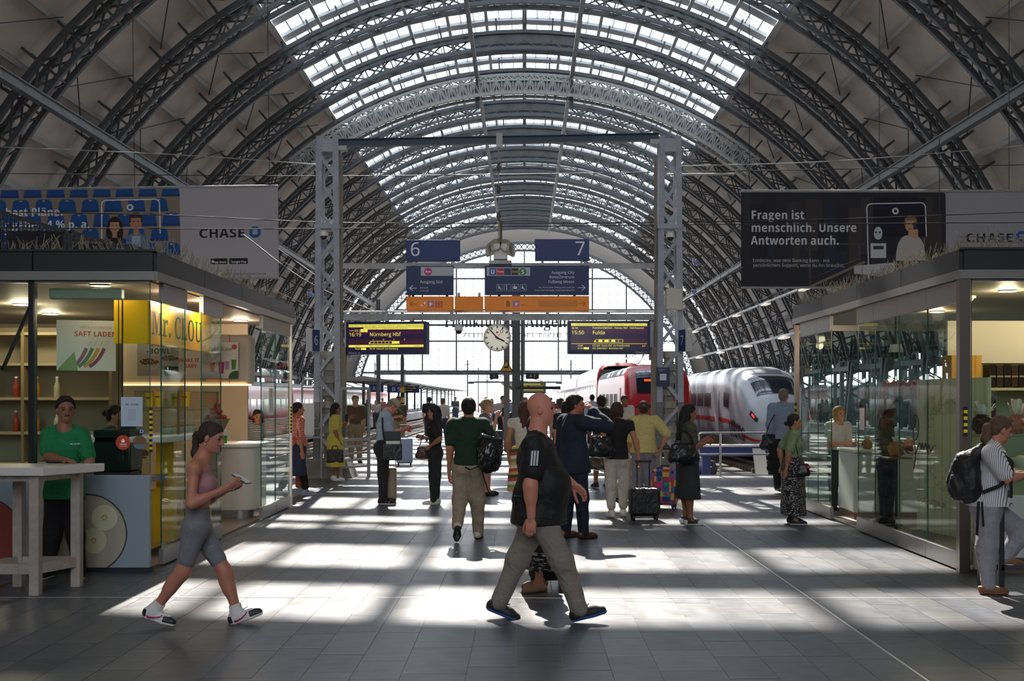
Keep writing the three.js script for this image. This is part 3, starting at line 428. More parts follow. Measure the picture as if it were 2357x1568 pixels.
{ // station clock at 15:53
  const o = thing('station_clock', 'round white station clock with black hands below the orange signs', 'clock', [gx(1145), gy(779), -GDIST + 0.15]), r = 30 * mpp;
  mb().cyl(V(0, 0, -0.09), V(0, 0, 0.085), r, r, 40).build('case', M('#d8d9d6', { roughness: 0.4 }), o);
  const rim = new THREE.TorusGeometry(r, 0.016, 10, 48); mesh('rim', rim, M('#b9bab8', { roughness: 0.3, metalness: 0.6 }), o).position.z = 0.085;
  mb().cyl(V(0, 0, 0.085), V(0, 0, 0.09), r * 0.97, r * 0.97, 40).build('dial', M('#f1efe4', { emissive: '#fff6dc', emissiveIntensity: 0.25 }), o);
  const tk = mb(); for (let i = 0; i < 60; i++) { const a = i / 60 * Math.PI * 2, l = i % 5 ? 0.06 : 0.2, w = i % 5 ? 0.012 : 0.026; tk.bar(V(Math.sin(a) * r * 0.93, Math.cos(a) * r * 0.93, 0.093), V(Math.sin(a) * r * (0.93 - l), Math.cos(a) * r * (0.93 - l), 0.093), w, 0.004, V(0, 0, 1)); } tk.build('hour_marks', MAT.black, o);
  const hand = (a, l, w, n, m = MAT.black, z = 0.1) => mb().bar(V(-Math.sin(a) * 0.05, -Math.cos(a) * 0.05, z), V(Math.sin(a) * l, Math.cos(a) * l, z), w, 0.006, V(0, 0, 1)).build(n, m, o);
  hand(116.5 * Math.PI / 180, r * 0.62, 0.034, 'hour_hand'); hand(318 * Math.PI / 180, r * 0.88, 0.026, 'minute_hand', MAT.black, 0.107);
  const red = M('#b4392b'); hand(35 * Math.PI / 180, r * 0.5, 0.008, 'second_hand', red, 0.113); const ring = mesh('second_ring', new THREE.TorusGeometry(0.03, 0.006, 6, 20), red, o); ring.position.set(Math.sin(0.61) * r * 0.6, Math.cos(0.61) * r * 0.6, 0.113);
  mb().cyl(V(0, 0, 0.09), V(0, 0, 0.12), 0.022, 0.022, 14).build('hub', MAT.black, o); mb().box(0, r * 0.42, 0.093, 0.05, 0.035, 0.003).build('emblem', red, o); mb().cyl(V(0, r, 0), V(0, r + 0.19, 0), 0.03, 0.03, 10).build('hanger', MAT.galv, o);
}
{ // loudspeaker cluster
  const o = thing('loudspeaker_cluster', 'cluster of pale horn loudspeakers between the two blue number signs', 'loudspeaker', [gx(1152), gy(590), -GDIST + 0.1]);
  mb().box(0, 0.08, 0, 0.3, 0.34, 0.3).build('body', MAT.white, o); mb().box(0, -0.16, 0, 0.5, 0.08, 0.3).build('bracket', MAT.galv, o);
  for (const [x, y, z] of [[-1, 0.1, 0.5], [1, 0.1, 0.5], [-0.4, 0.45, 0.8], [0.45, 0.4, 0.8]]) { const d = V(x, y, z).normalize(); mb().cyl(V(d.x * 0.1, 0.08 + d.y * 0.1, d.z * 0.1), V(d.x * 0.3, 0.08 + d.y * 0.3, d.z * 0.3), 0.05, 0.16, 14, false).build('horn', M('#cfcabc', { roughness: 0.5, side: THREE.DoubleSide }), o); }
}
for (const [px, py, lab] of [[752, 545, 'small dome camera on the mast beside the pale banner'], [1538, 548, 'small dome camera on the mast beside the red train'], [1056, 757, 'hanging dome camera between the left display and the clock'.replace('left ', '')]]) {
  const o = thing('security_camera', lab, 'camera', [gx(px), gy(py), py > 700 ? -GDIST + 0.02 : -GDIST + 0.36]); if (py > 700) mb().cyl(V(0, 0.06, 0), V(0, 0.21, 0), 0.02, 0.02, 8).build('drop_tube', MAT.galv, o); mb().box(0, 0.06, -0.08, 0.16, 0.06, 0.3).build('arm', MAT.galv, o); mb().cyl(V(0, 0.06, 0), V(0, -0.04, 0), 0.09, 0.1, 14).build('hood', MAT.white, o); mesh('dome', new THREE.SphereGeometry(0.075, 16, 10), M('#2a2c30', { roughness: 0.15 }), o).position.y = -0.05; }
one('junction_box', mb().add(rbox(0.36, 0.46, 0.2, 0.02), M4(gx(1547), gy(692), -GDIST + 0.3)), M('#c9c8b6', { roughness: 0.5 }), 'cream junction box fixed to the mast by the red train', 'box');
{ const o = thing('notice_board', 'dark blue notice board fixed to the mast by the red train', 'notice board', [gx(1522), gy(868), -GDIST + 0.34]); mesh('panel', rbox(0.29, 0.41, 0.03, 0.01), M('#1a2150', { roughness: 0.4 }), o); face(o, 0.26, 0.38, 0, 0, 0.018, canvasTex(128, 188, (g, W, H) => { g.fillStyle = '#1a2150'; g.fillRect(0, 0, W, H); g.fillStyle = '#aab'; for (let i = 0; i < 3; i++) g.fillRect(10, 12 + i * 10, 90 - i * 20, 3); g.fillStyle = '#cfd2dc'; g.fillRect(28, 62, 72, 72); }), {}, 'print'); }
for (const [px, n, lab, s] of [[727, '6', 'narrow box sign with number six on the mast beside the yellow dress', 1], [1572, '7', 'narrow box sign on the mast beside the red train cab', -1]]) { const o = thing('platform_sign', lab, 'sign', [gx(px), gy(786), -GDIST + 0.36], s * 1.2); mesh('casing', rbox(0.34, 0.5, 0.16, 0.015), M('#c6c8c8', { roughness: 0.4 }), o); face(o, 0.3, 0.47, 0, 0, 0.082, canvasTex(128, 200, (g, W, H) => { g.fillStyle = BLUE; g.fillRect(0, 0, W, H); txt(g, n, W / 2, H / 2, 120, '#e8ebf2', 'center'); })); }
// ---------------------------------------------------------------- overhead wires and stays
function wire(label, pts, r = 0.012, m = MAT.dark, nm = 'overhead_wire') { const c = new THREE.CatmullRomCurve3(pts); one(nm, mb().pipe(c.getPoints(Math.max(6, pts.length * 6)), r, 5), m, label, 'wire', 'wires spanning the hall'); }
const W0 = (a, d = 26.4) => a.map(([x, y, e]) => P(x, y, e ?? d));
wire('pale span wire running from the mast top up past the stadium seat banner', W0([[-60, 336], [400, 356], [760, 381]]), 0.012, MAT.galv);
wire('dark span wire running across between both masts below the top beam', W0([[-60, 399], [780, 405], [1540, 396], [1900, 390], [2420, 378]]), 0.01);
wire('pale span wire running from the mast by the red train up over the dark banner', W0([[1545, 383], [1900, 372], [2420, 330]]), 0.012, MAT.galv);
wire('thin wire crossing in front of the stadium seat banner headline', W0([[-60, 487], [400, 496], [760, 512], [1540, 512], [1900, 505], [2420, 486]]), 0.011);
wire('second thin wire crossing in front of both large banners', W0([[-60, 524], [640, 527], [1540, 518], [2420, 512]]), 0.011);
wire('steel tube arm reaching out from the top of the mast by the red train', W0([[1515, 402], [1690, 401]]), 0.03, MAT.galv, 'cantilever_arm');
wire('diagonal stay from the pale banner down to the mast by the yellow dress', W0([[560, 540, 30], [720, 655, 27], [905, 735, 25.9]]), 0.013, MAT.rib, 'stay_rod');
wire('thin diagonal stay below the pale banner edge', W0([[640, 572, 30], [735, 640, 27]]), 0.009, MAT.rib, 'stay_rod');
wire('diagonal stay rising from the mast by the red train towards the dark banner', W0([[1560, 700, 25.9], [1710, 615, 30]]), 0.016, MAT.rib, 'stay_rod');
wire('long diagonal stay rising behind the notice board mast', W0([[1580, 810, 26], [1690, 690, 30]]), 0.013, MAT.rib, 'stay_rod');
for (const [px, py, lab] of [[715, 678, 'blue glass insulator on the stay beside the pale banner'], [1600, 605, 'blue glass insulator on the stay beside the dark banner'], [1597, 672, 'lower blue glass insulator near the cream junction box']]) one('insulator', mb().cyl(P(px - 4, py + 3, 27.5), P(px + 4, py - 3, 27.5), 0.05, 0.05, 10).cyl(P(px - 1, py + 1, 27.5), P(px + 1, py - 1, 27.5), 0.085, 0.085, 12), M('#6f86b8', { roughness: 0.2 }), lab, 'insulator');
// ---------------------------------------------------------------- the two glass kiosks
const KG = new THREE.MeshPhysicalMaterial({ color: '#eef6f2', transmission: 1, roughness: 0, thickness: 0, ior: 1.16 });
const KEDGE = M('#1f5b4d', { roughness: 0.2 });
const fasciaMat = M('#232324', { roughness: 0.45, map: withMap(speckle, 0.5) }), trimMat = M('#8f8c88', { roughness: 0.35, metalness: 0.5 }), railMat = M('#9c9a97', { roughness: 0.35, metalness: 0.6 }), postMat = M('#877f78', { roughness: 0.3, metalness: 0.7 });
const KH0 = 2.97, KH1 = 3.25;
// one frameless glass leaf with its rails, a part of the kiosk, along the side or the front plane
function leaf(k, x0, z0, x1, z1, y0, y1, top = 0.2, bot = 0.14) {
  const L = Math.hypot(x1 - x0, z1 - z0), a = Math.atan2(-(z1 - z0), x1 - x0), g = mb().box(0, (y0 + y1) / 2, 0, L - 0.008, y1 - y0, 0.012).build('glass_panel', KG, k); g.position.set((x0 + x1) / 2, 0, (z0 + z1) / 2); g.rotation.y = a;
  if (top) mb().box(0, y1 - top / 2, 0, L - 0.01, top, 0.05).build('top_rail', railMat, g); if (bot) mb().box(0, y0 + bot / 2, 0, L - 0.01, bot, 0.05).build('bottom_rail', railMat, g);
  for (const s of [-1, 1]) mb().box(s * (L / 2 - 0.004), (y0 + y1) / 2, 0, 0.006, y1 - y0 - top - bot, 0.0125).build('glass_edge', KEDGE, g); return g;
}
function kioskShell(name, label, sg, xs, xo, d0, d1) { // xs side plane, xo outer end, from distance d0 to d1
  const k = thing(name, label, 'kiosk'), w = Math.abs(xo - xs), cx = (xs + xo) / 2, L = d1 - d0, cz = -(d0 + d1) / 2;
  // fascia in separate sheets
  const n1 = 4; for (let i = 0; i < n1; i++) { const a = d0 + L * i / n1 + 0.006, b = d0 + L * (i + 1) / n1 - 0.006; mb().box(xs, (KH0 + KH1) / 2 + 0.04, -(a + b) / 2, 0.06, KH1 - KH0 - 0.08, b - a).build('fascia_sheet', fasciaMat, k); }
  const n2 = 3; for (let i = 0; i < n2; i++) { const u0 = xs + (xo - xs) * (i === 0 ? 0 : (i === 1 ? 0.21 : 0.6)), u1 = xs + (xo - xs) * (i === 0 ? 0.21 : (i === 1 ? 0.6 : 1)); for (const d of [d0, d1]) mb().box((u0 + u1) / 2, (KH0 + KH1) / 2 + 0.04, -d, Math.abs(u1 - u0) - 0.012, KH1 - KH0 - 0.08, 0.06).build('fascia_sheet', fasciaMat, k); }
  mb().box(cx, KH0 + 0.03, -d0, w + 0.04, 0.09, 0.08).box(cx, KH0 + 0.03, -d1, w + 0.04, 0.09, 0.08).box(xs, KH0 + 0.03, cz, 0.08, 0.09, L + 0.04).build('trim_band', trimMat, k);
  mb().box(cx, KH1 - 0.06, cz, w, 0.08, L).build('roof_deck', M('#3a3a38', { roughness: 0.9 }), k);
  mb().box(cx, KH0 - 0.0, cz, w - 0.1, 0.06, L - 0.1).build('ceiling_board', M('#8f857a', { roughness: 0.6 }), k);
  mb().box(cx, 0.012, cz, w - 0.12, 0.02, L - 0.12).build('floor_covering', M('#7b6f63', { roughness: 0.5 }), k);
  mb().box(cx, KH1 + 0.005, -d0 + 0.03, w + 0.06, 0.02, 0.04).box(xs + sg * -0.03, KH1 + 0.005, cz, 0.04, 0.02, L).build('roof_edging', M('#1b1b1c', { roughness: 0.5 }), k);
  // dry plants on the roof
  const gr = mb(); for (let i = 0; i < 800; i++) { const u = Math.pow(rnd(), 2.2), side = rnd() < 0.75, x = side ? xs + (xo - xs) * u * 0.25 : xs + (xo - xs) * rnd() * 0.6, z = side ? -d0 - rnd() * L : -d0 - u * 1.5 - 0.1, h = rr(0.05, 0.2) * (side && rnd() < 0.3 ? 1.3 : 0.8), p = V(x + (xo > xs ? 0.05 : -0.05), KH1 - 0.03, z), q = V(p.x + rr(-0.09, 0.09), KH1 + h, p.z + rr(-0.09, 0.09)); gr.bar(p, q, 0.005, 0.005); if (i % 2) gr.bar(V().lerpVectors(p, q, 0.6), V(q.x + rr(-0.08, 0.08), q.y + rr(0, 0.05), q.z + rr(-0.06, 0.06)), 0.005, 0.005); }
  gr.build('dry_roof_plants', M('#8d8474', { roughness: 0.9 }), k).userData.kind = 'stuff';
  return k;
}
// ---- kiosk one: the juice bar
const K1X = -3.77, K1D = 11.7, K1E = 18.7;
{
  const k = kioskShell('juice_kiosk', 'glass juice kiosk with dark fascia and yellow shop sign inside', 1, K1X, -9.6, K1D, K1E), dx = (px) => -K1X * F / (CX - px);
  for (const [a, b] of [[375, 430], [467, 512], [604, 636], [637, 668]]) leaf(k, K1X - 0.02, -dx(a), K1X - 0.02, -dx(b), 0.02, KH0 - 0.02, 0.2, 0.16);
  leaf(k, K1X - 0.05, -K1D - 0.04, -5.0, -K1D - 0.04, 0.98, KH0 - 0.02, 0.02, 0); leaf(k, -5.06, -K1D - 0.04, -7.2, -K1D - 0.04, 0.98, KH0 - 0.02, 0.02, 0); leaf(k, -7.2, -K1D - 0.04, -9.5, -K1D - 0.04, 0.98, KH0 - 0.02, 0.02, 0);
  mb().box(-5.03, KH0 / 2, -K1D - 0.06, 0.05, KH0, 0.1).build('mullion', M('#1b1b1d', { roughness: 0.4 }), k);
  mb().box(K1X - 0.03, KH0 / 2, -K1E + 0.06, 0.06, KH0, 0.06).build('corner_post', MAT.white, k);
  mb().bar(V(-5.1, 2.85, -K1D - 0.3), V(-5.45, 2.05, -K1D - 0.3), 0.03).build('tension_rod', MAT.dark, k);
  mb().box(-6.9, 1.5, -K1E + 0.4, 5.0, 3.0, 0.06).build('rear_wall', M('#b3a48e', { roughness: 0.8 }), k);
  // printed parapet panels below the front glass
  const fruit = (cx, r, base, slices) => canvasTex(512, 380, (g, W, H) => { g.fillStyle = '#8d979f'; g.fillRect(0, 0, W, H); const s = W / 1.24; g.fillStyle = '#3b352d'; g.beginPath(); g.arc(cx * s, H - 0.34 * s, r * s, 0, 7); g.fill(); g.fillStyle = base; g.beginPath(); g.arc(cx * s, H - 0.34 * s, (r - 0.014) * s, 0, 7); g.fill(); for (const [x, y, q, c] of slices) { g.fillStyle = c; g.beginPath(); g.arc(x * s, H - y * s, q * s, 0, 7); g.fill(); g.fillStyle = '#b59a3e'; for (let i = 0; i < 6; i++) { g.beginPath(); g.arc(x * s + Math.cos(i * 1.05) * 9, H - y * s + Math.sin(i * 1.05) * 9, 4, 0, 7); g.fill(); } } });
  for (const [x0, x1, tex] of [[-5.01, -3.765, fruit(0.62, 0.40, '#a79f8d', [[0.79, 0.50, 0.13, '#c9c8a4'], [0.68, 0.27, 0.13, '#c4c3a0']])], [-6.3, -5.05, fruit(0.88, 0.36, '#8a3f34', [[0.8, 0.4, 0.1, '#a85848']])], [-7.55, -6.32, fruit(0.6, 0.36, '#6f8a44', [])]]) {
    const m = mesh('parapet_panel', rbox(x1 - x0, 0.93, 0.05, 0.006), M('#8d979f', { roughness: 0.45 }), k); m.position.set((x0 + x1) / 2, 0.515, -K1D + 0.13); face(m, x1 - x0 - 0.01, 0.92, 0, 0, 0.027, tex, { roughness: 0.35 }, 'fruit_print'); }
  mb().box(-5.7, 0.03, -K1D + 0.1, 3.9, 0.05, 0.04).build('kick_rail', MAT.dark, k);
  // shop sign: a yellow band bent round the counter
  const sg = thing('shop_sign', 'yellow shop sign bent round the corner above the juice counter', 'sign', [0, 0, 0]);
  const sm = M('#eeb90a', { roughness: 0.35 }); mb().box(-4.17, 2.565, -12.2, 0.36, 0.46, 0.04).build('front_board', sm, sg);
  const tex = canvasTex(1024, 220, (g, W, H) => { g.fillStyle = '#eeb90a'; g.fillRect(0, 0, W, H); g.fillStyle = '#0e4b34'; g.font = 'bold 165px serif'; g.textAlign = 'center'; g.textBaseline = 'middle'; g.fillText('Mr. CLOU', W * 0.42, H * 0.52); });
  mb().box(-4.0, 2.565, -13.4, 0.04, 0.46, 2.4).build('side_board', sm, sg); const f = face(sg, 2.4, 0.46, -3.977, 2.565, -13.4, tex, { roughness: 0.35 }); f.rotation.y = Math.PI / 2; 
  // curved menu boards
  const board = (label, w, h, pos, ry, draw, bend = 0.35) => { const o = thing('menu_board', label, 'menu board', pos, ry); const n = 10, g = mb(), R = w / bend, tx = canvasTex(512, Math.round(512 * h / w), (c, W, H) => { c.fillStyle = '#e6e2d6'; c.fillRect(0, 0, W, H); draw(c, W, H); }); const pg = new THREE.PlaneGeometry(w, h, n, 1), p = pg.attributes.position; for (let i = 0; i < p.count; i++) { const a = p.getX(i) / R; p.setXYZ(i, Math.sin(a) * R, p.getY(i), (Math.cos(a) - 1) * R); } pg.computeVertexNormals(); const bk = pg.clone(); bk.translate(0, 0, -0.012); mesh('print', pg, new THREE.MeshStandardMaterial({ map: tx, roughness: 0.4 }), o); mesh('backing', bk, M('#cfc9bc', { side: THREE.DoubleSide }), o); };
  const cup = (g, x, y, s, c) => { g.fillStyle = c; g.beginPath(); g.moveTo(x - s * 0.4, y - s); g.lineTo(x + s * 0.4, y - s); g.lineTo(x + s * 0.28, y + s * 0.5); g.lineTo(x - s * 0.28, y + s * 0.5); g.fill(); };
  const bowl = (g, x, y, s) => { for (let i = 0; i < 60; i++) { g.fillStyle = ['#4d8a2c', '#c5402f', '#d88a22', '#7ab03c', '#e2d6b0', '#8b2a4a'][i % 6]; g.beginPath(); g.arc(x + Math.cos(i * 2.4) * s * 0.85 * Math.sqrt(i / 60), y - s * 0.1 + Math.sin(i * 2.4) * s * 0.3 * Math.sqrt(i / 60), s * 0.09, 0, 7); g.fill(); } g.fillStyle = '#efece4'; g.beginPath(); g.ellipse(x, y + s * 0.12, s, s * 0.55, 0, 0.1, Math.PI - 0.1); g.fill(); };
  board('curved menu board lettered SAFT LADEN with striped juice colours', 0.62, 0.56, [-4.86, 2.34, -12.75], 0.35, (g, W, H) => { txt(g, 'FRISCH AUS UNSEREM', W * 0.66, H * 0.14, H * 0.06, '#c9563e', 'center'); txt(g, 'SAFT LADEN', W * 0.66, H * 0.27, H * 0.14, '#c2452f', 'center', 'bold'); ['#9a5a70', '#5d7f52', '#c99a3a', '#8d4a5e'].forEach((c, i) => { g.strokeStyle = c; g.lineWidth = W * 0.06; g.beginPath(); g.moveTo(W * (0.5 + i * 0.1), H * 0.55); g.quadraticCurveTo(W * (0.42 + i * 0.1), H * 0.8, W * (0.28 + i * 0.09), H * 0.92); g.stroke(); g.lineWidth = 2; g.strokeStyle = '#666'; g.beginPath(); g.moveTo(W * (0.52 + i * 0.1), H * 0.52); g.lineTo(W * (0.58 + i * 0.1), H * 0.4); g.stroke(); }); g.fillStyle = '#8aa860'; g.beginPath(); g.moveTo(0, H); g.lineTo(W * 0.3, H * 0.62); g.lineTo(W * 0.36, H); g.fill(); });
  board('menu board lettered BOWL above two salad bowls', 0.55, 0.5, [-4.98, 2.31, -15.6], 0.1, (g, W, H) => { txt(g, 'LECKER!', W * 0.5, H * 0.16, H * 0.11, '#2f5a35', 'center', 'bold'); txt(g, '-BOWL', W * 0.52, H * 0.33, H * 0.2, '#2f5a35', 'center', 'bold'); bowl(g, W * 0.3, H * 0.65, W * 0.26); bowl(g, W * 0.8, H * 0.55, W * 0.22); g.fillStyle = '#20562c'; g.fillRect(W * 0.66, H * 0.74, W * 0.34, H * 0.26); txt(g, '+3.00', W * 0.84, H * 0.86, H * 0.1, '#eee', 'center', 'bold'); });
  board('menu board lettered SHAKE IT, BABY with four coloured drinks', 0.92, 0.52, [-4.56, 2.3, -16.45], 0.0, (g, W, H) => { txt(g, 'SHAKE', W * 0.2, H * 0.2, H * 0.09, '#2f5a35', 'center', 'bold'); txt(g, 'SMOOTHIE', W * 0.52, H * 0.2, H * 0.09, '#2f5a35', 'center', 'bold'); txt(g, 'SLASH', W * 0.82, H * 0.2, H * 0.1, '#2f5a35', 'center', 'bold'); txt(g, 'SHAKE IT,', W * 0.24, H * 0.5, H * 0.14, '#c22f35', 'center', 'bold'); txt(g, 'BABY', W * 0.26, H * 0.66, H * 0.14, '#c22f35', 'center', 'bold'); cup(g, W * 0.6, H * 0.72, W * 0.1, '#d98a22'); cup(g, W * 0.74, H * 0.76, W * 0.12, '#c93a78'); cup(g, W * 0.83, H * 0.68, W * 0.09, '#b48ac0'); cup(g, W * 0.93, H * 0.66, W * 0.1, '#3f8a24'); g.fillStyle = '#20562c'; g.beginPath(); g.arc(W * 0.97, H, W * 0.12, 0, 7); g.fill(); g.fillStyle = '#c22f35'; g.beginPath(); g.arc(W * 0.94, H * 0.13, W * 0.04, 0, 7); g.fill(); }, 0.15);
  { const o = thing('overhead_cabinet', 'cream overhead cabinet with rounded end behind the menu boards', 'cabinet', [-5.2, 0, -16.75]); mesh('body', rbox(2.5, 0.72, 0.36, 0.08), M('#c9bba6', { roughness: 0.5 }), o).position.y = 2.32; mb().box(0.95, 2.32, 0.184, 0.006, 0.7, 0.004).build('door_joint', MAT.dark, o); mb().box(0, 1.95, 0.05, 2.4, 0.02, 0.3).build('light_strip', M('#fff2d8', { emissive: '#ffe2b0', emissiveIntensity: 1.2 }), o); const l = new THREE.RectAreaLight('#ffe4c2', 4, 2.2, 0.2); l.position.set(0, 1.93, 0.05); l.rotation.x = -Math.PI / 2; o.add(l); }
  { const o = thing('roller_blind', 'pale roller blind box mounted behind the kiosk front glass', 'blind', [-4.55, 2.84, -11.95]); mesh('cassette', rbox(0.75, 0.11, 0.1, 0.015), M('#9aa69a', { roughness: 0.5 }), o); mb().box(0.37, -0.9, 0, 0.012, 1.7, 0.012).box(0.33, -0.9, 0, 0.008, 1.7, 0.008).build('guide_wire', MAT.dark, o); }
  { const o = thing('serving_counter', 'white curved serving counter with a yellow base inside the juice kiosk', 'counter', [0, 0, 0]);
    mesh('worktop', slab([[-5.3, 12.6], [-4.0, 12.6], [-3.92, 12.75], [-3.92, 15.2], [-4.5, 15.2], [-4.5, 13.3], [-5.3, 13.3]], 0.07, 0.012).rotateX(-Math.PI / 2), MAT.white, o).position.y = 1.3;
    mb().box(-4.08, 0.7, -13.1, 0.2, 1.14, 0.12).build('pillar', sm, o); mb().box(-4.16, 0.42, -13.9, 0.1, 0.66, 2.4).build('side_panel', sm, o); mb().box(-4.18, 0.07, -13.9, 0.08, 0.14, 2.4).build('plinth', MAT.dark, o);
    const t = canvasTex(512, 140, (g, W, H) => { g.fillStyle = '#d9ab08'; g.fillRect(0, 0, W, H); g.fillStyle = '#a33a2a'; g.font = 'italic 70px serif'; g.fillText('Good for u', 30, 90); }); const f2 = face(o, 1.7, 0.46, -4.108, 0.45, -13.9, t, {}, 'script_print'); f2.rotation.y = Math.PI / 2; }
  { const o = thing('display_case', 'glass food display case standing on the juice counter', 'display case', [-4.25, 1.335, -14.1]); for (const [y, w] of [[0.28, 0.5], [0.5, 0.5]]) mb().box(0, y, 0, w, 0.012, 1.7).build('glass_shelf', KG, o); mb().box(0.26, 0.25, 0, 0.012, 0.5, 1.7).box(0, 0.25, 0.85, 0.5, 0.5, 0.012).build('glass_front', KG, o); for (const z of [-0.85, 0.85]) mb().box(0.26, 0.25, z, 0.025, 0.52, 0.025).build('frame_post', M('#9a8660', { roughness: 0.3, metalness: 0.8 }), o); }
  for (let i = 0; i < 6; i++) { const o = thing('food_bowl', 'small clear bowl of cut fruit in the glass display case', 'bowl', [-4.2, 1.34, -13.45 - i * 0.22], 0, 'fruit bowls in the display case'); mesh('dish', new THREE.LatheGeometry([[0, 0], [0.05, 0], [0.075, 0.07], [0.07, 0.072], [0.046, 0.01], [0, 0.01]].map(([a, b]) => new THREE.Vector2(a, b)), 16), M('#d9d4ca', { roughness: 0.3 }), o); mesh('fruit', new THREE.SphereGeometry(0.058, 12, 6, 0, 7, 0, 1.5), M(['#b4452e', '#c98a2c', '#7d9a40'][i % 3], { roughness: 0.5 }), o).position.y = 0.03; }
  for (const [px, py, d, s, lab] of [[345, 945, 13.0, 1, 'yellow paper cup with black print on the glass shelf'], [366, 943, 13.0, 1.12, 'tall yellow paper cup with black print on the glass shelf'], [405, 945, 13.5, 1.0, 'yellow paper tub on the glass shelf'], [428, 943, 13.5, 1.1, 'yellow paper tub with black dots near the fruit bowl']]) { const p = P(px, py, d), o = thing('paper_cup', lab, 'cup', [p.x, 1.66, p.z], 0, 'yellow paper cups on the juice counter'); mesh('cup', new THREE.CylinderGeometry(0.052 * s, 0.038 * s, 0.15 * s, 18), M('#d4ab14', { roughness: 0.5 }), o).position.y = 0.075 * s; mesh('rim', new THREE.TorusGeometry(0.052 * s, 0.004, 6, 18).rotateX(Math.PI / 2), sm, o).position.y = 0.15 * s; mb().box(0.0, 0.1 * s, 0.047 * s, 0.05, 0.012, 0.004).build('print', MAT.black, o); }
  one('glass_shelf', mb().box(-4.3, 1.645, -13.3, 0.3, 0.012, 1.4), KG, 'clear glass shelf holding the yellow paper cups', 'shelf');
  { const p = P(498, 958, 15.0), o = thing('fruit_bowl', 'wire bowl heaped with fruit on the juice counter', 'bowl', [p.x, 1.335, p.z]); mesh('basin', new THREE.LatheGeometry([[0, 0], [0.1, 0], [0.17, 0.15], [0.165, 0.155], [0.095, 0.012], [0, 0.012]].map(([a, b]) => new THREE.Vector2(a, b)), 20), M('#8d7a5c', { roughness: 0.6 }), o);
    const sp = [[0.09, 0, -0.02], [-0.09, 0, 0.02], [-0.02, 0, 0.092], [0, 0, -0.095], [0.05, 0.08, 0.045], [-0.05, 0.08, -0.03], [0.01, 0.155, 0.01], [0.085, 0.005, 0.08]]; sp.forEach(([x, y, z], i) => { const f = thing(i % 3 === 2 ? 'orange_fruit' : 'apple', ['red apple heaped in the wire bowl', 'dark red apple heaped in the wire bowl', 'orange heaped in the wire bowl'][i % 3], 'fruit', [p.x + x, 1.335 + 0.17 + y, p.z + z], i, 'fruit heaped in the bowl'); mesh('flesh', new THREE.SphereGeometry(0.045, 14, 10).scale(1, 0.9, 1), M(['#b03220', '#8e2118', '#d56a1c'][i % 3], { roughness: 0.35 }), f); mb().cyl(V(0, 0.036, 0), V(0.005, 0.052, 0), 0.003, 0.003, 5).build('stem', MAT.dark, f); }); }
  { const p = P(560, 1175, 17.0), o = thing('service_counter', 'white rounded service counter at the open end of the juice kiosk', 'counter', [-4.32, 0, -17.05]); mesh('body', slab(rrect(0.82, 1.1, 0.22), 0.92, 0.02).rotateX(-Math.PI / 2), M('#dcd3c6', { roughness: 0.4 }), o).position.y = 0.6; mesh('worktop', slab(rrect(0.9, 1.2, 0.24), 0.05, 0.01).rotateX(-Math.PI / 2), MAT.white, o).position.y = 1.075; mesh('plinth', slab(rrect(0.78, 1.06, 0.2), 0.13, 0.002).rotateX(-Math.PI / 2), MAT.brushed, o).position.y = 0.075; mb().box(-0.1, 0.62, 0.553, 0.005, 0.8, 0.003).box(-0.25, 0.72, 0.553, 0.32, 0.005, 0.003).build('door_joint', MAT.dark, o); }
  for (let i = 0; i < 5; i++) { const o = thing('bottle', 'small green bottle on the white rounded counter', 'bottle', [-4.5 + (i % 3) * 0.07, 1.1, -16.75 - (i > 2 ? 0.08 : 0)], 0, 'green bottles on the service counter'); mesh('glass', new THREE.LatheGeometry([[0, 0], [0.026, 0], [0.028, 0.1], [0.011, 0.15], [0.011, 0.19], [0, 0.19]].map(([a, b]) => new THREE.Vector2(a, b)), 12), M('#1f7a34', { roughness: 0.15 }), o); mb().cyl(V(0, 0.19, 0), V(0, 0.205, 0), 0.013, 0.013, 8).build('cap', MAT.white, o); }
  { const p = P(257, 1090, 12.6), o = thing('juice_machine', 'dark juice machine behind the grey parapet panel', 'machine', [p.x, 0.9, p.z - 0.2]); mesh('housing', rbox(0.42, 0.46, 0.4, 0.03), M('#1d2426', { roughness: 0.3 }), o).position.y = 0.28; mb().cyl(V(0.1, 0.5, 0), V(0.1, 0.62, 0), 0.09, 0.11, 16).build('hopper', M('#2c3335', { roughness: 0.2 }), o); mb().box(0, 0.02, 0.0, 0.4, 0.05, 0.38).build('base', MAT.dark, o); one('back_worktop', mb().box(-5.1, 0.88, -12.6, 2.2, 0.05, 0.6), M('#6a6e70', { roughness: 0.4 }), 'grey back worktop carrying the dark juice machine', 'worktop'); }
  { const o = thing('shelving_unit', 'tall wooden shelving unit with bottles at the back of the juice kiosk', 'shelf', [-7.1, 0, -15.2]); for (const y of [0.9, 1.3, 1.75, 2.2, 2.6]) mb().box(0, y, 0, 3.4, 0.035, 0.4).build('shelf_board', M('#b3a284', { roughness: 0.6 }), o); for (const x of [-1.7, -0.6, 0.55, 1.7]) mb().box(x, 1.35, 0, 0.04, 2.7, 0.42).build('upright', M('#8c7a58', { roughness: 0.6 }), o); mb().box(0, 1.35, -0.2, 3.4, 2.7, 0.02).build('back_board', M('#a89c84', { roughness: 0.7 }), o); }
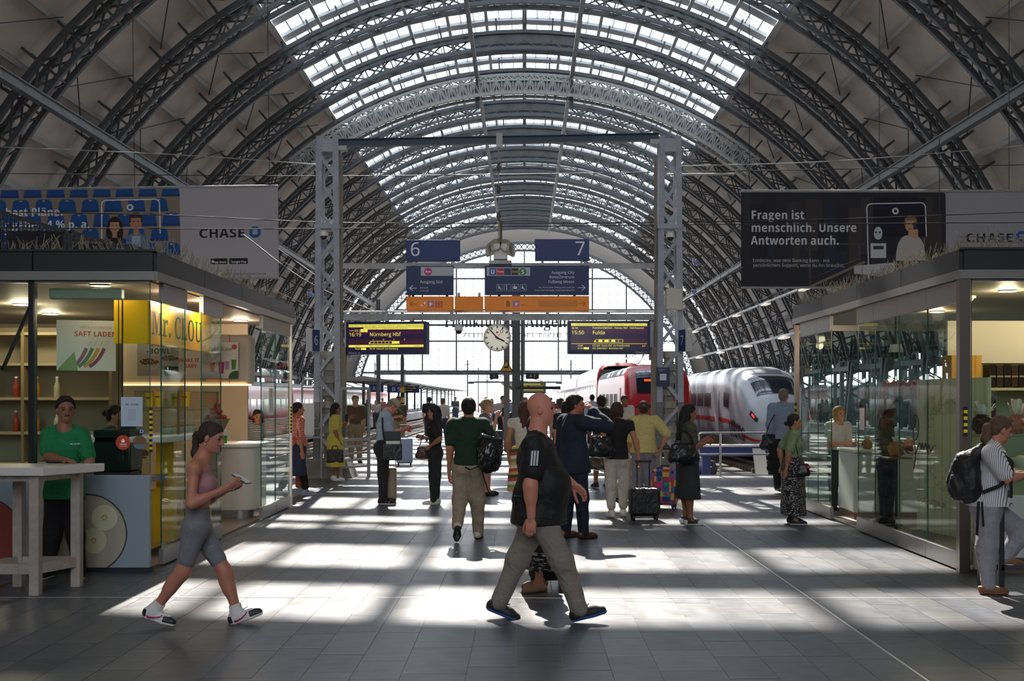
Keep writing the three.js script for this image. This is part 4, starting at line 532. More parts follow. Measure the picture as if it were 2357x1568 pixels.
  for (let i = 0; i < 18; i++) { const o = thing('bottle', ['red juice bottle on the wooden shelving', 'amber juice bottle on the wooden shelving', 'pale juice bottle on the wooden shelving'][i % 3], 'bottle', [-8.3 + (i % 9) * 0.27, i < 9 ? 1.318 : 1.768, -15.1], 0, 'juice bottles on the shelving'); mesh('glass', new THREE.LatheGeometry([[0, 0], [0.04, 0], [0.042, 0.15], [0.018, 0.2], [0.018, 0.25], [0, 0.25]].map(([a, b]) => new THREE.Vector2(a, b)), 12), M(['#9a3b2c', '#b98a2c', '#b9b29c'][i % 3], { roughness: 0.2 }), o); mb().cyl(V(0, 0.25, 0), V(0, 0.275, 0), 0.022, 0.022, 8).build('cap', MAT.white, o); }
  // ceiling lamps; the small one before the yellow sign is added to brighten it
  for (const [x, z, I] of [[-4.3, -17.4, 4], [-4.42, -11.98, 3], [-6.3, -14.4, 6], [-6.6, -16, 5]]) { const o = thing('ceiling_lamp', ['round ceiling lamp above the white rounded counter', 'small added ceiling lamp between the yellow sign and the front glass', 'round ceiling lamp behind the kiosk front glass', 'round ceiling lamp over the wooden shelving'][[-17.4, -11.98, -14.4, -16].indexOf(z)], 'lamp', [x, KH0 - 0.035, z]); mesh('rim', new THREE.TorusGeometry(0.1, 0.012, 8, 28).rotateX(Math.PI / 2), MAT.white, o); mb().cyl(V(0, -0.012, 0), V(0, 0.0, 0), 0.09, 0.09, 24).build('diffuser', M('#fff4dc', { emissive: '#ffe3b4', emissiveIntensity: 0.5 }), o); const l = new THREE.PointLight('#ffe4c2', I * 0.55, 0, 2); l.position.set(0, -0.05, 0); l.shadow.radius = 6; l.castShadow = true; o.add(l); }
  for (const z of [-12.75, -13.95]) { const o = thing('added_spot_lamp', 'added slim spot lamp lighting the lettered side of the yellow sign', 'lamp', [-3.87, KH0 - 0.03, z], 0, 'added spot lamps above the yellow sign'); mb().cyl(V(0, -0.06, 0), V(0, 0, 0), 0.03, 0.025, 14).build('barrel', MAT.dark, o); mb().cyl(V(0, -0.064, 0), V(0, -0.06, 0), 0.024, 0.024, 14).build('lens', M('#fff0d8', { emissive: '#ffe6c0', emissiveIntensity: 2 }), o); const l = new THREE.PointLight('#ffe8cc', 1.1, 0, 2); l.position.set(0, -0.085, 0); l.castShadow = true; o.add(l); }  // spots added only to brighten the lettered side board
  // paper notices, stickers and warning strips on the glass
  const sheet = (nm, label, w, h, pos, ry, draw, cat = 'notice') => { const o = thing(nm, label, cat, pos, ry); mb().box(0, 0, -0.001, w, h, 0.002).build('sheet', M('#d9dad6'), o); face(o, w, h, 0, 0, 0.0012, canvasTex(256, Math.round(256 * h / w), draw), {}, 'print'); };
  const zF = -K1D - 0.03;
  sheet('paper_notice', 'large pale paper notice with the shop name on the front glass', 0.22, 0.3, [P(301, 948, K1D).x, P(301, 948, K1D).y, zF], 0, (g, W, H) => { g.fillStyle = '#b9c3d0'; g.fillRect(0, 0, W, H); txt(g, 'Mr. CLOU', W / 2, H * 0.25, 34, '#222', 'center', 'bold'); g.fillStyle = '#667'; for (let i = 0; i < 9; i++) g.fillRect(W * 0.3, H * (0.42 + i * 0.045), W * 0.4, 3); });
  const disc = (label, px, py, r, c1, fn) => { const p = P(px, py, K1D), o = thing('window_sticker', label, 'sticker', [p.x, p.y, zF]); mb().cyl(V(0, 0, -0.001), V(0, 0, 0.001), r, r, 28).build('disc', M(c1), o); const m = mesh('print', new THREE.CircleGeometry(r * 0.97, 28), new THREE.MeshStandardMaterial({ map: canvasTex(128, 128, fn), roughness: 0.5 }), o); m.position.z = 0.0015; };
  disc('round orange delivery sticker on the kiosk front glass', 281, 1019, 0.075, '#c8431f', (g, W, H) => { g.fillStyle = '#c8431f'; g.fillRect(0, 0, W, H); g.fillStyle = '#fff'; g.beginPath(); g.moveTo(64, 30); g.lineTo(84, 48); g.lineTo(78, 48); g.lineTo(78, 64); g.lineTo(50, 64); g.lineTo(50, 48); g.lineTo(44, 48); g.fill(); g.fillRect(34, 76, 60, 7); g.fillRect(30, 96, 68, 3); });
  disc('round brown sticker beside the orange one on the glass', 319, 1019, 0.07, '#7a5a40', (g, W, H) => { g.fillStyle = '#7a5a40'; g.fillRect(0, 0, W, H); g.fillStyle = '#5f7f93'; g.fillRect(0, 84, W, 50); });
  sheet('window_sticker', 'small square blue and white sticker on the kiosk glass', 0.055, 0.055, [P(324, 993, K1D).x, P(324, 993, K1D).y, zF], 0, (g, W, H) => { g.fillStyle = '#26306a'; g.fillRect(0, 0, W, H); g.strokeStyle = '#fff'; g.lineWidth = 22; g.strokeRect(60, 60, 130, 130); }, 'sticker');
  const strip = (label, pos, ry, n, h) => { const o = thing('warning_strip', label, 'strip', pos, ry, 'yellow and black warning strips on glass'); for (let i = 0; i < n; i++) mb().box(0, -h / 2 + (i + 0.5) * h / n, 0, 0.03, h / n, 0.006).build('band', i % 2 ? M('#e0c11c') : MAT.black, o); };
  strip('long yellow and black warning strip beside the yellow pillar', [P(348, 990, K1D).x, P(348, 990, K1D).y, -K1D + 0.01], 0, 17, 0.45);
  strip('yellow and black warning strip at the open end of the juice kiosk', [K1X + 0.005, P(670, 966, 18.6).y, -18.55], 0, 15, 0.42);
  sheet('paper_notice', 'white paper notice with red tab near the kiosk end post', 0.3, 0.4, [K1X + 0.003, P(625, 925, 17.2).y, -17.1], Math.PI / 2, (g, W, H) => { g.fillStyle = '#e6e4de'; g.fillRect(0, 0, W, H); g.fillStyle = '#888'; for (let i = 0; i < 16; i++) g.fillRect(30, 40 + i * 17, 190, 4); g.fillStyle = '#a32a22'; g.fillRect(100, 0, 40, 110); });
  // black screens standing on the roof
  for (const [x0, x1, y0, lab] of [[-5.9, -5.15, 0.62, 'tall black mesh screen on the juice kiosk roof'], [-5.1, -4.45, 0.4, 'lower black mesh screen on the juice kiosk roof']]) { const o = thing('roof_screen', lab, 'screen', [0, KH1 - 0.02, -12.9]); const g = mb(); for (let x = x0; x <= x1; x += 0.045) g.bar(V(x, 0, 0), V(x + 0.0, y0 - (x - x0) * 0.3, 0), 0.008); for (let y = 0.03; y < y0; y += 0.045) g.bar(V(x0, y, 0), V(Math.min(x1, x0 + (y0 - y) / 0.3), y, 0), 0.008); g.build('mesh_infill', MAT.black, o); mb().bar(V(x0, y0, 0), V(x1, y0 - (x1 - x0) * 0.3, 0), 0.04).bar(V(x0, 0, 0), V(x0, y0, 0), 0.04).bar(V(x1, 0, 0), V(x1, y0 - (x1 - x0) * 0.3, 0), 0.04).build('frame', MAT.dark, o); mb().box((x0 + x1) / 2, y0 * 0.35, -0.5, x1 - x0, y0 * 0.7, 0.6).build('unit_housing', MAT.darker, o); }
}
// ---- kiosk two: the chocolate shop
const K2X = 4.4, K2D = 11.55, K2E = 18.7;
{
  const k = kioskShell('chocolate_kiosk', 'glass chocolate kiosk with sliding panels and steel corner post', -1, K2X, 9.6, K2D, K2E), dx = (px) => K2X * F / (px - CX);
  for (const [a, b] of [[2204, 2131], [2131, 2066], [2066, 2011], [2011, 1972], [1911, 1880], [1880, 1842]]) leaf(k, K2X + 0.02, -dx(a), K2X + 0.02, -dx(b), 0.02, KH0 - 0.02, 0.22, 0.17);
  mb().box(K2X + 0.02, KH0 / 2, -K2D - 0.02, 0.11, KH0, 0.09).build('corner_post', postMat, k); mb().box(K2X + 0.02, KH0 / 2, -K2E + 0.05, 0.07, KH0, 0.07).build('corner_post', postMat, k);
  leaf(k, K2X + 0.1, -K2D - 0.03, 7.0, -K2D - 0.03, 0.78, KH0 - 0.02, 0.02, 0); leaf(k, 7.0, -K2D - 0.03, 9.5, -K2D - 0.03, 0.78, KH0 - 0.02, 0.02, 0);
  for (let x = 4.6; x < 8.4; x += 1.3) leaf(k, x, -K2E + 0.05, x + 1.3, -K2E + 0.05, 0.02, KH0 - 0.02, 0.1, 0.1);
  mesh('parapet_panel', rbox(4.4, 0.74, 0.05, 0.008), M('#c9cfc9', { roughness: 0.35 }), k).position.set(6.7, 0.41, -K2D + 0.04); mb().box(6.7, 0.025, -K2D + 0.03, 4.4, 0.05, 0.03).build('kick_rail', M('#7c6350', { roughness: 0.5 }), k);
  mb().box(8.2, 1.5, -15.2, 0.06, 2.95, 6).build('inner_wall', M('#a3a58c', { roughness: 0.7 }), k);
  mb().box(6.6, 2.42, -13.6, 3.2, 0.5, 0.05).build('bulkhead', M('#d8cfbf', { roughness: 0.6 }), k); mb().box(6.6, 2.0, -13.62, 3.2, 0.34, 0.04).build('olive_band', M('#7b7434', { roughness: 0.6 }), k); mb().box(6.9, 1.2, -13.64, 2.6, 1.3, 0.03).build('green_backboard', M('#93a08a', { roughness: 0.6 }), k);
  { const o = thing('wall_cabinet', 'honey coloured wooden cabinet with grooved doors inside the chocolate kiosk', 'cabinet', [5.08, 1.92, -13.35]); for (let i = 0; i < 5; i++) mb().box(-0.14 + i * 0.07, 0.16, 0, 0.066, 0.34, 0.3).build('plank', M(['#c4933f', '#bb8a3a'][i % 2], { roughness: 0.5 }), o); mb().box(0, -0.025, 0, 0.37, 0.03, 0.31).build('base_board', M('#8a6a30'), o); }
  one('display_shelf', mb().box(6.2, 1.86, -13.3, 2.6, 0.03, 0.4), M('#b9b29a', { roughness: 0.5 }), 'upper display shelf with boxes inside the chocolate kiosk', 'shelf'); one('display_shelf', mb().box(5.9, 1.36, -12.2, 2.4, 0.02, 0.5), KG, 'glass shelf with cellophane gift bundles behind the kiosk front', 'shelf'); one('display_shelf', mb().box(5.9, 1.02, -12.2, 2.4, 0.02, 0.5), KG, 'lower glass shelf with white porcelain behind the kiosk front', 'shelf');
  for (let i = 0; i < 5; i++) { const o = thing('gift_box', ['flat black gift box standing on the upper display shelf', 'dark brown gift box standing on the upper display shelf'][i % 2], 'box', [5.36 + i * 0.085, 1.875, -13.25], 0, 'dark gift boxes on the upper shelf'); mesh('carton', rbox(0.07, 0.27 - (i % 2) * 0.02, 0.2, 0.006), M(['#1d1a18', '#3a2a20'][i % 2], { roughness: 0.35 }), o).position.y = 0.135; mb().box(0, 0.13, 0.101, 0.072, 0.02, 0.003).build('ribbon', M('#8a7a5c'), o); }
  { const o = thing('wicker_basket', 'pale round wicker basket on the upper display shelf', 'basket', [5.98, 1.875, -13.25]); const g = mb(); for (let i = 0; i < 8; i++) g.add(new THREE.TorusGeometry(0.15 + i * 0.004, 0.02, 6, 24).rotateX(Math.PI / 2), M4(0, 0.02 + i * 0.037, 0)); g.build('weave', M('#bdb59c', { roughness: 0.9 }), o); mb().cyl(V(0, 0, 0), V(0, 0.28, 0), 0.14, 0.15, 20).build('lining', M('#a79f86'), o); }
  const crinkle = (s, col, seed2) => { const g = new THREE.IcosahedronGeometry(s, 3), p = g.attributes.position; for (let i = 0; i < p.count; i++) { const v = V().fromBufferAttribute(p, i), f = 1 + 0.3 * noise.noise(v.x * 28 + seed2, v.y * 28, v.z * 28); p.setXYZ(i, v.x * f, v.y * f, v.z * f); } g.computeVertexNormals(); return g; };
  const cello = M('#d9cfc6', { roughness: 0.12 });
  for (let i = 0; i < 5; i++) { const o = thing('gift_bundle', ['large cellophane gift bundle of dark chocolates', 'cellophane gift bundle with pink wrapping', 'cellophane gift bundle of amber sweets'][i % 3] + ' on the glass shelf', 'gift', [4.85 + i * 0.36, 1.372, -12.15], i, 'cellophane gift bundles behind the front glass'); mesh('sweets', crinkle(0.11, 0, i * 7), M(['#3d2417', '#b06a58', '#9a5a2a'][i % 3], { roughness: 0.5 }), o).position.y = 0.11; const w = mb(); for (let j = 0; j < 26; j++) { const a = j * 2.4, r = rr(0.05, 0.14); w.bar(V(Math.cos(a) * 0.03, 0.2, Math.sin(a) * 0.03), V(Math.cos(a) * r, 0.24 + rr(0.02, 0.14), Math.sin(a) * r), 0.03, 0.002); } w.build('wrapping_tuft', cello, o); mb().cyl(V(0, 0.19, 0), V(0, 0.21, 0), 0.035, 0.035, 10).build('ribbon', M('#b3705c'), o); }
  for (let i = 0; i < 5; i++) { const o = thing('porcelain_bowl', 'white porcelain bowl on the lower glass shelf', 'bowl', [4.95 + i * 0.3, 1.03, -12.15], 0, 'white porcelain on the lower shelf'); mesh('dish', new THREE.LatheGeometry([[0, 0], [0.05, 0], [0.1, 0.09], [0.095, 0.092], [0.045, 0.012], [0, 0.012]].map(([a, b]) => new THREE.Vector2(a, b)), 18), M('#d9d6cc', { roughness: 0.2 }), o); mesh('sweets', new THREE.SphereGeometry(0.08, 14, 8, 0, 7, 0, 1.4), M('#c9b493', { roughness: 0.7 }), o).position.y = 0.045; }
  one('display_shelf', mb().box(5.35, 1.86, -15.2, 1.3, 0.02, 0.3), KG, 'glass shelf with a row of red sweet bags at mid kiosk', 'shelf');
  for (let i = 0; i < 10; i++) { const o = thing('sweet_bag', 'clear bag of red and amber sweets on the mid kiosk shelf', 'bag', [4.78 + i * 0.12, 1.87, -15.2], i, 'bags of sweets in a row'); mesh('sweets', crinkle(0.06, 0, i * 3), M(['#a33a22', '#b5652c', '#8f2f26'][i % 3], { roughness: 0.3 }), o).position.y = 0.06; mb().cyl(V(0, 0.1, 0), V(0, 0.13, 0), 0.012, 0.03, 8).build('twist_top', cello, o); }
  for (const [x, z, w, l, lab] of [[5.35, -16.8, 1.3, 0.8, 'white sales counter with wooden plinth near the open kiosk door'], [6.3, -17.9, 1.0, 0.6, 'second white sales counter at the back of the chocolate kiosk']]) { const o = thing('sales_counter', lab, 'counter', [x, 0, z]); mesh('body', rbox(w, 0.86, l, 0.02), M('#cfd6cf', { roughness: 0.3 }), o).position.y = 0.55; mesh('worktop', rbox(w + 0.04, 0.04, l + 0.04, 0.01), MAT.white, o).position.y = 1.0; mb().box(0, 0.07, 0, w - 0.02, 0.14, l - 0.02).build('plinth', M('#8a6a58', { roughness: 0.5 }), o); }
  for (let i = 0; i < 4; i++) { const o = thing('sweet_bag', 'clear bag of nuts on the white sales counter', 'bag', [4.95 + i * 0.2, 1.02, -16.6], i, 'bags of nuts on the sales counter'); mesh('nuts', crinkle(0.075, 0, 20 + i * 3), M(['#a57a4a', '#b58a5a'][i % 2], { roughness: 0.5 }), o).position.y = 0.075; mb().cyl(V(0, 0.13, 0), V(0, 0.19, 0), 0.015, 0.05, 9).build('twist_top', cello, o); }
  { const o = thing('display_stand', 'slim stand with a bag of crisps beside the sliding glass', 'stand', [4.66, 0, -14.4]); mb().cyl(V(0, 0, 0), V(0, 0.03, 0), 0.2, 0.2, 20).build('foot', MAT.dark, o); mb().cyl(V(0, 0.03, 0), V(0, 1.0, 0), 0.02, 0.02, 8).build('pole', MAT.dark, o); mb().box(0, 1.01, 0, 0.3, 0.02, 0.3).build('tray', M('#8a6a58'), o); const b = thing('sweet_bag', 'clear bag of golden crisps on the slim stand', 'bag', [4.66, 1.02, -14.4]); mesh('crisps', crinkle(0.1, 0, 44), M('#b5763a', { roughness: 0.6 }), b).position.y = 0.1; mb().cyl(V(0, 0.17, 0), V(0, 0.25, 0), 0.02, 0.06, 9).build('twist_top', cello, b); }
  { // cream screen with printed flowers and lettering
    const o = thing('folding_screen', 'cream display screen with yellow garland print behind the kiosk glass', 'screen', [4.72, 0, -12.75], -Math.PI / 2 + 0.22); const t = canvasTex(512, 768, (g, W, H) => { g.fillStyle = '#cfc3a2'; g.fillRect(0, 0, W, H); g.fillStyle = '#c0b28a'; for (let i = 0; i < 9; i++) g.fillRect(i * 60 + 8, 0, 12, H); g.strokeStyle = '#b3a258'; g.lineWidth = 5; for (let i = 0; i < 40; i++) { const a = i / 40 * 6.28, x = W / 2 + Math.cos(a) * 170, y = H * 0.42 + Math.sin(a) * 230; g.beginPath(); g.arc(x, y, 13 + (i % 3) * 5, 0, 4.5); g.stroke(); } });
    mb().box(0, 1.1, -0.03, 1.35, 1.75, 0.04).build('panel', M('#cfc3a2', { roughness: 0.7 }), o); face(o, 1.33, 1.73, 0, 1.1, -0.008, t, { roughness: 0.7 }, 'garland_print'); for (const s of [-0.6, 0.6]) mb().box(s, 0.12, -0.03, 0.05, 0.24, 0.3).build('foot', MAT.brushed, o); }
  { // lettering fixed to the glass
    const o = thing('glass_lettering', 'dark script and CHOCOLATIER.DE lettering on the sliding glass', 'lettering'); const z0 = -12.0, z1 = -13.2;
    const c = new THREE.CatmullRomCurve3([[13.02, 1.26], [12.86, 1.32], [12.83, 1.52], [12.95, 1.58], [13.0, 1.4], [12.92, 1.1], [12.98, 0.96], [12.86, 1.2], [12.78, 1.26], [12.74, 1.19], [12.7, 1.26], [12.66, 1.19], [12.6, 1.26], [12.55, 1.19], [12.5, 1.25], [12.44, 1.18], [12.36, 1.24], [12.28, 1.25]].map(([d, y]) => V(K2X - 0.002, y, -d)));
    mb().pipe(c.getPoints(110), 0.007, 5).build('script', M('#4a3a30'), o);
    const cv = canvasTex(1024, 110, (g, W, H) => { g.clearRect(0, 0, W, H); g.font = 'bold 92px sans-serif'; g.fillStyle = '#4a3a30'; g.textBaseline = 'middle'; g.textAlign = 'center'; g.save(); g.translate(W / 2, H / 2); const w = g.measureText('CHOCOLATIER.DE').width; g.scale(W * 0.97 / w, 1); g.fillText('CHOCOLATIER.DE', 0, 0); g.restore(); });
    const f = face(o, 0.92, 0.09, K2X - 0.003, 0.63, -12.42, cv, { transparent: true, alphaTest: 0.4 }, 'letters'); f.rotation.y = -Math.PI / 2; }
  { const o = thing('security_camera', 'dome camera hanging behind the chocolate kiosk glass', 'camera', [P(2062, 820, 14.6).x, 2.33, -14.6]); mb().cyl(V(0, 0.1, 0), V(0, 0.6, 0), 0.015, 0.015, 8).build('stem', MAT.dark, o); mesh('hood', new THREE.CylinderGeometry(0.07, 0.09, 0.1, 18), MAT.white, o).position.y = 0.06; mesh('dome', new THREE.SphereGeometry(0.075, 16, 10), MAT.darker, o); }
  const lamps = [[5.3, -12.6, 5, 'recessed ceiling lamp near the steel corner post'], [6.3, -12.8, 6, 'recessed ceiling lamp above the gift bundles'], [5.6, -15.6, 4, 'recessed ceiling lamp above the red sweet bags']];
  for (const [x, z, I, lab] of lamps) { const o = thing('ceiling_lamp', lab, 'lamp', [x, KH0 - 0.035, z]); mesh('rim', new THREE.TorusGeometry(0.09, 0.012, 8, 24).rotateX(Math.PI / 2), MAT.white, o); mb().cyl(V(0, -0.01, 0), V(0, 0, 0), 0.082, 0.082, 20).build('diffuser', M('#ffeccb', { emissive: '#ffd79a', emissiveIntensity: 2 }), o); const l = new THREE.PointLight('#ffe2bc', I * 0.45, 0, 2); l.position.set(0, -0.05, 0); l.shadow.radius = 4; l.castShadow = true; o.add(l); }
  { const o = thing('smoke_detector', 'white smoke detector on the chocolate kiosk ceiling', 'detector', [P(2232, 728, 13.3).x, KH0 - 0.03, -13.3]); mb().cyl(V(0, -0.03, 0), V(0, 0, 0), 0.07, 0.07, 18).build('base', MAT.white, o); mb().cyl(V(0, -0.06, 0), V(0, -0.03, 0), 0.03, 0.05, 14).build('sensor', MAT.white, o); }
  { const o = thing('warning_strip', 'yellow and black warning strip on the steel corner post', 'strip', [P(2218, 970, K2D).x, P(2218, 970, K2D).y, -K2D + 0.05]); for (let i = 0; i < 9; i++) mb().box(0, -0.13 + i * 0.0325, 0, 0.035, 0.0325, 0.012).build('band', i % 2 ? M('#e6c91c') : MAT.black, o); }
  { const o = thing('warning_strip', 'short yellow and black strip at the far end of the chocolate kiosk', 'strip', [K2X - 0.01, P(1830, 952, 18.6).y, -18.6]); for (let i = 0; i < 7; i++) mb().box(0, -0.15 + i * 0.05, 0, 0.035, 0.05, 0.03).build('band', i % 2 ? M('#8f9a2c') : MAT.black, o); }
  { const o = thing('paper_notice', 'small white paper notice in a red frame by the kiosk door', 'notice', [K2X + 0.01, P(1985, 965, 15).y, -15.0], -Math.PI / 2); mb().box(0, 0, 0, 0.22, 0.3, 0.004).build('frame', M('#a33a34'), o); face(o, 0.2, 0.28, 0, 0, 0.003, canvasTex(128, 180, (g, W, H) => { g.fillStyle = '#dedcd4'; g.fillRect(0, 0, W, H); g.fillStyle = '#888'; for (let i = 0; i < 14; i++) g.fillRect(14, 14 + i * 11, 100, 3); }), {}, 'print'); }
  { const o = thing('roof_screen', 'wire mesh basket guarding the chocolate kiosk roof edge', 'screen', [5.0, KH1, -13.2]); const g = mb(); for (let i = 0; i < 30; i++) { const x = i * 0.08; g.bar(V(x, 0, 0), V(x, 0.05 + x * 0.14, 0), 0.006).bar(V(x, 0.05 + x * 0.14, 0), V(x, 0.05 + x * 0.14, -0.8), 0.006); } for (let j = 0; j < 7; j++) g.bar(V(0, j * 0.06, 0), V(2.4, j * 0.06, 0), 0.006).bar(V(0, 0.05, -j * 0.12), V(2.4, 0.39, -j * 0.12), 0.006); g.build('mesh_infill', M('#4a4744'), o); }
  { const o = thing('bar_table', 'tall black bar table where the woman with the backpack leans', 'table', [4.36, 0, -10.5]); mesh('tabletop', rbox(0.9, 0.05, 0.6, 0.012), M('#17181a', { roughness: 0.35 }), o).position.set(0.26, 1.08, 0); for (const [x, z] of [[-0.1, -0.22], [-0.1, 0.22], [0.62, -0.22], [0.62, 0.22]]) mb().box(x, 0.53, z, 0.05, 1.06, 0.05).build('leg', M('#26282b', { roughness: 0.4 }), o); mb().box(0.26, 0.24, 0.22, 0.72, 0.05, 0.05).box(0.26, 0.24, -0.22, 0.72, 0.05, 0.05).box(-0.1, 0.24, 0, 0.05, 0.05, 0.44).build('foot_rail', M('#3a3d41', { roughness: 0.4 }), o); }
}
{ // white high table in front of the juice kiosk
  const o = thing('high_table', 'white wooden high table the man in green leans on', 'table', [-4.29, 0, -10.47]), m = M('#b9aca0', { roughness: 0.6, map: withMap(wearTex, 0.7) }), t = M('#c9c4bf', { roughness: 0.4 });
  mesh('tabletop', slab([[-1.3, -0.34], [0.05, -0.34], [0.34, 0.34], [-1.3, 0.34]], 0.075, 0.008).rotateX(-Math.PI / 2), t, o).position.set(0, 1.105, 0);
  const L = [[-0.62, 0.24], [-0.06, 0.24], [-0.42, -0.24], [0.12, -0.24]]; for (const [x, z] of L) mb().box(x, 0.535, z, 0.085, 1.065, 0.085).build('leg', m, o);
  mb().bar(V(L[0][0], 0.235, L[0][1]), V(L[1][0], 0.235, L[1][1]), 0.05, 0.09).bar(V(L[2][0], 0.235, L[2][1]), V(L[3][0], 0.235, L[3][1]), 0.05, 0.09).bar(V(L[0][0], 0.235, L[0][1]), V(L[2][0], 0.235, L[2][1]), 0.05, 0.09).bar(V(L[1][0], 0.235, L[1][1]), V(L[3][0], 0.235, L[3][1]), 0.05, 0.09).build('stretcher', m, o);
  mb().bar(V(L[0][0], 1.04, L[0][1]), V(L[1][0], 1.04, L[1][1]), 0.04, 0.05).bar(V(L[1][0], 1.04, L[1][1]), V(L[3][0], 1.04, L[3][1]), 0.04, 0.05).build('apron', m, o);
}
// ---------------------------------------------------------------- banners hanging in the hall
function banner(label, x0, x1, y0, y1, d, tilt, draw) {
  const s = 2, W = (x1 - x0), H = (y1 - y0), k = d / F, o = thing('advertising_banner', label, 'banner', [((x0 + x1) / 2 - CX) * k, EYE - ((y0 + y1) / 2 - CY) * k, -d]); o.rotation.z = tilt;
  const tex = canvasTex(Math.round(W * s), Math.round(H * s), (g) => { g.scale(s, s); g.translate(-x0, -y0); draw(g); });
  const pg = new THREE.PlaneGeometry(W * k, H * k, 60, 14), p = pg.attributes.position; for (let i = 0; i < p.count; i++) { const u = p.getX(i), v = p.getY(i); p.setZ(i, 0.05 * noise.noise(u * 0.5, v * 0.4, 3) + 0.015 * noise.noise(u * 2, v * 1.2, 7)); } pg.computeVertexNormals();
  mesh('print', pg, new THREE.MeshStandardMaterial({ map: tex, roughness: 0.75 }), o); const bk = pg.clone().translate(0, 0, -0.02); mesh('backing', bk, M('#3c3d42', { roughness: 0.9 }), o);
  mb().cyl(V(-W * k / 2, H * k / 2, 0), V(W * k / 2, H * k / 2, 0), 0.05, 0.05, 8).build('top_tube', MAT.galv, o); mb().cyl(V(-W * k / 2, -H * k / 2, 0), V(W * k / 2, -H * k / 2, 0), 0.04, 0.04, 8).build('bottom_tube', MAT.galv, o);
  for (const u of [-0.48, -0.16, 0.16, 0.48]) mb().cyl(V(u * W * k, H * k / 2, 0), V(u * W * k, H * k / 2 + 7, 0), 0.012, 0.012, 5).build('suspension_wire', MAT.dark, o);
}
const octagon = (g, x, y, r, c, bg) => { g.fillStyle = c; for (let i = 0; i < 4; i++) { g.save(); g.translate(x, y); g.rotate(i * Math.PI / 2); g.beginPath(); g.moveTo(-r * 0.42, -r); g.lineTo(r * 0.42, -r); g.lineTo(r * 0.98, -r * 0.44); g.lineTo(-r * 0.42, -r * 0.44); g.closePath(); g.fill(); g.restore(); } };
const chase = (g, x, y, w, h) => { g.save(); g.translate(x, y); g.font = 'bold 30px sans-serif'; const m = g.measureText('CHASE').width; g.scale(w / m, h / 22); g.fillStyle = '#20222e'; g.textBaseline = 'alphabetic'; g.textAlign = 'left'; g.fillText('CHASE', 0, 0); g.restore(); };
function bust(g, x, y, s, hair, skin, coat, long) { g.fillStyle = coat; g.beginPath(); g.moveTo(x - s * 1.3, y + s * 3.2); g.quadraticCurveTo(x - s * 1.3, y + s * 1.2, x - s * 0.4, y + s * 0.95); g.lineTo(x + s * 0.4, y + s * 0.95); g.quadraticCurveTo(x + s * 1.3, y + s * 1.2, x + s * 1.3, y + s * 3.2); g.fill(); if (long) { g.fillStyle = hair; g.beginPath(); g.ellipse(x, y + s * 0.5, s * 0.78, s * 1.35, 0, 0, 7); g.fill(); } g.fillStyle = skin; g.fillRect(x - s * 0.22, y + s * 0.4, s * 0.44, s * 0.7); g.beginPath(); g.ellipse(x, y, s * 0.5, s * 0.68, 0, 0, 7); g.fill(); g.fillStyle = hair; g.beginPath(); g.ellipse(x, y - s * 0.34, s * 0.55, s * 0.46, 0, Math.PI, 0); g.fill(); g.fillRect(x - s * 0.55, y - s * 0.36, s * 0.14, s * 0.4); g.fillRect(x + s * 0.41, y - s * 0.36, s * 0.14, s * 0.4); g.fillStyle = '#3a2620'; g.fillRect(x - s * 0.26, y - s * 0.06, s * 0.16, s * 0.06); g.fillRect(x + s * 0.1, y - s * 0.06, s * 0.16, s * 0.06); g.fillStyle = '#a0524a'; g.fillRect(x - s * 0.14, y + s * 0.34, s * 0.28, s * 0.07); }
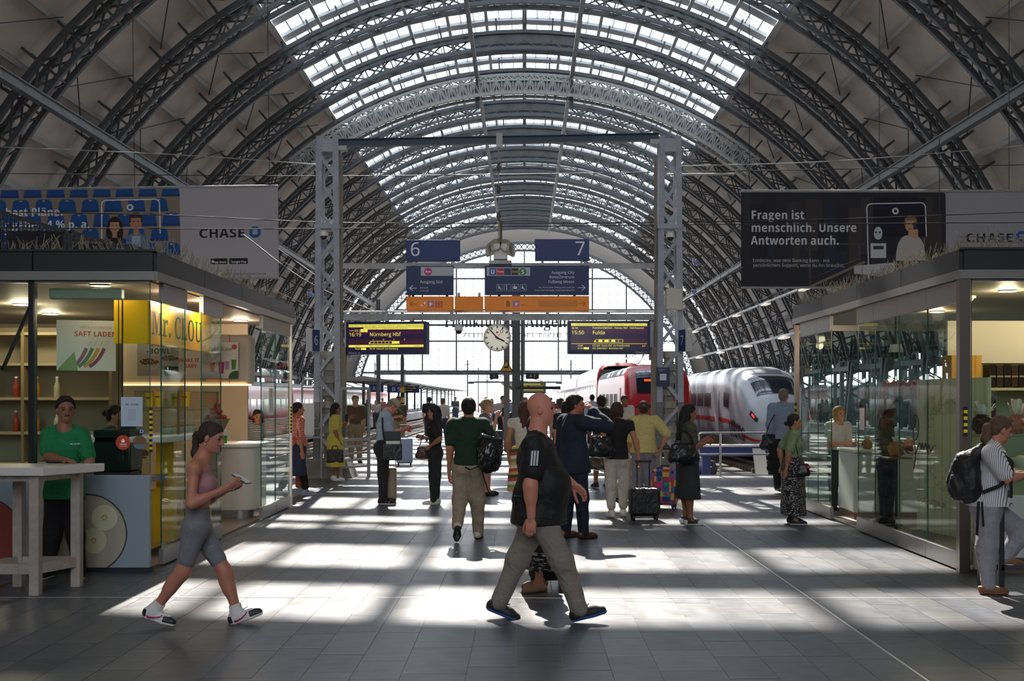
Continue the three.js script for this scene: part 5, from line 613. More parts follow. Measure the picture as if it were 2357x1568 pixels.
banner('long banner with blue stadium seats and a white bank logo half', -330, 641, 434, 645, 40, 0.011, (g) => {
  g.fillStyle = '#b3b2b8'; g.fillRect(-330, 430, 1000, 220); g.fillStyle = '#8c8074'; g.fillRect(-330, 430, 745, 220);
  for (let r = 0; r < 6; r++) for (let c = -7; c < 9; c++) { const w = 50, x = c * 53 + (r % 2) * 26, y = 424 + r * 34; if (x + 44 > 415) continue; g.fillStyle = '#1c4f96'; g.beginPath(); g.moveTo(x + 2, y + 30); g.lineTo(x + 5, y + 8); g.quadraticCurveTo(x + 7, y + 2, x + 14, y + 1); g.lineTo(x + 32, y + 1); g.quadraticCurveTo(x + 39, y + 2, x + 41, y + 8); g.lineTo(x + 44, y + 30); g.fill(); g.fillStyle = '#163f7c'; g.fillRect(x + 2, y + 25, 42, 6); g.fillStyle = '#b9b4a8'; g.fillRect(x + 20, y + 3, 6, 3); }
  txt(g, 'Du hast Pläne.', 146, 488, 25, '#e9edf4', 'right', 'bold'); txt(g, 'Wir geben 4 % p. a.', 207, 517, 25, '#e9edf4', 'right', 'bold'); txt(g, 'fürs Tagesgeld', 130, 546, 25, '#e9edf4', 'right', 'bold');
  bust(g, 264, 521, 25, '#2a1a16', '#c08f76', '#26304e', true); bust(g, 313, 513, 28, '#3a2c24', '#b98468', '#5f7a98', false); g.fillStyle = '#9fb6d8'; g.fillRect(303, 545, 20, 32); g.fillStyle = '#2a3a72'; g.fillRect(279, 551, 11, 18); g.fillStyle = '#c08f76'; g.fillRect(272, 563, 16, 12);
  g.strokeStyle = '#e6ebf2'; g.lineWidth = 2.6; g.beginPath(); g.moveTo(234, 576); g.lineTo(234, 474); g.quadraticCurveTo(234, 462, 246, 462); g.lineTo(356, 461); g.quadraticCurveTo(368, 461, 368, 474); g.lineTo(369, 540); g.stroke(); octagon(g, 300, 479, 7.5, '#e6ebf2');
  g.fillStyle = '#b3b2b8'; g.beginPath(); g.moveTo(415, 446); g.quadraticCurveTo(414, 434, 402, 432); g.lineTo(660, 428); g.lineTo(660, 660); g.lineTo(415, 660); g.fill();
  chase(g, 457, 551, 108, 21); octagon(g, 587, 539, 13, '#1f5fa8'); for (const [x, w, t] of [[484, 39, 'App Store'], [527, 43, 'Google Play']]) { g.fillStyle = '#17181c'; g.beginPath(); g.roundRect(x, 599, w, 13, 2); g.fill(); txt(g, t, x + w - 3, 607, 6.2, '#fff', 'right', 'bold'); } g.fillStyle = '#4caf6a'; g.beginPath(); g.moveTo(531, 602); g.lineTo(537, 605.5); g.lineTo(531, 609); g.fill(); g.fillStyle = '#eee'; g.beginPath(); g.arc(489, 606, 3, 0, 7); g.fill();
  txt(g, 'in Deutschland, weitere Infos: www.chase.de', 612, 635, 6, '#3a3c46', 'right'); });
banner('dark banner with a smiling caller, robot and white lettering', 1706, 2640, 440, 662, 40, 0.0, (g) => {
  g.fillStyle = '#2b2d36'; g.fillRect(1700, 430, 480, 240); for (let i = 0; i < 26; i++) { g.fillStyle = ['#343640', '#23252d', '#3d3a3a', '#2a303e'][i % 4]; g.fillRect(1712 + (i * 71) % 440, 445 + (i * 37) % 60, 12 + (i * 13) % 30, 60 + (i * 29) % 110); } g.fillStyle = '#4a4644'; g.fillRect(1860, 560, 130, 4); g.fillRect(1862, 560, 5, 90); g.fillRect(1975, 560, 5, 60); g.fillStyle = '#7d7262'; g.beginPath(); g.moveTo(1840, 668); g.lineTo(1990, 600); g.lineTo(1992, 606); g.lineTo(1850, 670); g.fill(); g.fillStyle = '#15182a'; g.fillRect(2010, 455, 120, 90);
  ['Fragen ist', 'menschlich. Unsere', 'Antworten auch.'].forEach((t, i) => fitTxt(g, t, 1728, 495 + i * 29.5, 28, '#d9dbe2', [124, 244, 204][i], 'left', 'bold')); fitTxt(g, 'Entdecke, was dein Banking kann - mit', 1732, 600, 11, '#cfd1d8', 178); fitTxt(g, 'persönlichem Support, wenn du ihn brauchst.', 1733, 611, 11, '#cfd1d8', 212);
  g.strokeStyle = '#dfe3ea'; g.lineWidth = 2.6; g.beginPath(); g.moveTo(2000, 642); g.lineTo(1995, 482); g.quadraticCurveTo(1995, 469, 2008, 469); g.lineTo(2117, 467); g.quadraticCurveTo(2130, 467, 2130, 480); g.lineTo(2132, 545); g.stroke(); octagon(g, 2061, 486, 7.5, '#dfe3ea');
  g.fillStyle = '#b9cfc8'; g.beginPath(); g.ellipse(2021, 537, 10, 15, 0, 0, 7); g.fill(); g.fillStyle = '#22303a'; g.fillRect(2014, 533, 4, 4); g.fillRect(2023, 533, 4, 4); g.fillStyle = '#c9cdd0'; g.fillRect(2004, 560, 36, 34); g.fillStyle = '#2a3a3c'; g.fillRect(2010, 566, 24, 8); g.fillStyle = '#b9bcc0'; g.beginPath(); g.moveTo(1966, 612); g.lineTo(2060, 604); g.lineTo(2060, 640); g.lineTo(1966, 630); g.fill(); bust(g, 2096, 517, 26, '#8a6a48', '#c9977c', '#b9b6b4', false); g.fillStyle = '#22305a'; g.fillRect(2102, 512, 9, 22); g.fillStyle = '#c9977c'; g.fillRect(2100, 528, 13, 20);
  g.fillStyle = '#8d8f9a'; g.beginPath(); g.moveTo(2177, 452); g.quadraticCurveTo(2176, 441, 2166, 440); g.lineTo(2660, 436); g.lineTo(2660, 680); g.lineTo(2177, 680); g.fill(); g.fillStyle = '#a3a4ac'; g.beginPath(); g.moveTo(2177, 452); g.quadraticCurveTo(2176, 441, 2166, 440); g.lineTo(2660, 436); g.lineTo(2660, 680); g.lineTo(2177, 680); g.fill(); chase(g, 2222, 557, 112, 20); octagon(g, 2352, 545, 13, '#1f5fa8'); });
// ---------------------------------------------------------------- trains
const redPaint = M('#b3161d', { roughness: 0.3, map: withMap(speckle, 0.3) }), trainGlass = M('#1c2228', { roughness: 0.08 }), whitePaint = M('#b9babd', { roughness: 0.28, map: withMap(speckle, 0.2) });
// body shell along z: list of sections [distance from front, half width, bottom, top, exponent]
function loft(secs, n, fn) { const pos = [], idx = [], uv = []; secs.forEach((s, i) => { for (let j = 0; j <= n; j++) { const p = fn(s, j / n); pos.push(p.x, p.y, p.z); uv.push(j / n, -p.z); } }); for (let i = 0; i + 1 < secs.length; i++) for (let j = 0; j < n; j++) { const a = i * (n + 1) + j, b = a + n + 1; idx.push(a, b, a + 1, a + 1, b, b + 1); } const g = new THREE.BufferGeometry(); g.setAttribute('position', new THREE.Float32BufferAttribute(pos, 3)); g.setAttribute('uv', new THREE.Float32BufferAttribute(uv, 2)); g.setIndex(idx); g.computeVertexNormals(); return g; }
const sect = ([d, w, b, t, e = 4, off = 0], u) => { const a = u * Math.PI * 2 - Math.PI / 2, c = Math.cos(a), s = Math.sin(a), r = Math.pow(Math.pow(Math.abs(c), e) + Math.pow(Math.abs(s), e), -1 / e); const H = (t - b) / 2; return V(c * r * (w + off), (t + b) / 2 + s * r * (H + off), -d); };
function secAt(secs, d) { for (let i = 0; i + 1 < secs.length; i++) if (d <= secs[i + 1][0]) { const k = (d - secs[i][0]) / (secs[i + 1][0] - secs[i][0]); return secs[i].map((v, j) => v + (secs[i + 1][j] - v) * k); } return secs[secs.length - 1]; }
function patch(secs, u0, u1, d0, d1, off, nu = 8, nd = 6) { const L = []; for (let i = 0; i <= nd; i++) { const q = secAt(secs, d0 + (d1 - d0) * i / nd).slice(); q[5] = off; q[0] = Math.max(0, q[0] - off); L.push(q); } return loft(L, nu, (s, u) => sect(s, u0 + (u1 - u0) * u)); }
{ // red locomotive at track seven
  const o = thing('red_locomotive', 'red locomotive with wide dark windscreen at the platform', 'train', [5.6, RAIL, -47.5]);
  const secs = [[0, 1.22, 0.35, 2.25, 6], [0.12, 1.34, 0.3, 2.6, 6], [0.7, 1.4, 0.3, 3.55, 5], [1.5, 1.41, 0.3, 3.95, 5], [18.5, 1.41, 0.3, 4.0, 5]];
  mesh('body_shell', loft(secs, 48, sect), redPaint, o); mb().box(0, 1.3, -0.02, 2.3, 1.7, 0.05).build('front_panel', redPaint, o);
  mesh('windscreen', patch(secs, 0.405, 0.595, 0.2, 0.95, 0.02, 14, 6), trainGlass, o); mesh('roof_cover', patch(secs, 0.36, 0.64, 1.8, 18.3, 0.015, 14, 4), M('#8f8f8e', { roughness: 0.6 }), o);
  mb().box(0, 1.0, 0.02, 2.3, 0.1, 0.03).box(0, 1.62, 0.02, 2.1, 0.05, 0.03).build('white_band', MAT.white, o); const led = mb().box(-0.25, 3.25, -0.5, 0.7, 0.16, 0.05).build('destination_led', M('#2a1208', { emissive: '#ff5a1c', emissiveIntensity: 0.8 }), o);
  for (const x of [-0.85, 0.85]) { mb().cyl(V(x, 1.3, 0.0), V(x, 1.3, 0.05), 0.13, 0.13, 18).build('headlamp', M('#e6e6e0', { roughness: 0.15 }), o); mb().cyl(V(x, 0.75, 0), V(x, 0.75, 0.5), 0.06, 0.06, 10).cyl(V(x, 0.75, 0.5), V(x, 0.75, 0.56), 0.22, 0.22, 18).build('buffer', MAT.dark, o); }
  mesh('side_window', patch(secs, 0.205, 0.27, 1.4, 2.1, 0.01), trainGlass, o); mesh('side_window', patch(secs, 0.735, 0.79, 1.4, 2.1, 0.01), trainGlass, o); mesh('side_door', patch(secs, 0.68, 0.80, 2.4, 3.0, 0.012), M('#9c1218', { roughness: 0.4 }), o);
  for (let i = 0; i < 5; i++) mesh('vent_grille', patch(secs, 0.70, 0.75, 4.5 + i * 2.6, 6.2 + i * 2.6, 0.012), MAT.dark, o);
  for (const z of [3.2, 15.2]) mb().box(0, 0.5, -z, 2.3, 0.5, 3.2).build('bogie', MAT.darker, o); const pt = mb(); pt.bar(V(-0.6, 4.05, -3), V(-0.2, 4.5, -4.6), 0.06).bar(V(0.6, 4.05, -3), V(0.2, 4.5, -4.6), 0.06).bar(V(-0.8, 4.55, -4.6), V(0.8, 4.55, -4.6), 0.06); pt.build('pantograph', MAT.dark, o);
}
for (let i = 0; i < 4; i++) { // double-deck coaches behind
  const o = thing('double_deck_coach', ['double-deck coach with red end coupled behind the red locomotive', 'second double-deck coach behind the red locomotive', 'third double-deck coach behind the red locomotive', 'last double-deck coach reaching out of the hall'][i], 'train', [5.6, RAIL, -66.6 - i * 26.9]);
  const secs = [[0, 1.3, 0.3, 4.4, 5], [0.25, 1.39, 0.28, 4.6, 4.5], [26.4, 1.39, 0.28, 4.6, 4.5], [26.6, 1.3, 0.3, 4.4, 5]]; mesh('body_shell', loft(secs, 48, sect), redPaint, o); mb().box(0, 2.3, -0.06, 2.4, 3.8, 0.1).build('end_wall', M('#55504c'), o);
  mesh('roof_sheet', patch(secs, 0.33, 0.67, 0.3, 26.3, 0.012, 16, 4), M('#b9bcc0', { roughness: 0.35, metalness: 0.3 }), o);
  for (let j = 0; j < 9; j++) { mesh('window', patch(secs, 0.685, 0.735, 1.6 + j * 2.7, 3.6 + j * 2.7, 0.012, 4, 1), trainGlass, o); mesh('window', patch(secs, 0.79, 0.835, 1.6 + j * 2.7, 3.6 + j * 2.7, 0.012, 4, 1), trainGlass, o); } mesh('door', patch(secs, 0.7, 0.82, 0.4, 1.4, 0.014, 4, 1), M('#d5d3cf', { roughness: 0.3 }), o); mb().box(0, 0.25, -3, 2.2, 0.5, 3).box(0, 0.25, -23, 2.2, 0.5, 3).build('bogies', MAT.darker, o);
}
{ // white high-speed train at track eight
  const o = thing('high_speed_train', 'silvery white high-speed train with red stripe and sloping nose', 'train', [9.9, RAIL, -43.6]);
  const secs = [[0, 0.55, 0.75, 1.35, 2.4], [0.15, 0.85, 0.5, 1.75, 2.6], [0.6, 1.12, 0.32, 2.2, 2.8], [1.4, 1.3, 0.25, 2.75, 3], [2.6, 1.39, 0.2, 3.35, 3.3], [4.0, 1.43, 0.2, 3.72, 3.8], [5.6, 1.44, 0.2, 3.88, 4.2], [29, 1.44, 0.2, 3.88, 4.2]];
  mesh('body_shell', loft(secs, 64, sect), whitePaint, o); mb().cyl(V(0, 1.05, -0.02), V(0, 1.05, 0.0), 0.5, 0.5, 24).build('nose_cap', whitePaint, o);
  mesh('windscreen', patch(secs, 0.405, 0.595, 1.35, 2.9, 0.012, 14, 8), trainGlass, o); mesh('roof_hatch', patch(secs, 0.43, 0.57, 3.3, 4.0, 0.012, 8, 4), M('#55585a', { roughness: 0.4 }), o);
  for (const u of [[0.655, 0.68], [0.32, 0.345]]) { mesh('headlamp', patch(secs, u[0], u[1], 0.45, 1.0, 0.012, 4, 4), M('#33363a', { roughness: 0.15 }), o); mesh('tail_light', patch(secs, u[0] + 0.005, u[0] + 0.016, 0.6, 0.85, 0.02, 3, 3), M('#d02018', { emissive: '#ff2a1c', emissiveIntensity: 1.5 }), o); }
  for (const [a, b] of [[0.772, 0.80], [0.2, 0.228]]) { mesh('red_stripe', patch(secs, a + 0.006, b - 0.009, 1.6, 29, 0.008, 3, 24), M('#b3202a', { roughness: 0.35 }), o); }
  mesh('red_stripe', patch(secs, 0.80, 0.815, 0.2, 1.7, 0.012, 3, 8), M('#c01f26', { roughness: 0.35 }), o);
  for (let j = 0; j < 9; j++) { mesh('window', patch(secs, 0.69, 0.74, 8.6 + j * 2.2, 10.4 + j * 2.2, 0.012, 5, 1), trainGlass, o); } mesh('side_window', patch(secs, 0.685, 0.735, 4.0, 5.2, 0.012, 5, 3), trainGlass, o); mesh('door', patch(secs, 0.68, 0.83, 6.4, 7.4, 0.014, 6, 1), M('#b9babc', { roughness: 0.3 }), o);
  const gf = mb(), gp = (u, d) => { const q = secAt(secs, d).slice(); q[5] = 0.02; return sect(q, u); }; let pr = null; for (let i = 0; i < 70; i++) { const t = i / 70, p = gp(0.80 + 0.03 * Math.sin(t * 55), 1.3 + t * 2.6 + 0.12 * Math.sin(t * 71)); if (pr && i % 9) gf.bar(pr, p, 0.05, 0.012, V(1, 0, 0)); pr = p; } gf.build('graffiti', M('#23232b'), o); mesh('skirt', patch(secs, 0.84, 0.9, 1.5, 29, 0.015, 4, 10), M('#8f9092', { roughness: 0.5 }), o);
}
for (let i = 1; i < 4; i++) { const o = thing('high_speed_coach', ['', 'white coach directly behind the high-speed train nose car', 'second white coach behind the high-speed train nose car', 'third white coach behind the high-speed train nose car'][i], 'train', [9.9, RAIL, -43.6 - i * 29.2]); const secs = [[0, 1.36, 0.25, 3.8, 4.2], [0.2, 1.44, 0.2, 3.88, 4.2], [28.8, 1.44, 0.2, 3.88, 4.2]]; mesh('body_shell', loft(secs, 40, sect), whitePaint, o); mesh('red_stripe', patch(secs, 0.772, 0.80, 0.2, 28.8, 0.008, 3, 4), M('#b3202a'), o); for (let j = 0; j < 11; j++) mesh('window', patch(secs, 0.69, 0.74, 1.8 + j * 2.4, 3.7 + j * 2.4, 0.012, 4, 1), trainGlass, o); }
for (let i = 0; i < 5; i++) { const o = thing('regional_coach', 'red regional coach standing at the far platform beyond the juice kiosk', 'train', [-24.6, RAIL, -62 - i * 26.6], 0, 'red coaches at the far platform'); const secs = [[0, 1.3, 0.3, 3.9, 4.5], [0.2, 1.4, 0.28, 4.05, 4.5], [26.2, 1.4, 0.28, 4.05, 4.5]]; mesh('body_shell', loft(secs, 36, sect), redPaint, o); for (let j = 0; j < 10; j++) mesh('window', patch(secs, 0.2, 0.275, 1.5 + j * 2.45, 3.3 + j * 2.45, 0.012, 4, 1), trainGlass, o); mesh('roof_sheet', patch(secs, 0.36, 0.64, 0.2, 26.2, 0.012, 10, 2), M('#9a9a98'), o); }
// ---------------------------------------------------------------- buffer stops, railings, platform furniture
const bufBlue = M('#2b3470', { roughness: 0.5 });
for (const [x, lab] of [[5.35, 'blue buffer stop with white side plate behind the tube railing'], [9.9, 'blue buffer stop in front of the white train'], [-7.3, 'blue buffer stop at the end of track six']]) { const o = thing('buffer_stop', lab, 'buffer stop', [x, RAIL - 0.2, -28.2]); mb().box(0, 1.42, 0, 2.3, 0.24, 0.3).build('upper_beam', bufBlue, o); mb().box(0, 0.5, 0.1, 2.5, 0.28, 0.4).build('lower_beam', bufBlue, o); for (const s of [-1, 1]) { mb().bar(V(s * 0.9, 0.1, -1.4), V(s * 0.9, 1.4, 0), 0.16).bar(V(s * 0.9, 0.1, 0.1), V(s * 0.9, 1.4, 0), 0.2).build('strut', bufBlue, o); mb().cyl(V(s * 0.75, 0.95, -0.1), V(s * 0.75, 0.95, -0.5), 0.08, 0.08, 10).cyl(V(s * 0.75, 0.95, -0.5), V(s * 0.75, 0.95, -0.58), 0.22, 0.22, 18).build('buffer', MAT.dark, o); } mb().box(0, 1.56, 0, 2.34, 0.05, 0.34).build('white_cap', MAT.white, o); mb().hexa([V(0.35, 0.35, 0.25), V(0.65, 0.35, 0.25), V(0.65, 0.35, 0.18), V(0.35, 0.35, 0.18), V(0.2, 1.5, 0.25), V(0.5, 1.5, 0.25), V(0.5, 1.5, 0.18), V(0.2, 1.5, 0.18)]).build('side_plate', MAT.white, o); mb().cyl(V(-0.9, 0.3, 0.6), V(-0.2, 0.25, 0.7), 0.13, 0.13, 12).cyl(V(0.3, 0.28, 0.6), V(1.1, 0.22, 0.7), 0.12, 0.12, 12).build('hose_coupling', M('#b0aca2', { roughness: 0.5 }), o); }
{ const o = thing('tube_railing', 'silver tube railing at the track end by the white train', 'railing', [0, 0, -25.85]); const x0 = (1608 - CX) * 25.85 / F, x1 = (2010 - CX) * 25.85 / F, yT = 0.98, yM = 0.5; mb().cyl(V(x0 + 0.06, yT, 0), V(x1, yT, 0), 0.025, 0.025, 10).build('top_rail', MAT.chrome, o); mb().cyl(V(x0 + 0.06, yM, 0), V(x1, yM, 0), 0.022, 0.022, 10).build('middle_rail', MAT.chrome, o); mb().pipe([V(x0 + 0.06, yT, 0), V(x0 + 0.015, yT - 0.02, 0), V(x0, yT - 0.07, 0), V(x0, yM + 0.06, 0), V(x0 + 0.015, yM + 0.01, 0), V(x0 + 0.06, yM, 0)], 0.025, 10).build('end_bend', MAT.chrome, o); for (const px of [1658, 1815, 1970]) mb().cyl(V((px - CX) * 25.85 / F, 0, 0), V((px - CX) * 25.85 / F, yT, 0), 0.027, 0.027, 10).build('post', MAT.chrome, o); }
{ const o = thing('tube_railing', 'pale tube guard frame beside the mast with the yellow dress', 'railing', [gx(728), 0, -GDIST + 0.5]); mb().pipe([V(-0.22, 0.9, 0), V(-0.22, 2.1, 0), V(-0.16, 2.17, 0), V(0.14, 2.17, 0), V(0.2, 2.1, 0), V(0.2, 0.9, 0), V(-0.22, 0.9, 0)], 0.022, 8).cyl(V(-0.22, 2.0, 0), V(0.2, 2.0, 0), 0.018, 0.018, 8).cyl(V(-0.22, 1.1, 0), V(0.2, 1.1, 0), 0.018, 0.018, 8).build('frame', MAT.galv, o); mb().cyl(V(-0.22, 0, 0), V(-0.22, 0.9, 0), 0.022, 0.022, 8).cyl(V(0.2, 0, 0), V(0.2, 0.9, 0), 0.022, 0.022, 8).build('legs', MAT.galv, o); mb().box(-0.12, 1.3, 0.02, 0.34, 0.7, 0.02).build('panel', MAT.white, o); }
{ const o = thing('glass_vitrine', 'tall framed glass information case beside the lattice mast', 'display case', [gx(822), 0, -GDIST + 0.35], 0.9); for (const x of [-0.42, 0.42]) mb().box(x, 1.0, 0, 0.05, 2.0, 0.06).build('post', MAT.galv, o); for (const y of [1.98, 0.85]) mb().box(0, y, 0, 0.86, 0.06, 0.07).build('cross_frame', MAT.galv, o); mb().box(0, 1.42, 0, 0.8, 1.06, 0.012).build('glass', KG, o); for (let i = 0; i < 4; i++) mb().box(0, 0.25 + i * 0.15, 0, 0.8, 0.05, 0.03).build('slat', MAT.galv, o); }
{ // steel column on the platform with sign arm and warning triangle
  const d = 38.5, k = d / F, o = thing('platform_column', 'grey steel platform column carrying a lamp arm and number boxes', 'column', [(1180 - CX) * k, 0, -d]);
  const yy = (py) => EYE - (py - CY) * k; mb().box(-0.2, 2.3, 0, 0.2, 4.6, 0.22).build('main_shaft', M('#6f7172', { roughness: 0.5 }), o); mb().box(0.12, 2.9, -0.1, 0.28, 5.6, 0.3).build('rear_shaft', M('#565a5c', { roughness: 0.5 }), o); mb().cyl(V(0.32, 0, 0), V(0.32, 4.4, 0), 0.05, 0.05, 10).build('downpipe', M('#6a6a66'), o);
  mb().cyl(V(-1.4, yy(880), 0), V(1.55, yy(880), 0), 0.03, 0.03, 8).bar(V(-0.9, yy(878), 0), V(-0.2, yy(862), 0), 0.03).bar(V(1.0, yy(878), 0), V(0.2, yy(862), 0), 0.03).build('lamp_arm', MAT.galv, o); for (const x of [-1.4, 1.55]) mb().cyl(V(x, yy(884), 0), V(x, yy(878), 0), 0.12, 0.07, 14).build('lamp_head', MAT.galv, o);
  for (const [x, t, w] of [[-0.62, '6', 0.3], [0.66, 'A 7', 0.44]]) { const b = mb().box(x, yy(866), 0.06, w, 0.2, 0.1).build('number_box', MAT.darker, o); face(b, w - 0.02, 0.18, x, yy(866), 0.112, canvasTex(128, 64, (g, W, H) => { g.fillStyle = '#17181c'; g.fillRect(0, 0, W, H); txt(g, t, W / 2, H / 2, 46, '#d5d8de', 'center'); })); }
  mb().box(0.85, yy(893), -0.1, 1.5, 0.1, 0.5).build('canopy_edge', MAT.dark, o);
  const tri = thing('warning_sign', 'yellow triangular warning sign on the grey platform column', 'sign', [(1166 - CX) * k, yy(842), -d + 0.16]); const s = 0.235; mesh('plate', slab([[-s, -s * 0.85], [s, -s * 0.85], [0, s * 0.85]], 0.02, 0.004), MAT.black, tri); mesh('yellow_field', slab([[-s * 0.8, -s * 0.74], [s * 0.8, -s * 0.74], [0, s * 0.62]], 0.01, 0.002), M('#e0a61c', { roughness: 0.4 }), tri).position.z = 0.012; mb().box(-0.02, -0.06, 0.02, 0.12, 0.06, 0.006).box(0.05, -0.02, 0.02, 0.04, 0.1, 0.006).build('pictogram', MAT.black, tri); }
{ const d = 60, k = d / F, o = thing('departure_display', 'small platform display on posts further along the platform', 'display', [(1226 - CX) * k, EYE + 26 * k, -d]); mb().box(0, 0, 0, 1.4, 0.62, 0.2).build('housing', M('#16224e'), o); face(o, 1.3, 0.5, 0, 0, 0.102, canvasTex(256, 100, (g, W, H) => { g.fillStyle = '#1d1030'; g.fillRect(0, 0, W, H); g.fillStyle = Y; g.fillRect(8, 10, 200, 14); g.fillRect(8, 34, 60, 22); g.fillRect(90, 36, 140, 18); g.fillRect(8, 70, 230, 10); }), { emissive: '#999955', emissiveIntensity: 0.2 }, 'screen'); for (const s of [-1, 1]) mb().cyl(V(s * 0.6, -EYE - 26 * k, 0), V(s * 0.6, 0.31, 0), 0.04, 0.04, 8).build('post', MAT.dark, o); }
// platform roofs, masts and signs further out
function canopy(label, x0, x1, d0, d1, y) { const o = thing('platform_canopy', label, 'canopy', [0, 0, 0]); const c = (x0 + x1) / 2; mb().hexa([V(x0, y, -d0), V(x1, y, -d0), V(x1, y, -d1), V(x0, y, -d1), V(x0, y + 0.2, -d0), V(x1, y + 0.2, -d0), V(x1, y + 0.2, -d1), V(x0, y + 0.2, -d1)]).build('roof_plate', M('#8d8b84', { roughness: 0.8 }), o); mb().hexa([V(x0 + 1, y + 0.2, -d0), V(x1 - 1, y + 0.2, -d0), V(x1 - 1, y + 0.2, -d1), V(x0 + 1, y + 0.2, -d1), V(c - 0.2, y + 0.6, -d0), V(c + 0.2, y + 0.6, -d0), V(c + 0.2, y + 0.6, -d1), V(c - 0.2, y + 0.6, -d1)]).build('ridge', M('#9a978e'), o); for (let d = d0 + 1; d < d1; d += 12) mb().box(c, y / 2, -d, 0.3, y, 0.3).bar(V(c, y - 1, -d), V(x0 + 0.5, y, -d), 0.12).bar(V(c, y - 1, -d), V(x1 - 0.5, y, -d), 0.12).build('column', MAT.rib, o); }
canopy('long platform roof beyond the hall on platform five', -21.5, -14.6, 128, 300, 3.7); canopy('long platform roof beyond the hall on the middle platform', -3.6, 2.6, 176, 310, 4.0);
for (let i = 0; i < 9; i++) { const x = [-9.4, -9.4, -9.4, -9.4, -26, 7.7, 7.7, -26, 24][i], d = [74, 190, 235, 290, 200, 190, 240, 250, 210][i]; const o = thing('catenary_mast', 'slim catenary mast with cross arms beside the tracks', 'mast', [x, RAIL - 0.3, -d], 0, 'catenary masts along the tracks'); mb().box(0, 4.6, 0, 0.26, 9.2, 0.26).build('post', MAT.rib, o); mb().bar(V(-3, 7.2, 0), V(3, 7.2, 0), 0.1).bar(V(-3, 7.2, 0), V(0, 8.6, 0), 0.06).bar(V(3, 7.2, 0), V(0, 8.6, 0), 0.06).build('cross_arm', MAT.rib, o); mb().cyl(V(-2.6, 7.2, 0), V(-2.6, 6.6, 0), 0.05, 0.05, 6).cyl(V(2.6, 7.2, 0), V(2.6, 6.6, 0), 0.05, 0.05, 6).build('insulators', M('#5a4a40'), o); }
for (const x of [-11.5, -7.3, 5.6, 9.9]) { const w = mb(); w.cyl(V(x, 4.9, -34), V(x, 4.9, -300), 0.012, 0.012, 5).cyl(V(x, 5.9, -34), V(x, 5.9, -300), 0.012, 0.012, 5); for (let d = 38; d < 300; d += 8) w.cyl(V(x, 4.9, -d), V(x, 5.9, -d), 0.008, 0.008, 4); one('contact_wire', w, MAT.dark, { '-11.5': 'contact wire above the track beside platform five', '-7.3': 'contact wire above track six', 5.6: 'contact wire above the red train', 9.9: 'contact wire above the white train' }[x], 'wire'); }
for (const [px, py, d, w, h, t, lab] of [[866, 894, 118, 1.5, 0.8, 'A B', 'small blue section sign standing on platform five'], [912, 896, 126, 2.0, 0.8, 'B 5', 'blue sign with platform number five standing on the far platform'], [948, 897, 154, 2.0, 0.9, '', 'small platform display beside the number five sign']]) { const p = P(px, py, d), o = thing('platform_sign', lab, 'sign', [p.x, p.y, p.z]); mb().box(0, 0, 0, w, h, 0.15).build('casing', M('#1b2350'), o); face(o, w - 0.04, h - 0.06, 0, 0, 0.077, canvasTex(128, 56, (g, W, H) => { g.fillStyle = '#1b2350'; g.fillRect(0, 0, W, H); if (t) txt(g, t, W / 2, H / 2, 44, '#cfd5e4', 'center'); else { g.fillStyle = '#b5a84c'; g.fillRect(10, 10, 90, 10); g.fillRect(10, 30, 60, 10); } })); for (const s of [-1, 1]) mb().cyl(V(s * w * 0.4, -p.y, 0), V(s * w * 0.4, -h / 2, 0), 0.04, 0.04, 6).build('post', MAT.dark, o); }
{ const d = 46, o = thing('striped_post', 'thin post with black and yellow hazard bands at the platform edge', 'post', [(926 - CX) * d / F, 0, -d]); mb().cyl(V(0, 0.0, 0), V(0, 3.4, 0), 0.075, 0.075, 12).build('post', M('#4d4f50'), o); for (let i = 0; i < 8; i++) mb().cyl(V(0, 0.6 + i * 0.2, 0), V(0, 0.8 + i * 0.2, 0), 0.08, 0.08, 12).build('band', i % 2 ? M('#c9a01c') : MAT.black, o); mb().cyl(V(0, 3.4, 0), V(0, 5.2, 0), 0.06, 0.06, 10).build('upper_shaft', M('#3c3f40'), o); }
// lettering on the far glazed gable
{ const d = DEND - 0.4, k = d / F, o = thing('gable_lettering', 'black newspaper name lettering across the far glazed gable', 'lettering', [0, 0, -d]); const cv = (s, f, W, H) => canvasTex(W, H, (g) => { g.clearRect(0, 0, W, H); g.font = f; g.fillStyle = '#15171c'; g.textAlign = 'center'; g.textBaseline = 'middle'; const w = g.measureText(s).width; g.save(); g.translate(W / 2, H / 2); g.scale(W * 0.97 / w, 1); g.fillText(s, 0, 0); g.restore(); });
  const put = (s, f, x0, x1, y0, y1, W, H) => { const w = (x1 - x0) * k, h = (y1 - y0) * k; face(o, w, h, ((x0 + x1) / 2 - CX) * k, EYE - ((y0 + y1) / 2 - CY) * k, 0, cv(s, f, W, H), { transparent: true, alphaTest: 0.4 }, 'letters'); };
  put('Frankfurter', 'bold 150px serif', 1020, 1190, 718, 764, 700, 190); put('Allgemeine', 'bold 150px serif', 1206, 1380, 718, 764, 700, 190); put('ZEITUNG FÜR DEUTSCHLAND', '80px serif', 1060, 1345, 764, 780, 1024, 90); }

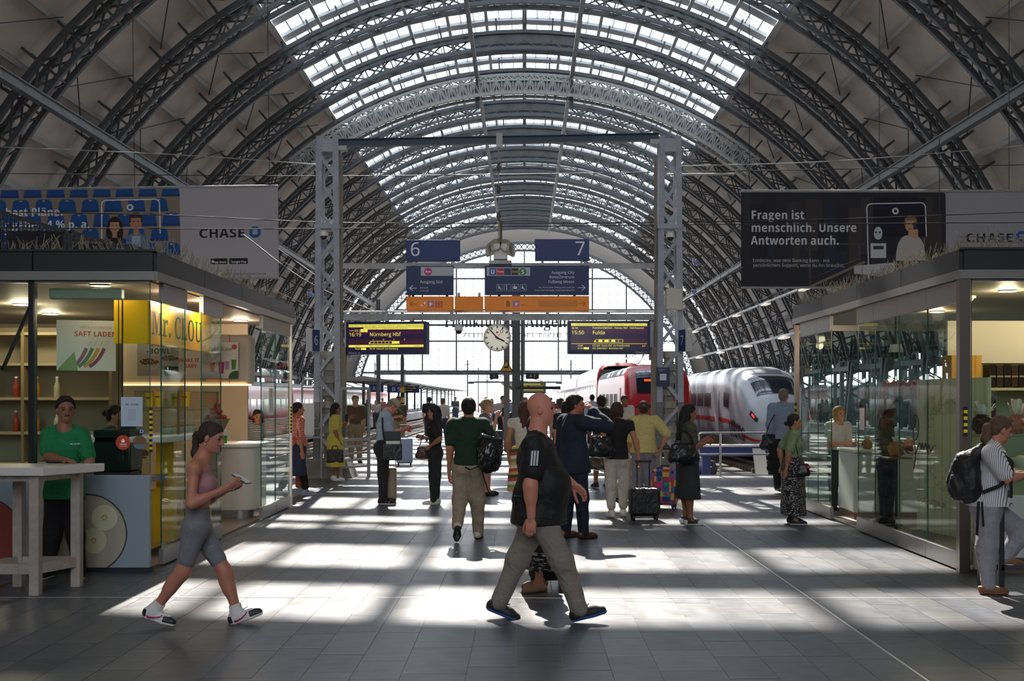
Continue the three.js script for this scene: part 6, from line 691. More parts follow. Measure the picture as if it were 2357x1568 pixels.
for (const [x, y, lab] of [[13.0, 4.9, 'lamp trunking hung above the far platform beside the white train'], [14.2, 7.4, 'upper cable trunking above the far platform beside the white train']]) { const o = thing('lamp_trunking', lab, 'lamp'); const d0 = y > 6 ? 46 : 36; mb().bar(V(x, y, -d0 + 2), V(x, y, -165), 0.14, 0.12).build('trunking', MAT.galv, o); for (let d = d0; d < 165; d += 9.3) { mb().cyl(V(x, y, -d), V(x, y + 5, -d), 0.015, 0.015, 5).build('hanger', MAT.dark, o); mb().box(x, y - 0.1, -d - 3, 0.3, 0.08, 1.4).build('luminaire', M('#e8e4da', { emissive: '#fff2dc', emissiveIntensity: 0.5 }), o); } }
for (const [x, lab] of [[35, 'long train added in the neighbouring hall past the white train'], [-36, 'long train added in the neighbouring hall past the red coaches']]) for (let i = 0; i < 4; i++) { const o = thing('regional_coach', lab, 'train', [x, RAIL, -50 - i * 26.6], 0, 'trains added in the neighbouring halls'); const secs = [[0, 1.3, 0.3, 3.9, 4.5], [0.2, 1.4, 0.28, 4.05, 4.5], [26.2, 1.4, 0.28, 4.05, 4.5]]; mesh('body_shell', loft(secs, 24, sect), i % 2 ? redPaint : whitePaint, o); for (let j = 0; j < 10; j++) mesh('window', patch(secs, x > 0 ? 0.725 : 0.2, x > 0 ? 0.8 : 0.275, 1.5 + j * 2.45, 3.3 + j * 2.45, 0.012, 3, 1), trainGlass, o); }  // trains added to cover the bright sky low between the arcade columns
// ---------------------------------------------------------------- people: smooth bodies and clothes from joints
// primitives: capsule [a, b, ra, rb], ellipsoid {c, r, ax}
const cap = (a, b, ra, rb = ra, k) => ({ a, b, ra, rb, k, bb() { const m = Math.max(ra, rb); return [Math.min(a.x, b.x) - m, Math.min(a.y, b.y) - m, Math.min(a.z, b.z) - m, Math.max(a.x, b.x) + m, Math.max(a.y, b.y) + m, Math.max(a.z, b.z) + m]; },
  f() { const bx = b.x - a.x, by = b.y - a.y, bz = b.z - a.z, l = 1 / (bx * bx + by * by + bz * bz + 1e-9), dr = rb - ra, ax = a.x, ay = a.y, az = a.z; return (x, y, z) => { const px = x - ax, py = y - ay, pz = z - az; let t = (px * bx + py * by + pz * bz) * l; t = t < 0 ? 0 : t > 1 ? 1 : t; const qx = px - bx * t, qy = py - by * t, qz = pz - bz * t; return Math.sqrt(qx * qx + qy * qy + qz * qz) - ra - dr * t; }; } });
const ell = (c, r, ax, k) => ({ k, bb() { const m = Math.max(...r); return [c.x - m, c.y - m, c.z - m, c.x + m, c.y + m, c.z + m]; },
  f() { const [X, Y, Z] = ax, i0 = 1 / r[0], i1 = 1 / r[1], i2 = 1 / r[2]; return (x, y, z) => { const px = x - c.x, py = y - c.y, pz = z - c.z, u = (px * X.x + py * X.y + pz * X.z) * i0, v = (px * Y.x + py * Y.y + pz * Y.z) * i1, w = (px * Z.x + py * Z.y + pz * Z.z) * i2, k0 = Math.sqrt(u * u + v * v + w * w), k1 = Math.sqrt(u * u * i0 * i0 + v * v * i1 * i1 + w * w * i2 * i2); return k1 < 1e-6 ? -0.05 : k0 * (k0 - 1) / k1; }; } });
// field on a grid, meshed with surface nets. cuts: {plane:[n, c]} keeps n.p < c ; {minus: prim}
function skin(prims, h, o = {}) {
  const K = o.k ?? 0.03, grow = o.grow ?? 0, m = h * 2 + grow + 0.004; let B = [1e9, 1e9, 1e9, -1e9, -1e9, -1e9];
  for (const p of prims) { const b = p.bb(); for (let i = 0; i < 3; i++) { B[i] = Math.min(B[i], b[i] - m); B[i + 3] = Math.max(B[i + 3], b[i + 3] + m); } }
  const nx = Math.ceil((B[3] - B[0]) / h) + 1, ny = Math.ceil((B[4] - B[1]) / h) + 1, nz = Math.ceil((B[5] - B[2]) / h) + 1, F3 = new Float32Array(nx * ny * nz).fill(0.2);
  for (const p of prims) { const b = p.bb(), f = p.f(), k = p.k ?? K, e = k + grow + 2 * h, i0 = Math.max(0, Math.floor((b[0] - e - B[0]) / h)), i1 = Math.min(nx - 1, Math.ceil((b[3] + e - B[0]) / h)), j0 = Math.max(0, Math.floor((b[1] - e - B[1]) / h)), j1 = Math.min(ny - 1, Math.ceil((b[4] + e - B[1]) / h)), k0 = Math.max(0, Math.floor((b[2] - e - B[2]) / h)), k1 = Math.min(nz - 1, Math.ceil((b[5] + e - B[2]) / h));
    for (let z = k0; z <= k1; z++) for (let y = j0; y <= j1; y++) { let q = (z * ny + y) * nx + i0; const wy = B[1] + y * h, wz = B[2] + z * h; for (let x = i0; x <= i1; x++, q++) { const d = f(B[0] + x * h, wy, wz) - grow, a = F3[q]; const t = k - Math.abs(a - d); F3[q] = (a < d ? a : d) - (t > 0 ? t * t / (4 * k) : 0); } } }
  if (o.cuts || o.wrinkle) { const cs = (o.cuts ?? []).map((c) => c.plane ? ((n, w) => (x, y, z) => n.x * x + n.y * y + n.z * z - w)(c.plane[0], c.plane[1]) : ((f) => (x, y, z) => -f(x, y, z))(c.minus.f())); const wr = o.wrinkle ?? 0, wf = o.wfreq ?? 9;
    let q = 0; for (let z = 0; z < nz; z++) for (let y = 0; y < ny; y++) for (let x = 0; x < nx; x++, q++) { let a = F3[q]; if (a > 0.06) continue; const X = B[0] + x * h, Yy = B[1] + y * h, Z = B[2] + z * h; if (wr && a > -0.05) a += wr * (noise.noise(X * wf, Yy * wf * 0.55 + (o.seed ?? 0), Z * wf) + 0.5 * noise.noise(X * wf * 2.3, Yy * wf * 1.4, Z * wf * 2.3 + 5)); for (const c of cs) { const d = c(X, Yy, Z); if (d > a) a = d; } F3[q] = a; } }
  const id = new Int32Array(nx * ny * nz).fill(-1), pos = [], idx = [], st = [1, nx, nx * ny];
  for (let z = 0; z < nz - 1; z++) for (let y = 0; y < ny - 1; y++) for (let x = 0; x < nx - 1; x++) { const q = (z * ny + y) * nx + x; let mask = 0; for (let c = 0; c < 8; c++) if (F3[q + (c & 1) + ((c >> 1) & 1) * nx + (c >> 2) * nx * ny] < 0) mask |= 1 << c; if (mask === 0 || mask === 255) continue; let sx = 0, sy = 0, sz = 0, n = 0;
    for (let a = 0; a < 3; a++) for (let c = 0; c < 8; c++) { if (c & (1 << a)) continue; const e = c | (1 << a); if (((mask >> c) & 1) === ((mask >> e) & 1)) continue; const v0 = F3[q + (c & 1) + ((c >> 1) & 1) * nx + (c >> 2) * nx * ny], v1 = F3[q + (e & 1) + ((e >> 1) & 1) * nx + (e >> 2) * nx * ny], t = v0 / (v0 - v1); sx += (c & 1) + (a === 0 ? t : 0); sy += ((c >> 1) & 1) + (a === 1 ? t : 0); sz += (c >> 2) + (a === 2 ? t : 0); n++; }
    id[q] = pos.length / 3; pos.push(B[0] + (x + sx / n) * h, B[1] + (y + sy / n) * h, B[2] + (z + sz / n) * h); }
  for (let z = 1; z < nz - 1; z++) for (let y = 1; y < ny - 1; y++) for (let x = 1; x < nx - 1; x++) { const q = (z * ny + y) * nx + x, s = F3[q] < 0; for (let a = 0; a < 3; a++) { if (s === (F3[q + st[a]] < 0)) continue; const u = st[(a + 1) % 3], v = st[(a + 2) % 3], A = id[q - u - v], Bq = id[q - v], C = id[q], D = id[q - u]; if (A < 0 || Bq < 0 || C < 0 || D < 0) continue; s ? idx.push(A, Bq, C, A, C, D) : idx.push(A, C, Bq, A, D, C); } }
  const g = new THREE.BufferGeometry(); g.setAttribute('position', new THREE.Float32BufferAttribute(pos, 3)); g.setIndex(idx); g.computeVertexNormals();
  const uv = []; for (let i = 0; i < pos.length; i += 3) { uv.push((pos[i] + 0.9 * pos[i + 2]) * 0.75, pos[i + 1] + 0.12 * pos[i]); } g.setAttribute('uv', new THREE.Float32BufferAttribute(uv, 2)); return g;
}
const joinG = (a) => mergeGeometries(a.map((g) => { const q = g.clone(); for (const n of Object.keys(q.attributes)) if (!['position', 'normal', 'uv'].includes(n)) q.deleteAttribute(n); return q; }));
const lerp = (a, b, t) => V().lerpVectors(a, b, t);
const off = (p, ax, x, y, z) => V().copy(p).addScaledVector(ax[0], x).addScaledVector(ax[1], y).addScaledVector(ax[2], z);
function ik(s, t, l1, l2, hint) { const d = V().subVectors(t, s); let L = d.length(); const m = (l1 + l2) * 0.995; if (L > m) { d.multiplyScalar(m / L); L = m; } const e = d.clone().normalize(), a = (l1 * l1 - l2 * l2 + L * L) / (2 * L), hgt = Math.sqrt(Math.max(0, l1 * l1 - a * a)), n = hint.clone().addScaledVector(e, -hint.dot(e)).normalize(); return [V().copy(s).addScaledVector(e, a).addScaledVector(n, hgt), V().copy(s).add(d)]; }
// standing or walking skeleton in its own frame: faces +z, its left is +x
function pose(o) {
  const h = o.h, J = {}, w = o.shw ?? 0.108, lean = o.lean ?? 0; const legs = {};
  for (const [s, n] of [[1, 'L'], [-1, 'R']]) { const hip = V(s * 0.052 * h, 0.52 * h, 0), p = o['leg' + n] ?? [0, 0], a = p[0], b = a - p[1], ab = (p[2] ?? 0.03) * s; const kn = V(hip.x + ab * 0.24 * h, hip.y - Math.cos(a) * 0.24 * h, hip.z + Math.sin(a) * 0.24 * h), an = V(kn.x + ab * 0.5 * 0.24 * h, kn.y - Math.cos(b) * 0.235 * h, kn.z + Math.sin(b) * 0.235 * h); legs[n] = [hip, kn, an, p[3] ?? 0, p[4] ?? 0.12]; }
  const low = Math.min(legs.L[2].y - (legs.L[3] ? 0.03 : 0), legs.R[2].y - (legs.R[3] ? 0.03 : 0)), dy = 0.085 * h / 1.75 - low;
  for (const n of ['L', 'R']) { const [hp, kn, an, tilt, out] = legs[n]; for (const q of [hp, kn, an]) q.y += dy; J['hip' + n] = hp; J['kn' + n] = kn; J['an' + n] = an; const s = n === 'L' ? 1 : -1, fd = V(Math.sin(out) * s, Math.sin(tilt), Math.cos(tilt)).normalize(); J['ft' + n] = fd; }
  J.pelvis = V(0, 0.535 * h + dy, 0); const R = (v) => { const y = v.y - J.pelvis.y, z = v.z; return V(v.x, J.pelvis.y + y * Math.cos(lean) - z * Math.sin(lean), y * Math.sin(lean) + z * Math.cos(lean)); };
  J.neck = R(V(0, 0.835 * h + dy, -0.012 * h)); const tw = o.twist ?? 0;
  for (const [s, n] of [[1, 'L'], [-1, 'R']]) { J['sh' + n] = R(V(s * w * h * Math.cos(tw), 0.812 * h + dy, -s * w * h * Math.sin(tw) - 0.008 * h)); const A = o['arm' + n], sh = J['sh' + n]; const to = A?.to ? V(...A.to) : V(sh.x + s * 0.05, sh.y - 0.325 * h, sh.z + (A?.swing ?? 0.03)), hint = V(...(A?.hint ?? [s * 0.3, -0.2, -1])); const [e, wr] = ik(sh, to, 0.172 * h, 0.155 * h, hint); J['el' + n] = e; J['wr' + n] = wr; J['curl' + n] = A?.curl ?? 0.5; J['palm' + n] = A?.palm ? V(...A.palm) : null; }
  J.head = R(V(0, 0.93 * h + dy, 0.012 * h)); if (o.headOff) J.head.add(V(...o.headOff)); const ya = o.yaw ?? 0, pi = o.pitch ?? 0; J.face = V(Math.sin(ya) * Math.cos(pi), -Math.sin(pi), Math.cos(ya) * Math.cos(pi)); J.h = h; return J;
}
function headAxes(J) { const z = J.face.clone().normalize(), x = V().crossVectors(V(0, 1, 0), z).normalize(), y = V().crossVectors(z, x); return [x, y, z]; }
function handPrims(J, n, fine) {
  const el = J['el' + n], wr = J['wr' + n], s = J.h / 1.75, d = (J['hd' + n] ?? V().subVectors(wr, el)).clone().normalize(); const sd = n === 'L' ? 1 : -1; let pn = J['palm' + n] ? J['palm' + n].clone() : V(-sd, 0, 0).applyAxisAngle(V(0, 1, 0), J.turnHint ?? 0); pn.addScaledVector(d, -pn.dot(d)).normalize(); const w = V().crossVectors(d, pn).multiplyScalar(sd).normalize(); // w points to the thumb side
  const A = [w, d, pn], c = J['curl' + n], p = []; const at2 = (x, y, z) => off(wr, A, x * s, y * s, z * s), k = 0.008;
  p.push(cap(at2(0, -0.03, 0), at2(0, 0.01, 0), 0.027 * s, 0.026 * s, 0.02), ell(at2(0.0, 0.05, 0), [0.041 * s, 0.05 * s, 0.017 * s], A, 0.015));
  [[0.03, 0.085, 0.078], [0.010, 0.092, 0.086], [-0.011, 0.09, 0.08], [-0.03, 0.082, 0.063]].forEach(([x, y, L], i) => { let q = at2(x, y, 0), a = c * 0.5 + i * 0.06; for (const [f, r0, r1] of [[0.45, 0.0095, 0.009], [0.31, 0.009, 0.0085], [0.24, 0.0085, 0.0075]]) { const e = V().copy(q).addScaledVector(d, Math.cos(a) * L * f * s).addScaledVector(pn, Math.sin(a) * L * f * s).addScaledVector(w, x * 0.12 * L * s); p.push(cap(q, e, r0 * s, r1 * s, k)); q = e; a += c * 0.75 + 0.08; } });
  let q = at2(0.03, 0.025, 0.006), a = 0.75 - c * 0.3; for (const [L, r0, r1] of [[0.042, 0.014, 0.0115], [0.034, 0.0115, 0.01], [0.027, 0.01, 0.0085]]) { const e = V().copy(q).addScaledVector(d, Math.cos(a) * L * s).addScaledVector(w, Math.sin(a) * L * s * 0.85).addScaledVector(pn, L * s * (0.3 + c * 0.5)); p.push(cap(q, e, r0 * s, r1 * s, k)); q = e; a -= 0.25; }
  return p;
}
function headPrims(J, o = {}) {
  const A = headAxes(J), s = J.h / 1.75 * (o.hs ?? 1), c = J.head, q = (x, y, z) => off(c, A, x * s, y * s, z * s), R = (...r) => r.map((v) => v * s), fat = o.fat ?? 1;
  return [ell(q(0, 0.03, -0.014), R(0.077, 0.092, 0.098), A, 0.03), ell(q(0, -0.03, 0.022), R(0.062 * fat, 0.085, 0.07), A, 0.03), ell(q(0, -0.083, 0.028), R(0.047 * fat, 0.036, 0.052), A, 0.03), cap(q(0, -0.102, 0.066), q(0, -0.1, 0.068), 0.018 * s, 0.018 * s, 0.022), cap(q(0, 0.014, 0.088), q(0, -0.026, 0.112), 0.0075 * s, 0.0115 * s, 0.01), cap(q(-0.011, -0.032, 0.095), q(0.011, -0.032, 0.095), 0.0078 * s, 0.0078 * s, 0.01), ell(q(0, 0.028, 0.074), R(0.05, 0.012, 0.018), A, 0.02), ell(q(0, -0.066, 0.083), R(0.025, 0.006, 0.012), A, 0.01), ell(q(0, -0.078, 0.081), R(0.021, 0.006, 0.012), A, 0.01),
    ell(q(0.08, -0.012, -0.004), R(0.011, 0.031, 0.02), A, 0.006), ell(q(-0.08, -0.012, -0.004), R(0.011, 0.031, 0.02), A, 0.006), cap(lerp(J.neck, J.head, 0.0), q(0, -0.06, -0.02), 0.056 * s * fat, 0.052 * s * fat, 0.04)];
}
function torsoPrims(J, o = {}) {
  const up = V().subVectors(J.neck, J.pelvis).normalize(), rx = V().subVectors(J.shL, J.shR).normalize(); const z = V().crossVectors(rx, up).normalize(), x = V().crossVectors(up, z), A = [x, up, z], hx = V().subVectors(J.hipL, J.hipR).normalize(), hz = V().crossVectors(hx, up).normalize(), H = [hx, up, hz], s = J.h / 1.75, b = o.b ?? 1, f = o.f ?? 1, P2 = (t, x2, z2) => off(lerp(J.pelvis, J.neck, t), A, x2 * s, 0, z2 * s), R = (...r) => r.map((v) => v * s);
  const p = [ell(P2(0.66, 0, 0.0), R(0.15 * b, 0.2, 0.108 * b), A, 0.06), ell(P2(0.3, 0, 0.0), R(0.135 * b, 0.17, 0.1 * b), A, 0.06), ell(off(J.pelvis, H, 0, -0.02 * s, 0), R(0.162 * (o.hipw ?? b), 0.12, 0.112 * b), H, 0.06), cap(J.shL, J.shR, 0.056 * s, 0.056 * s, 0.05), cap(lerp(J.neck, J.head, 0.1), lerp(J.neck, J.shL, 0.8), 0.042 * s, 0.032 * s, 0.05), cap(lerp(J.neck, J.head, 0.1), lerp(J.neck, J.shR, 0.8), 0.042 * s, 0.032 * s, 0.05), ell(off(J.pelvis, H, 0.07 * s, -0.05 * s, -0.05 * s * b), R(0.085 * b, 0.1, 0.085 * b), H, 0.04), ell(off(J.pelvis, H, -0.07 * s, -0.05 * s, -0.05 * s * b), R(0.085 * b, 0.1, 0.085 * b), H, 0.04)];
  if (o.belly) p.push(ell(P2(0.3, 0, 0.07 + 0.03 * o.belly), R(0.15 * b, 0.17, 0.1 + 0.05 * o.belly), A, 0.08)); if (o.bust) for (const q of [-1, 1]) p.push(ell(P2(0.62, q * 0.07, 0.085 * b), R(0.068 * o.bust, 0.07 * o.bust, 0.06 * o.bust), A, 0.03)); return p;
}
const armPrims = (J, n, b = 1, t0 = 0, t1 = 2) => { const s = J.h / 1.75, sh = J['sh' + n], el = J['el' + n], wr = J['wr' + n], p = []; const r = (t) => (t <= 1 ? 0.05 - 0.01 * t : 0.041 - 0.014 * (t - 1)) * s * b, q = (t) => t <= 1 ? lerp(sh, el, t) : lerp(el, wr, t - 1); if (t0 < 1) p.push(cap(q(t0), q(Math.min(1, t1)), r(t0) + 0.004, r(Math.min(1, t1)), 0.03)); if (t1 > 1) p.push(cap(el, lerp(el, wr, 0.35), 0.041 * s * b, 0.041 * s * b, 0.03), cap(el, q(t1), 0.04 * s * b, r(t1), 0.03)); return p; };
const legPrims = (J, n, b = 1, t1 = 2) => { const s = J.h / 1.75, hp = J['hip' + n], kn = J['kn' + n], an = J['an' + n], p = [cap(hp, lerp(hp, kn, Math.min(1, t1)), 0.088 * s * b, (0.088 - 0.031 * Math.min(1, t1)) * s * b, 0.05)]; if (t1 > 1) { const e = lerp(kn, an, t1 - 1), bk = V().subVectors(lerp(kn, an, 0.3), V()); p.push(cap(kn, e, 0.056 * s * b, (0.056 - 0.02 * (t1 - 1)) * s * b, 0.04)); if (t1 > 1.3) p.push(cap(off(lerp(kn, an, 0.22), [J['ft' + n], V(), V()], -0.018 * s, 0, 0), off(lerp(kn, an, 0.42), [J['ft' + n], V(), V()], -0.014 * s, 0, 0), 0.05 * s * b, 0.043 * s * b, 0.04)); } return p; };
const pantPrims = (J, n, L, t1, hem) => { const s = J.h / 1.75, hp = J['hip' + n], kn = J['kn' + n], an = J['an' + n], p = [cap(hp, lerp(hp, kn, Math.min(1, t1)), 0.09 * s * Math.min(L, 1.12), (0.09 + (0.064 * L - 0.09) * Math.min(1, t1)) * s, 0.05)]; if (t1 > 1) p.push(cap(kn, lerp(kn, an, t1 - 1), 0.064 * s * L, (0.064 * L + (hem - 0.064 * L) * (t1 - 1)) * s, 0.04)); return p; };
function footAxes(J, n) { const z = J['ft' + n].clone().normalize(), x = V().crossVectors(V(0, 1, 0), z).normalize(), y = V().crossVectors(z, x); return [x, y, z]; }
function shoe(G, J, n, o, h) {
  const A = footAxes(J, n), s = J.h / 1.75 * (o.size ?? 1), an = J['an' + n], q = (x, y, z) => off(an, A, x * s, y * s, z * s); const p = [cap(q(0, -0.04, -0.045), q(0, -0.05, 0.1), 0.044 * s, 0.043 * s, 0.04), cap(q(0, -0.052, 0.1), q(0, -0.056, 0.165), 0.044 * s, 0.032 * s, 0.03), cap(q(0, -0.02, -0.03), q(0, o.high ? 0.0 : 0.02, -0.012), 0.042 * s, 0.047 * s, 0.03)]; const shin = V().subVectors(J['kn' + n], an).normalize(); if (o.high) p.push(cap(an, off(an, [shin, V(), V()], 0.1 * s, 0, 0), 0.048 * s, 0.052 * s, 0.03));
  const floor = [V().copy(A[1]).negate(), -A[1].dot(q(0, -0.085, 0))], top = o.high ? 0.085 : o.low ? -0.012 : 0.03; const up = skin(p, h, { k: 0.03, cuts: [{ plane: floor }, { plane: o.high ? [shin, shin.dot(an) + 0.075 * s] : [A[1], A[1].dot(q(0, top, 0))] }, ...(o.low ? [{ minus: ell(q(0, 0.02, 0.03), [0.033 * s, 0.05 * s, 0.075 * s], A) }] : [])] }), m = mesh('shoe', up, M(o.c, { roughness: o.rough ?? 0.6 }), G);
  const so = skin(p, h, { k: 0.03, grow: 0.005, cuts: [{ plane: [A[1], A[1].dot(q(0, -0.062, 0))] }, { plane: floor }] }); mesh('sole', so, M(o.sole ?? '#d8d6d0', { roughness: 0.7 }), m);
  if (o.toe) { const t = skin(p, h, { k: 0.03, grow: 0.003, cuts: [{ plane: [V().copy(A[2]).negate(), -A[2].dot(q(0, 0, 0.1))] }, { plane: [A[1], A[1].dot(q(0, -0.015, 0))] }, { plane: [V().copy(A[1]).negate(), -A[1].dot(q(0, -0.066, 0))] }] }); mesh('toe_cap', t, M(o.toe, { roughness: 0.5 }), m); const hl = skin(p, h, { k: 0.03, grow: 0.003, cuts: [{ plane: [A[2], A[2].dot(q(0, 0, -0.045))] }, { plane: [A[1], A[1].dot(q(0, -0.005, 0))] }, { plane: [V().copy(A[1]).negate(), -A[1].dot(q(0, -0.066, 0))] }] }); mesh('heel_patch', hl, M(o.toe, { roughness: 0.5 }), m); }
  if (o.laces) { const g = mb(); for (let i = 0; i < 5; i++) g.bar(q(-0.026, 0.004 - i * 0.009, 0.05 + i * 0.016), q(0.026, 0.004 - i * 0.009, 0.05 + i * 0.016), 0.007 * s, 0.006); g.bar(q(0, 0.01, 0.06), q(0.05, 0.015, 0.085), 0.005, 0.005).bar(q(0, 0.01, 0.06), q(-0.05, 0.02, 0.08), 0.005, 0.005); g.build('laces', M(o.laces), m); }
  if (o.swoosh) { for (const sd of [-1, 1]) { const g = mb(), pt = [[-0.035, -0.055], [-0.01, -0.058], [0.03, -0.05], [0.075, -0.03], [0.09, -0.012]].map(([z, y]) => q(sd * 0.0455, y, z)); for (let i = 0; i < 4; i++) g.bar(pt[i], pt[i + 1], 0.006, 0.016 - i * 0.003, A[1]); g.build('side_mark', M(o.swoosh), m); } }
}
function hair(G, J, o, h, fit = 1) {
  const A = headAxes(J), s = J.h / 1.75 * fit, c = J.head, q = (x, y, z) => off(c, A, x * s, y * s, z * s), R = (...r) => r.map((v) => v * s), mat = M(o.c, { roughness: 0.7, map: hairTex, bumpMap: hairTex, bumpScale: 0.004 }); if (o.type === 'bald') return;
  const t = o.t ?? 0.008, p = [ell(q(0, 0.033, -0.016), R(0.078 + t, 0.094 + t, 0.1 + t), A, 0.03)]; let hairline = o.line ?? [0.072, 0.08], nape = o.nape ?? [-0.085, -0.05]; const dir = V(0, nape[0] - hairline[0], nape[1] - hairline[1]).normalize(), nn = V().addScaledVector(A[1], -dir.z).addScaledVector(A[2], dir.y).negate().normalize(); // keeps the upper back side
  const sgn = nn.dot(A[1]) > 0 ? nn.clone().negate() : nn, hp = q(0, hairline[0], hairline[1]); if (o.type === 'short' || o.type === 'bun' || o.type === 'pony') p.push(ell(q(0, -0.03, -0.055), R(0.062, 0.06, 0.052), A, 0.03));
  const cuts = [{ plane: [sgn, sgn.dot(hp)] }]; const geos = [skin(p, h, { k: 0.02, cuts, wrinkle: o.wave ?? 0.006, wfreq: 40 })]; const add = (pp, w = 0.006) => geos.push(skin(pp, h, { k: 0.03, wrinkle: w, wfreq: 30 }));
  if (o.type === 'pony') { const L = (o.len ?? 0.22) * s, w = (o.w ?? 0.03) * s, bk = V(A[2].x, 0, A[2].z).normalize().negate(), a = q(0, 0.005, -0.1), b = off(a, [bk, V(0, 1, 0), V()], 0.035 * s, -0.02 * s, 0), e = off(b, [bk, V(0, 1, 0), V()], 0.015 * s, -L * 0.55, 0), f = off(e, [bk, V(0, 1, 0), V()], 0.02 * s, -L * 0.45, 0); add([cap(a, b, 0.02 * s, w * 0.9), cap(b, e, w, w), cap(e, f, w, 0.01 * s)]); }
  if (o.type === 'bun') add([ell(q(0, o.by ?? 0.03, -0.135), R(0.042, 0.04, 0.036), A)]);
  if (o.type === 'long') { const L = o.len ?? 0.4, w = o.w ?? 1; add([cap(q(0, -0.02, -0.06), q(0, -L, -0.09), 0.082 * w * s, 0.06 * w * s), cap(q(0.06, 0.02, -0.02), q(0.075, -L * 0.75, -0.03), 0.034 * s, 0.02 * s), cap(q(-0.06, 0.02, -0.02), q(-0.075, -L * 0.75, -0.03), 0.034 * s, 0.02 * s)], 0.012); }
  if (o.type === 'bob') add([ell(q(0, 0.0, -0.03), R(0.096, 0.11, 0.1), A), cap(q(0.07, 0, -0.01), q(0.075, -0.08, 0.01), 0.03 * s), cap(q(-0.07, 0, -0.01), q(-0.075, -0.08, 0.01), 0.03 * s)].map((x) => x), 0.012);
  mesh('hair', joinG(geos), mat, G);
}
const hairTex = grainTexture(128, (u, v) => 0.65 + 0.35 * fbm(u * 3, v * 0.4, 24, 3, 5)); hairTex.repeat.set(8, 3);
const foldTex = grainTexture(256, (u, v) => { const a = fbm(u, v, 3, 3, 41), w = 1 - Math.abs(2 * fbm(u + 0.25 * a, v * 0.5 + 0.15 * a, 5, 3, 17) - 1), f = fbm(u, v, 20, 3, 8); return 0.15 + 0.65 * w * w + 0.2 * f; }, false); foldTex.repeat.set(2.4, 2.4);
const clothTex = grainTexture(256, (u, v) => 0.82 + 0.12 * fbm(u, v, 16, 4, 6) + 0.06 * tnoise(u, v, 128, 3)); clothTex.repeat.set(3, 3);
const cloth = (c, o = {}) => c?.isMaterial ? c : M(c, { roughness: 0.85, map: clothTex, bumpMap: foldTex, bumpScale: 0.014, ...o });
const SKINS = { pale: '#c9967c', fair: '#c08a6e', tan: '#a9714f', brown: '#7d4f36', red: '#c47f68', olive: '#a87a5c' };
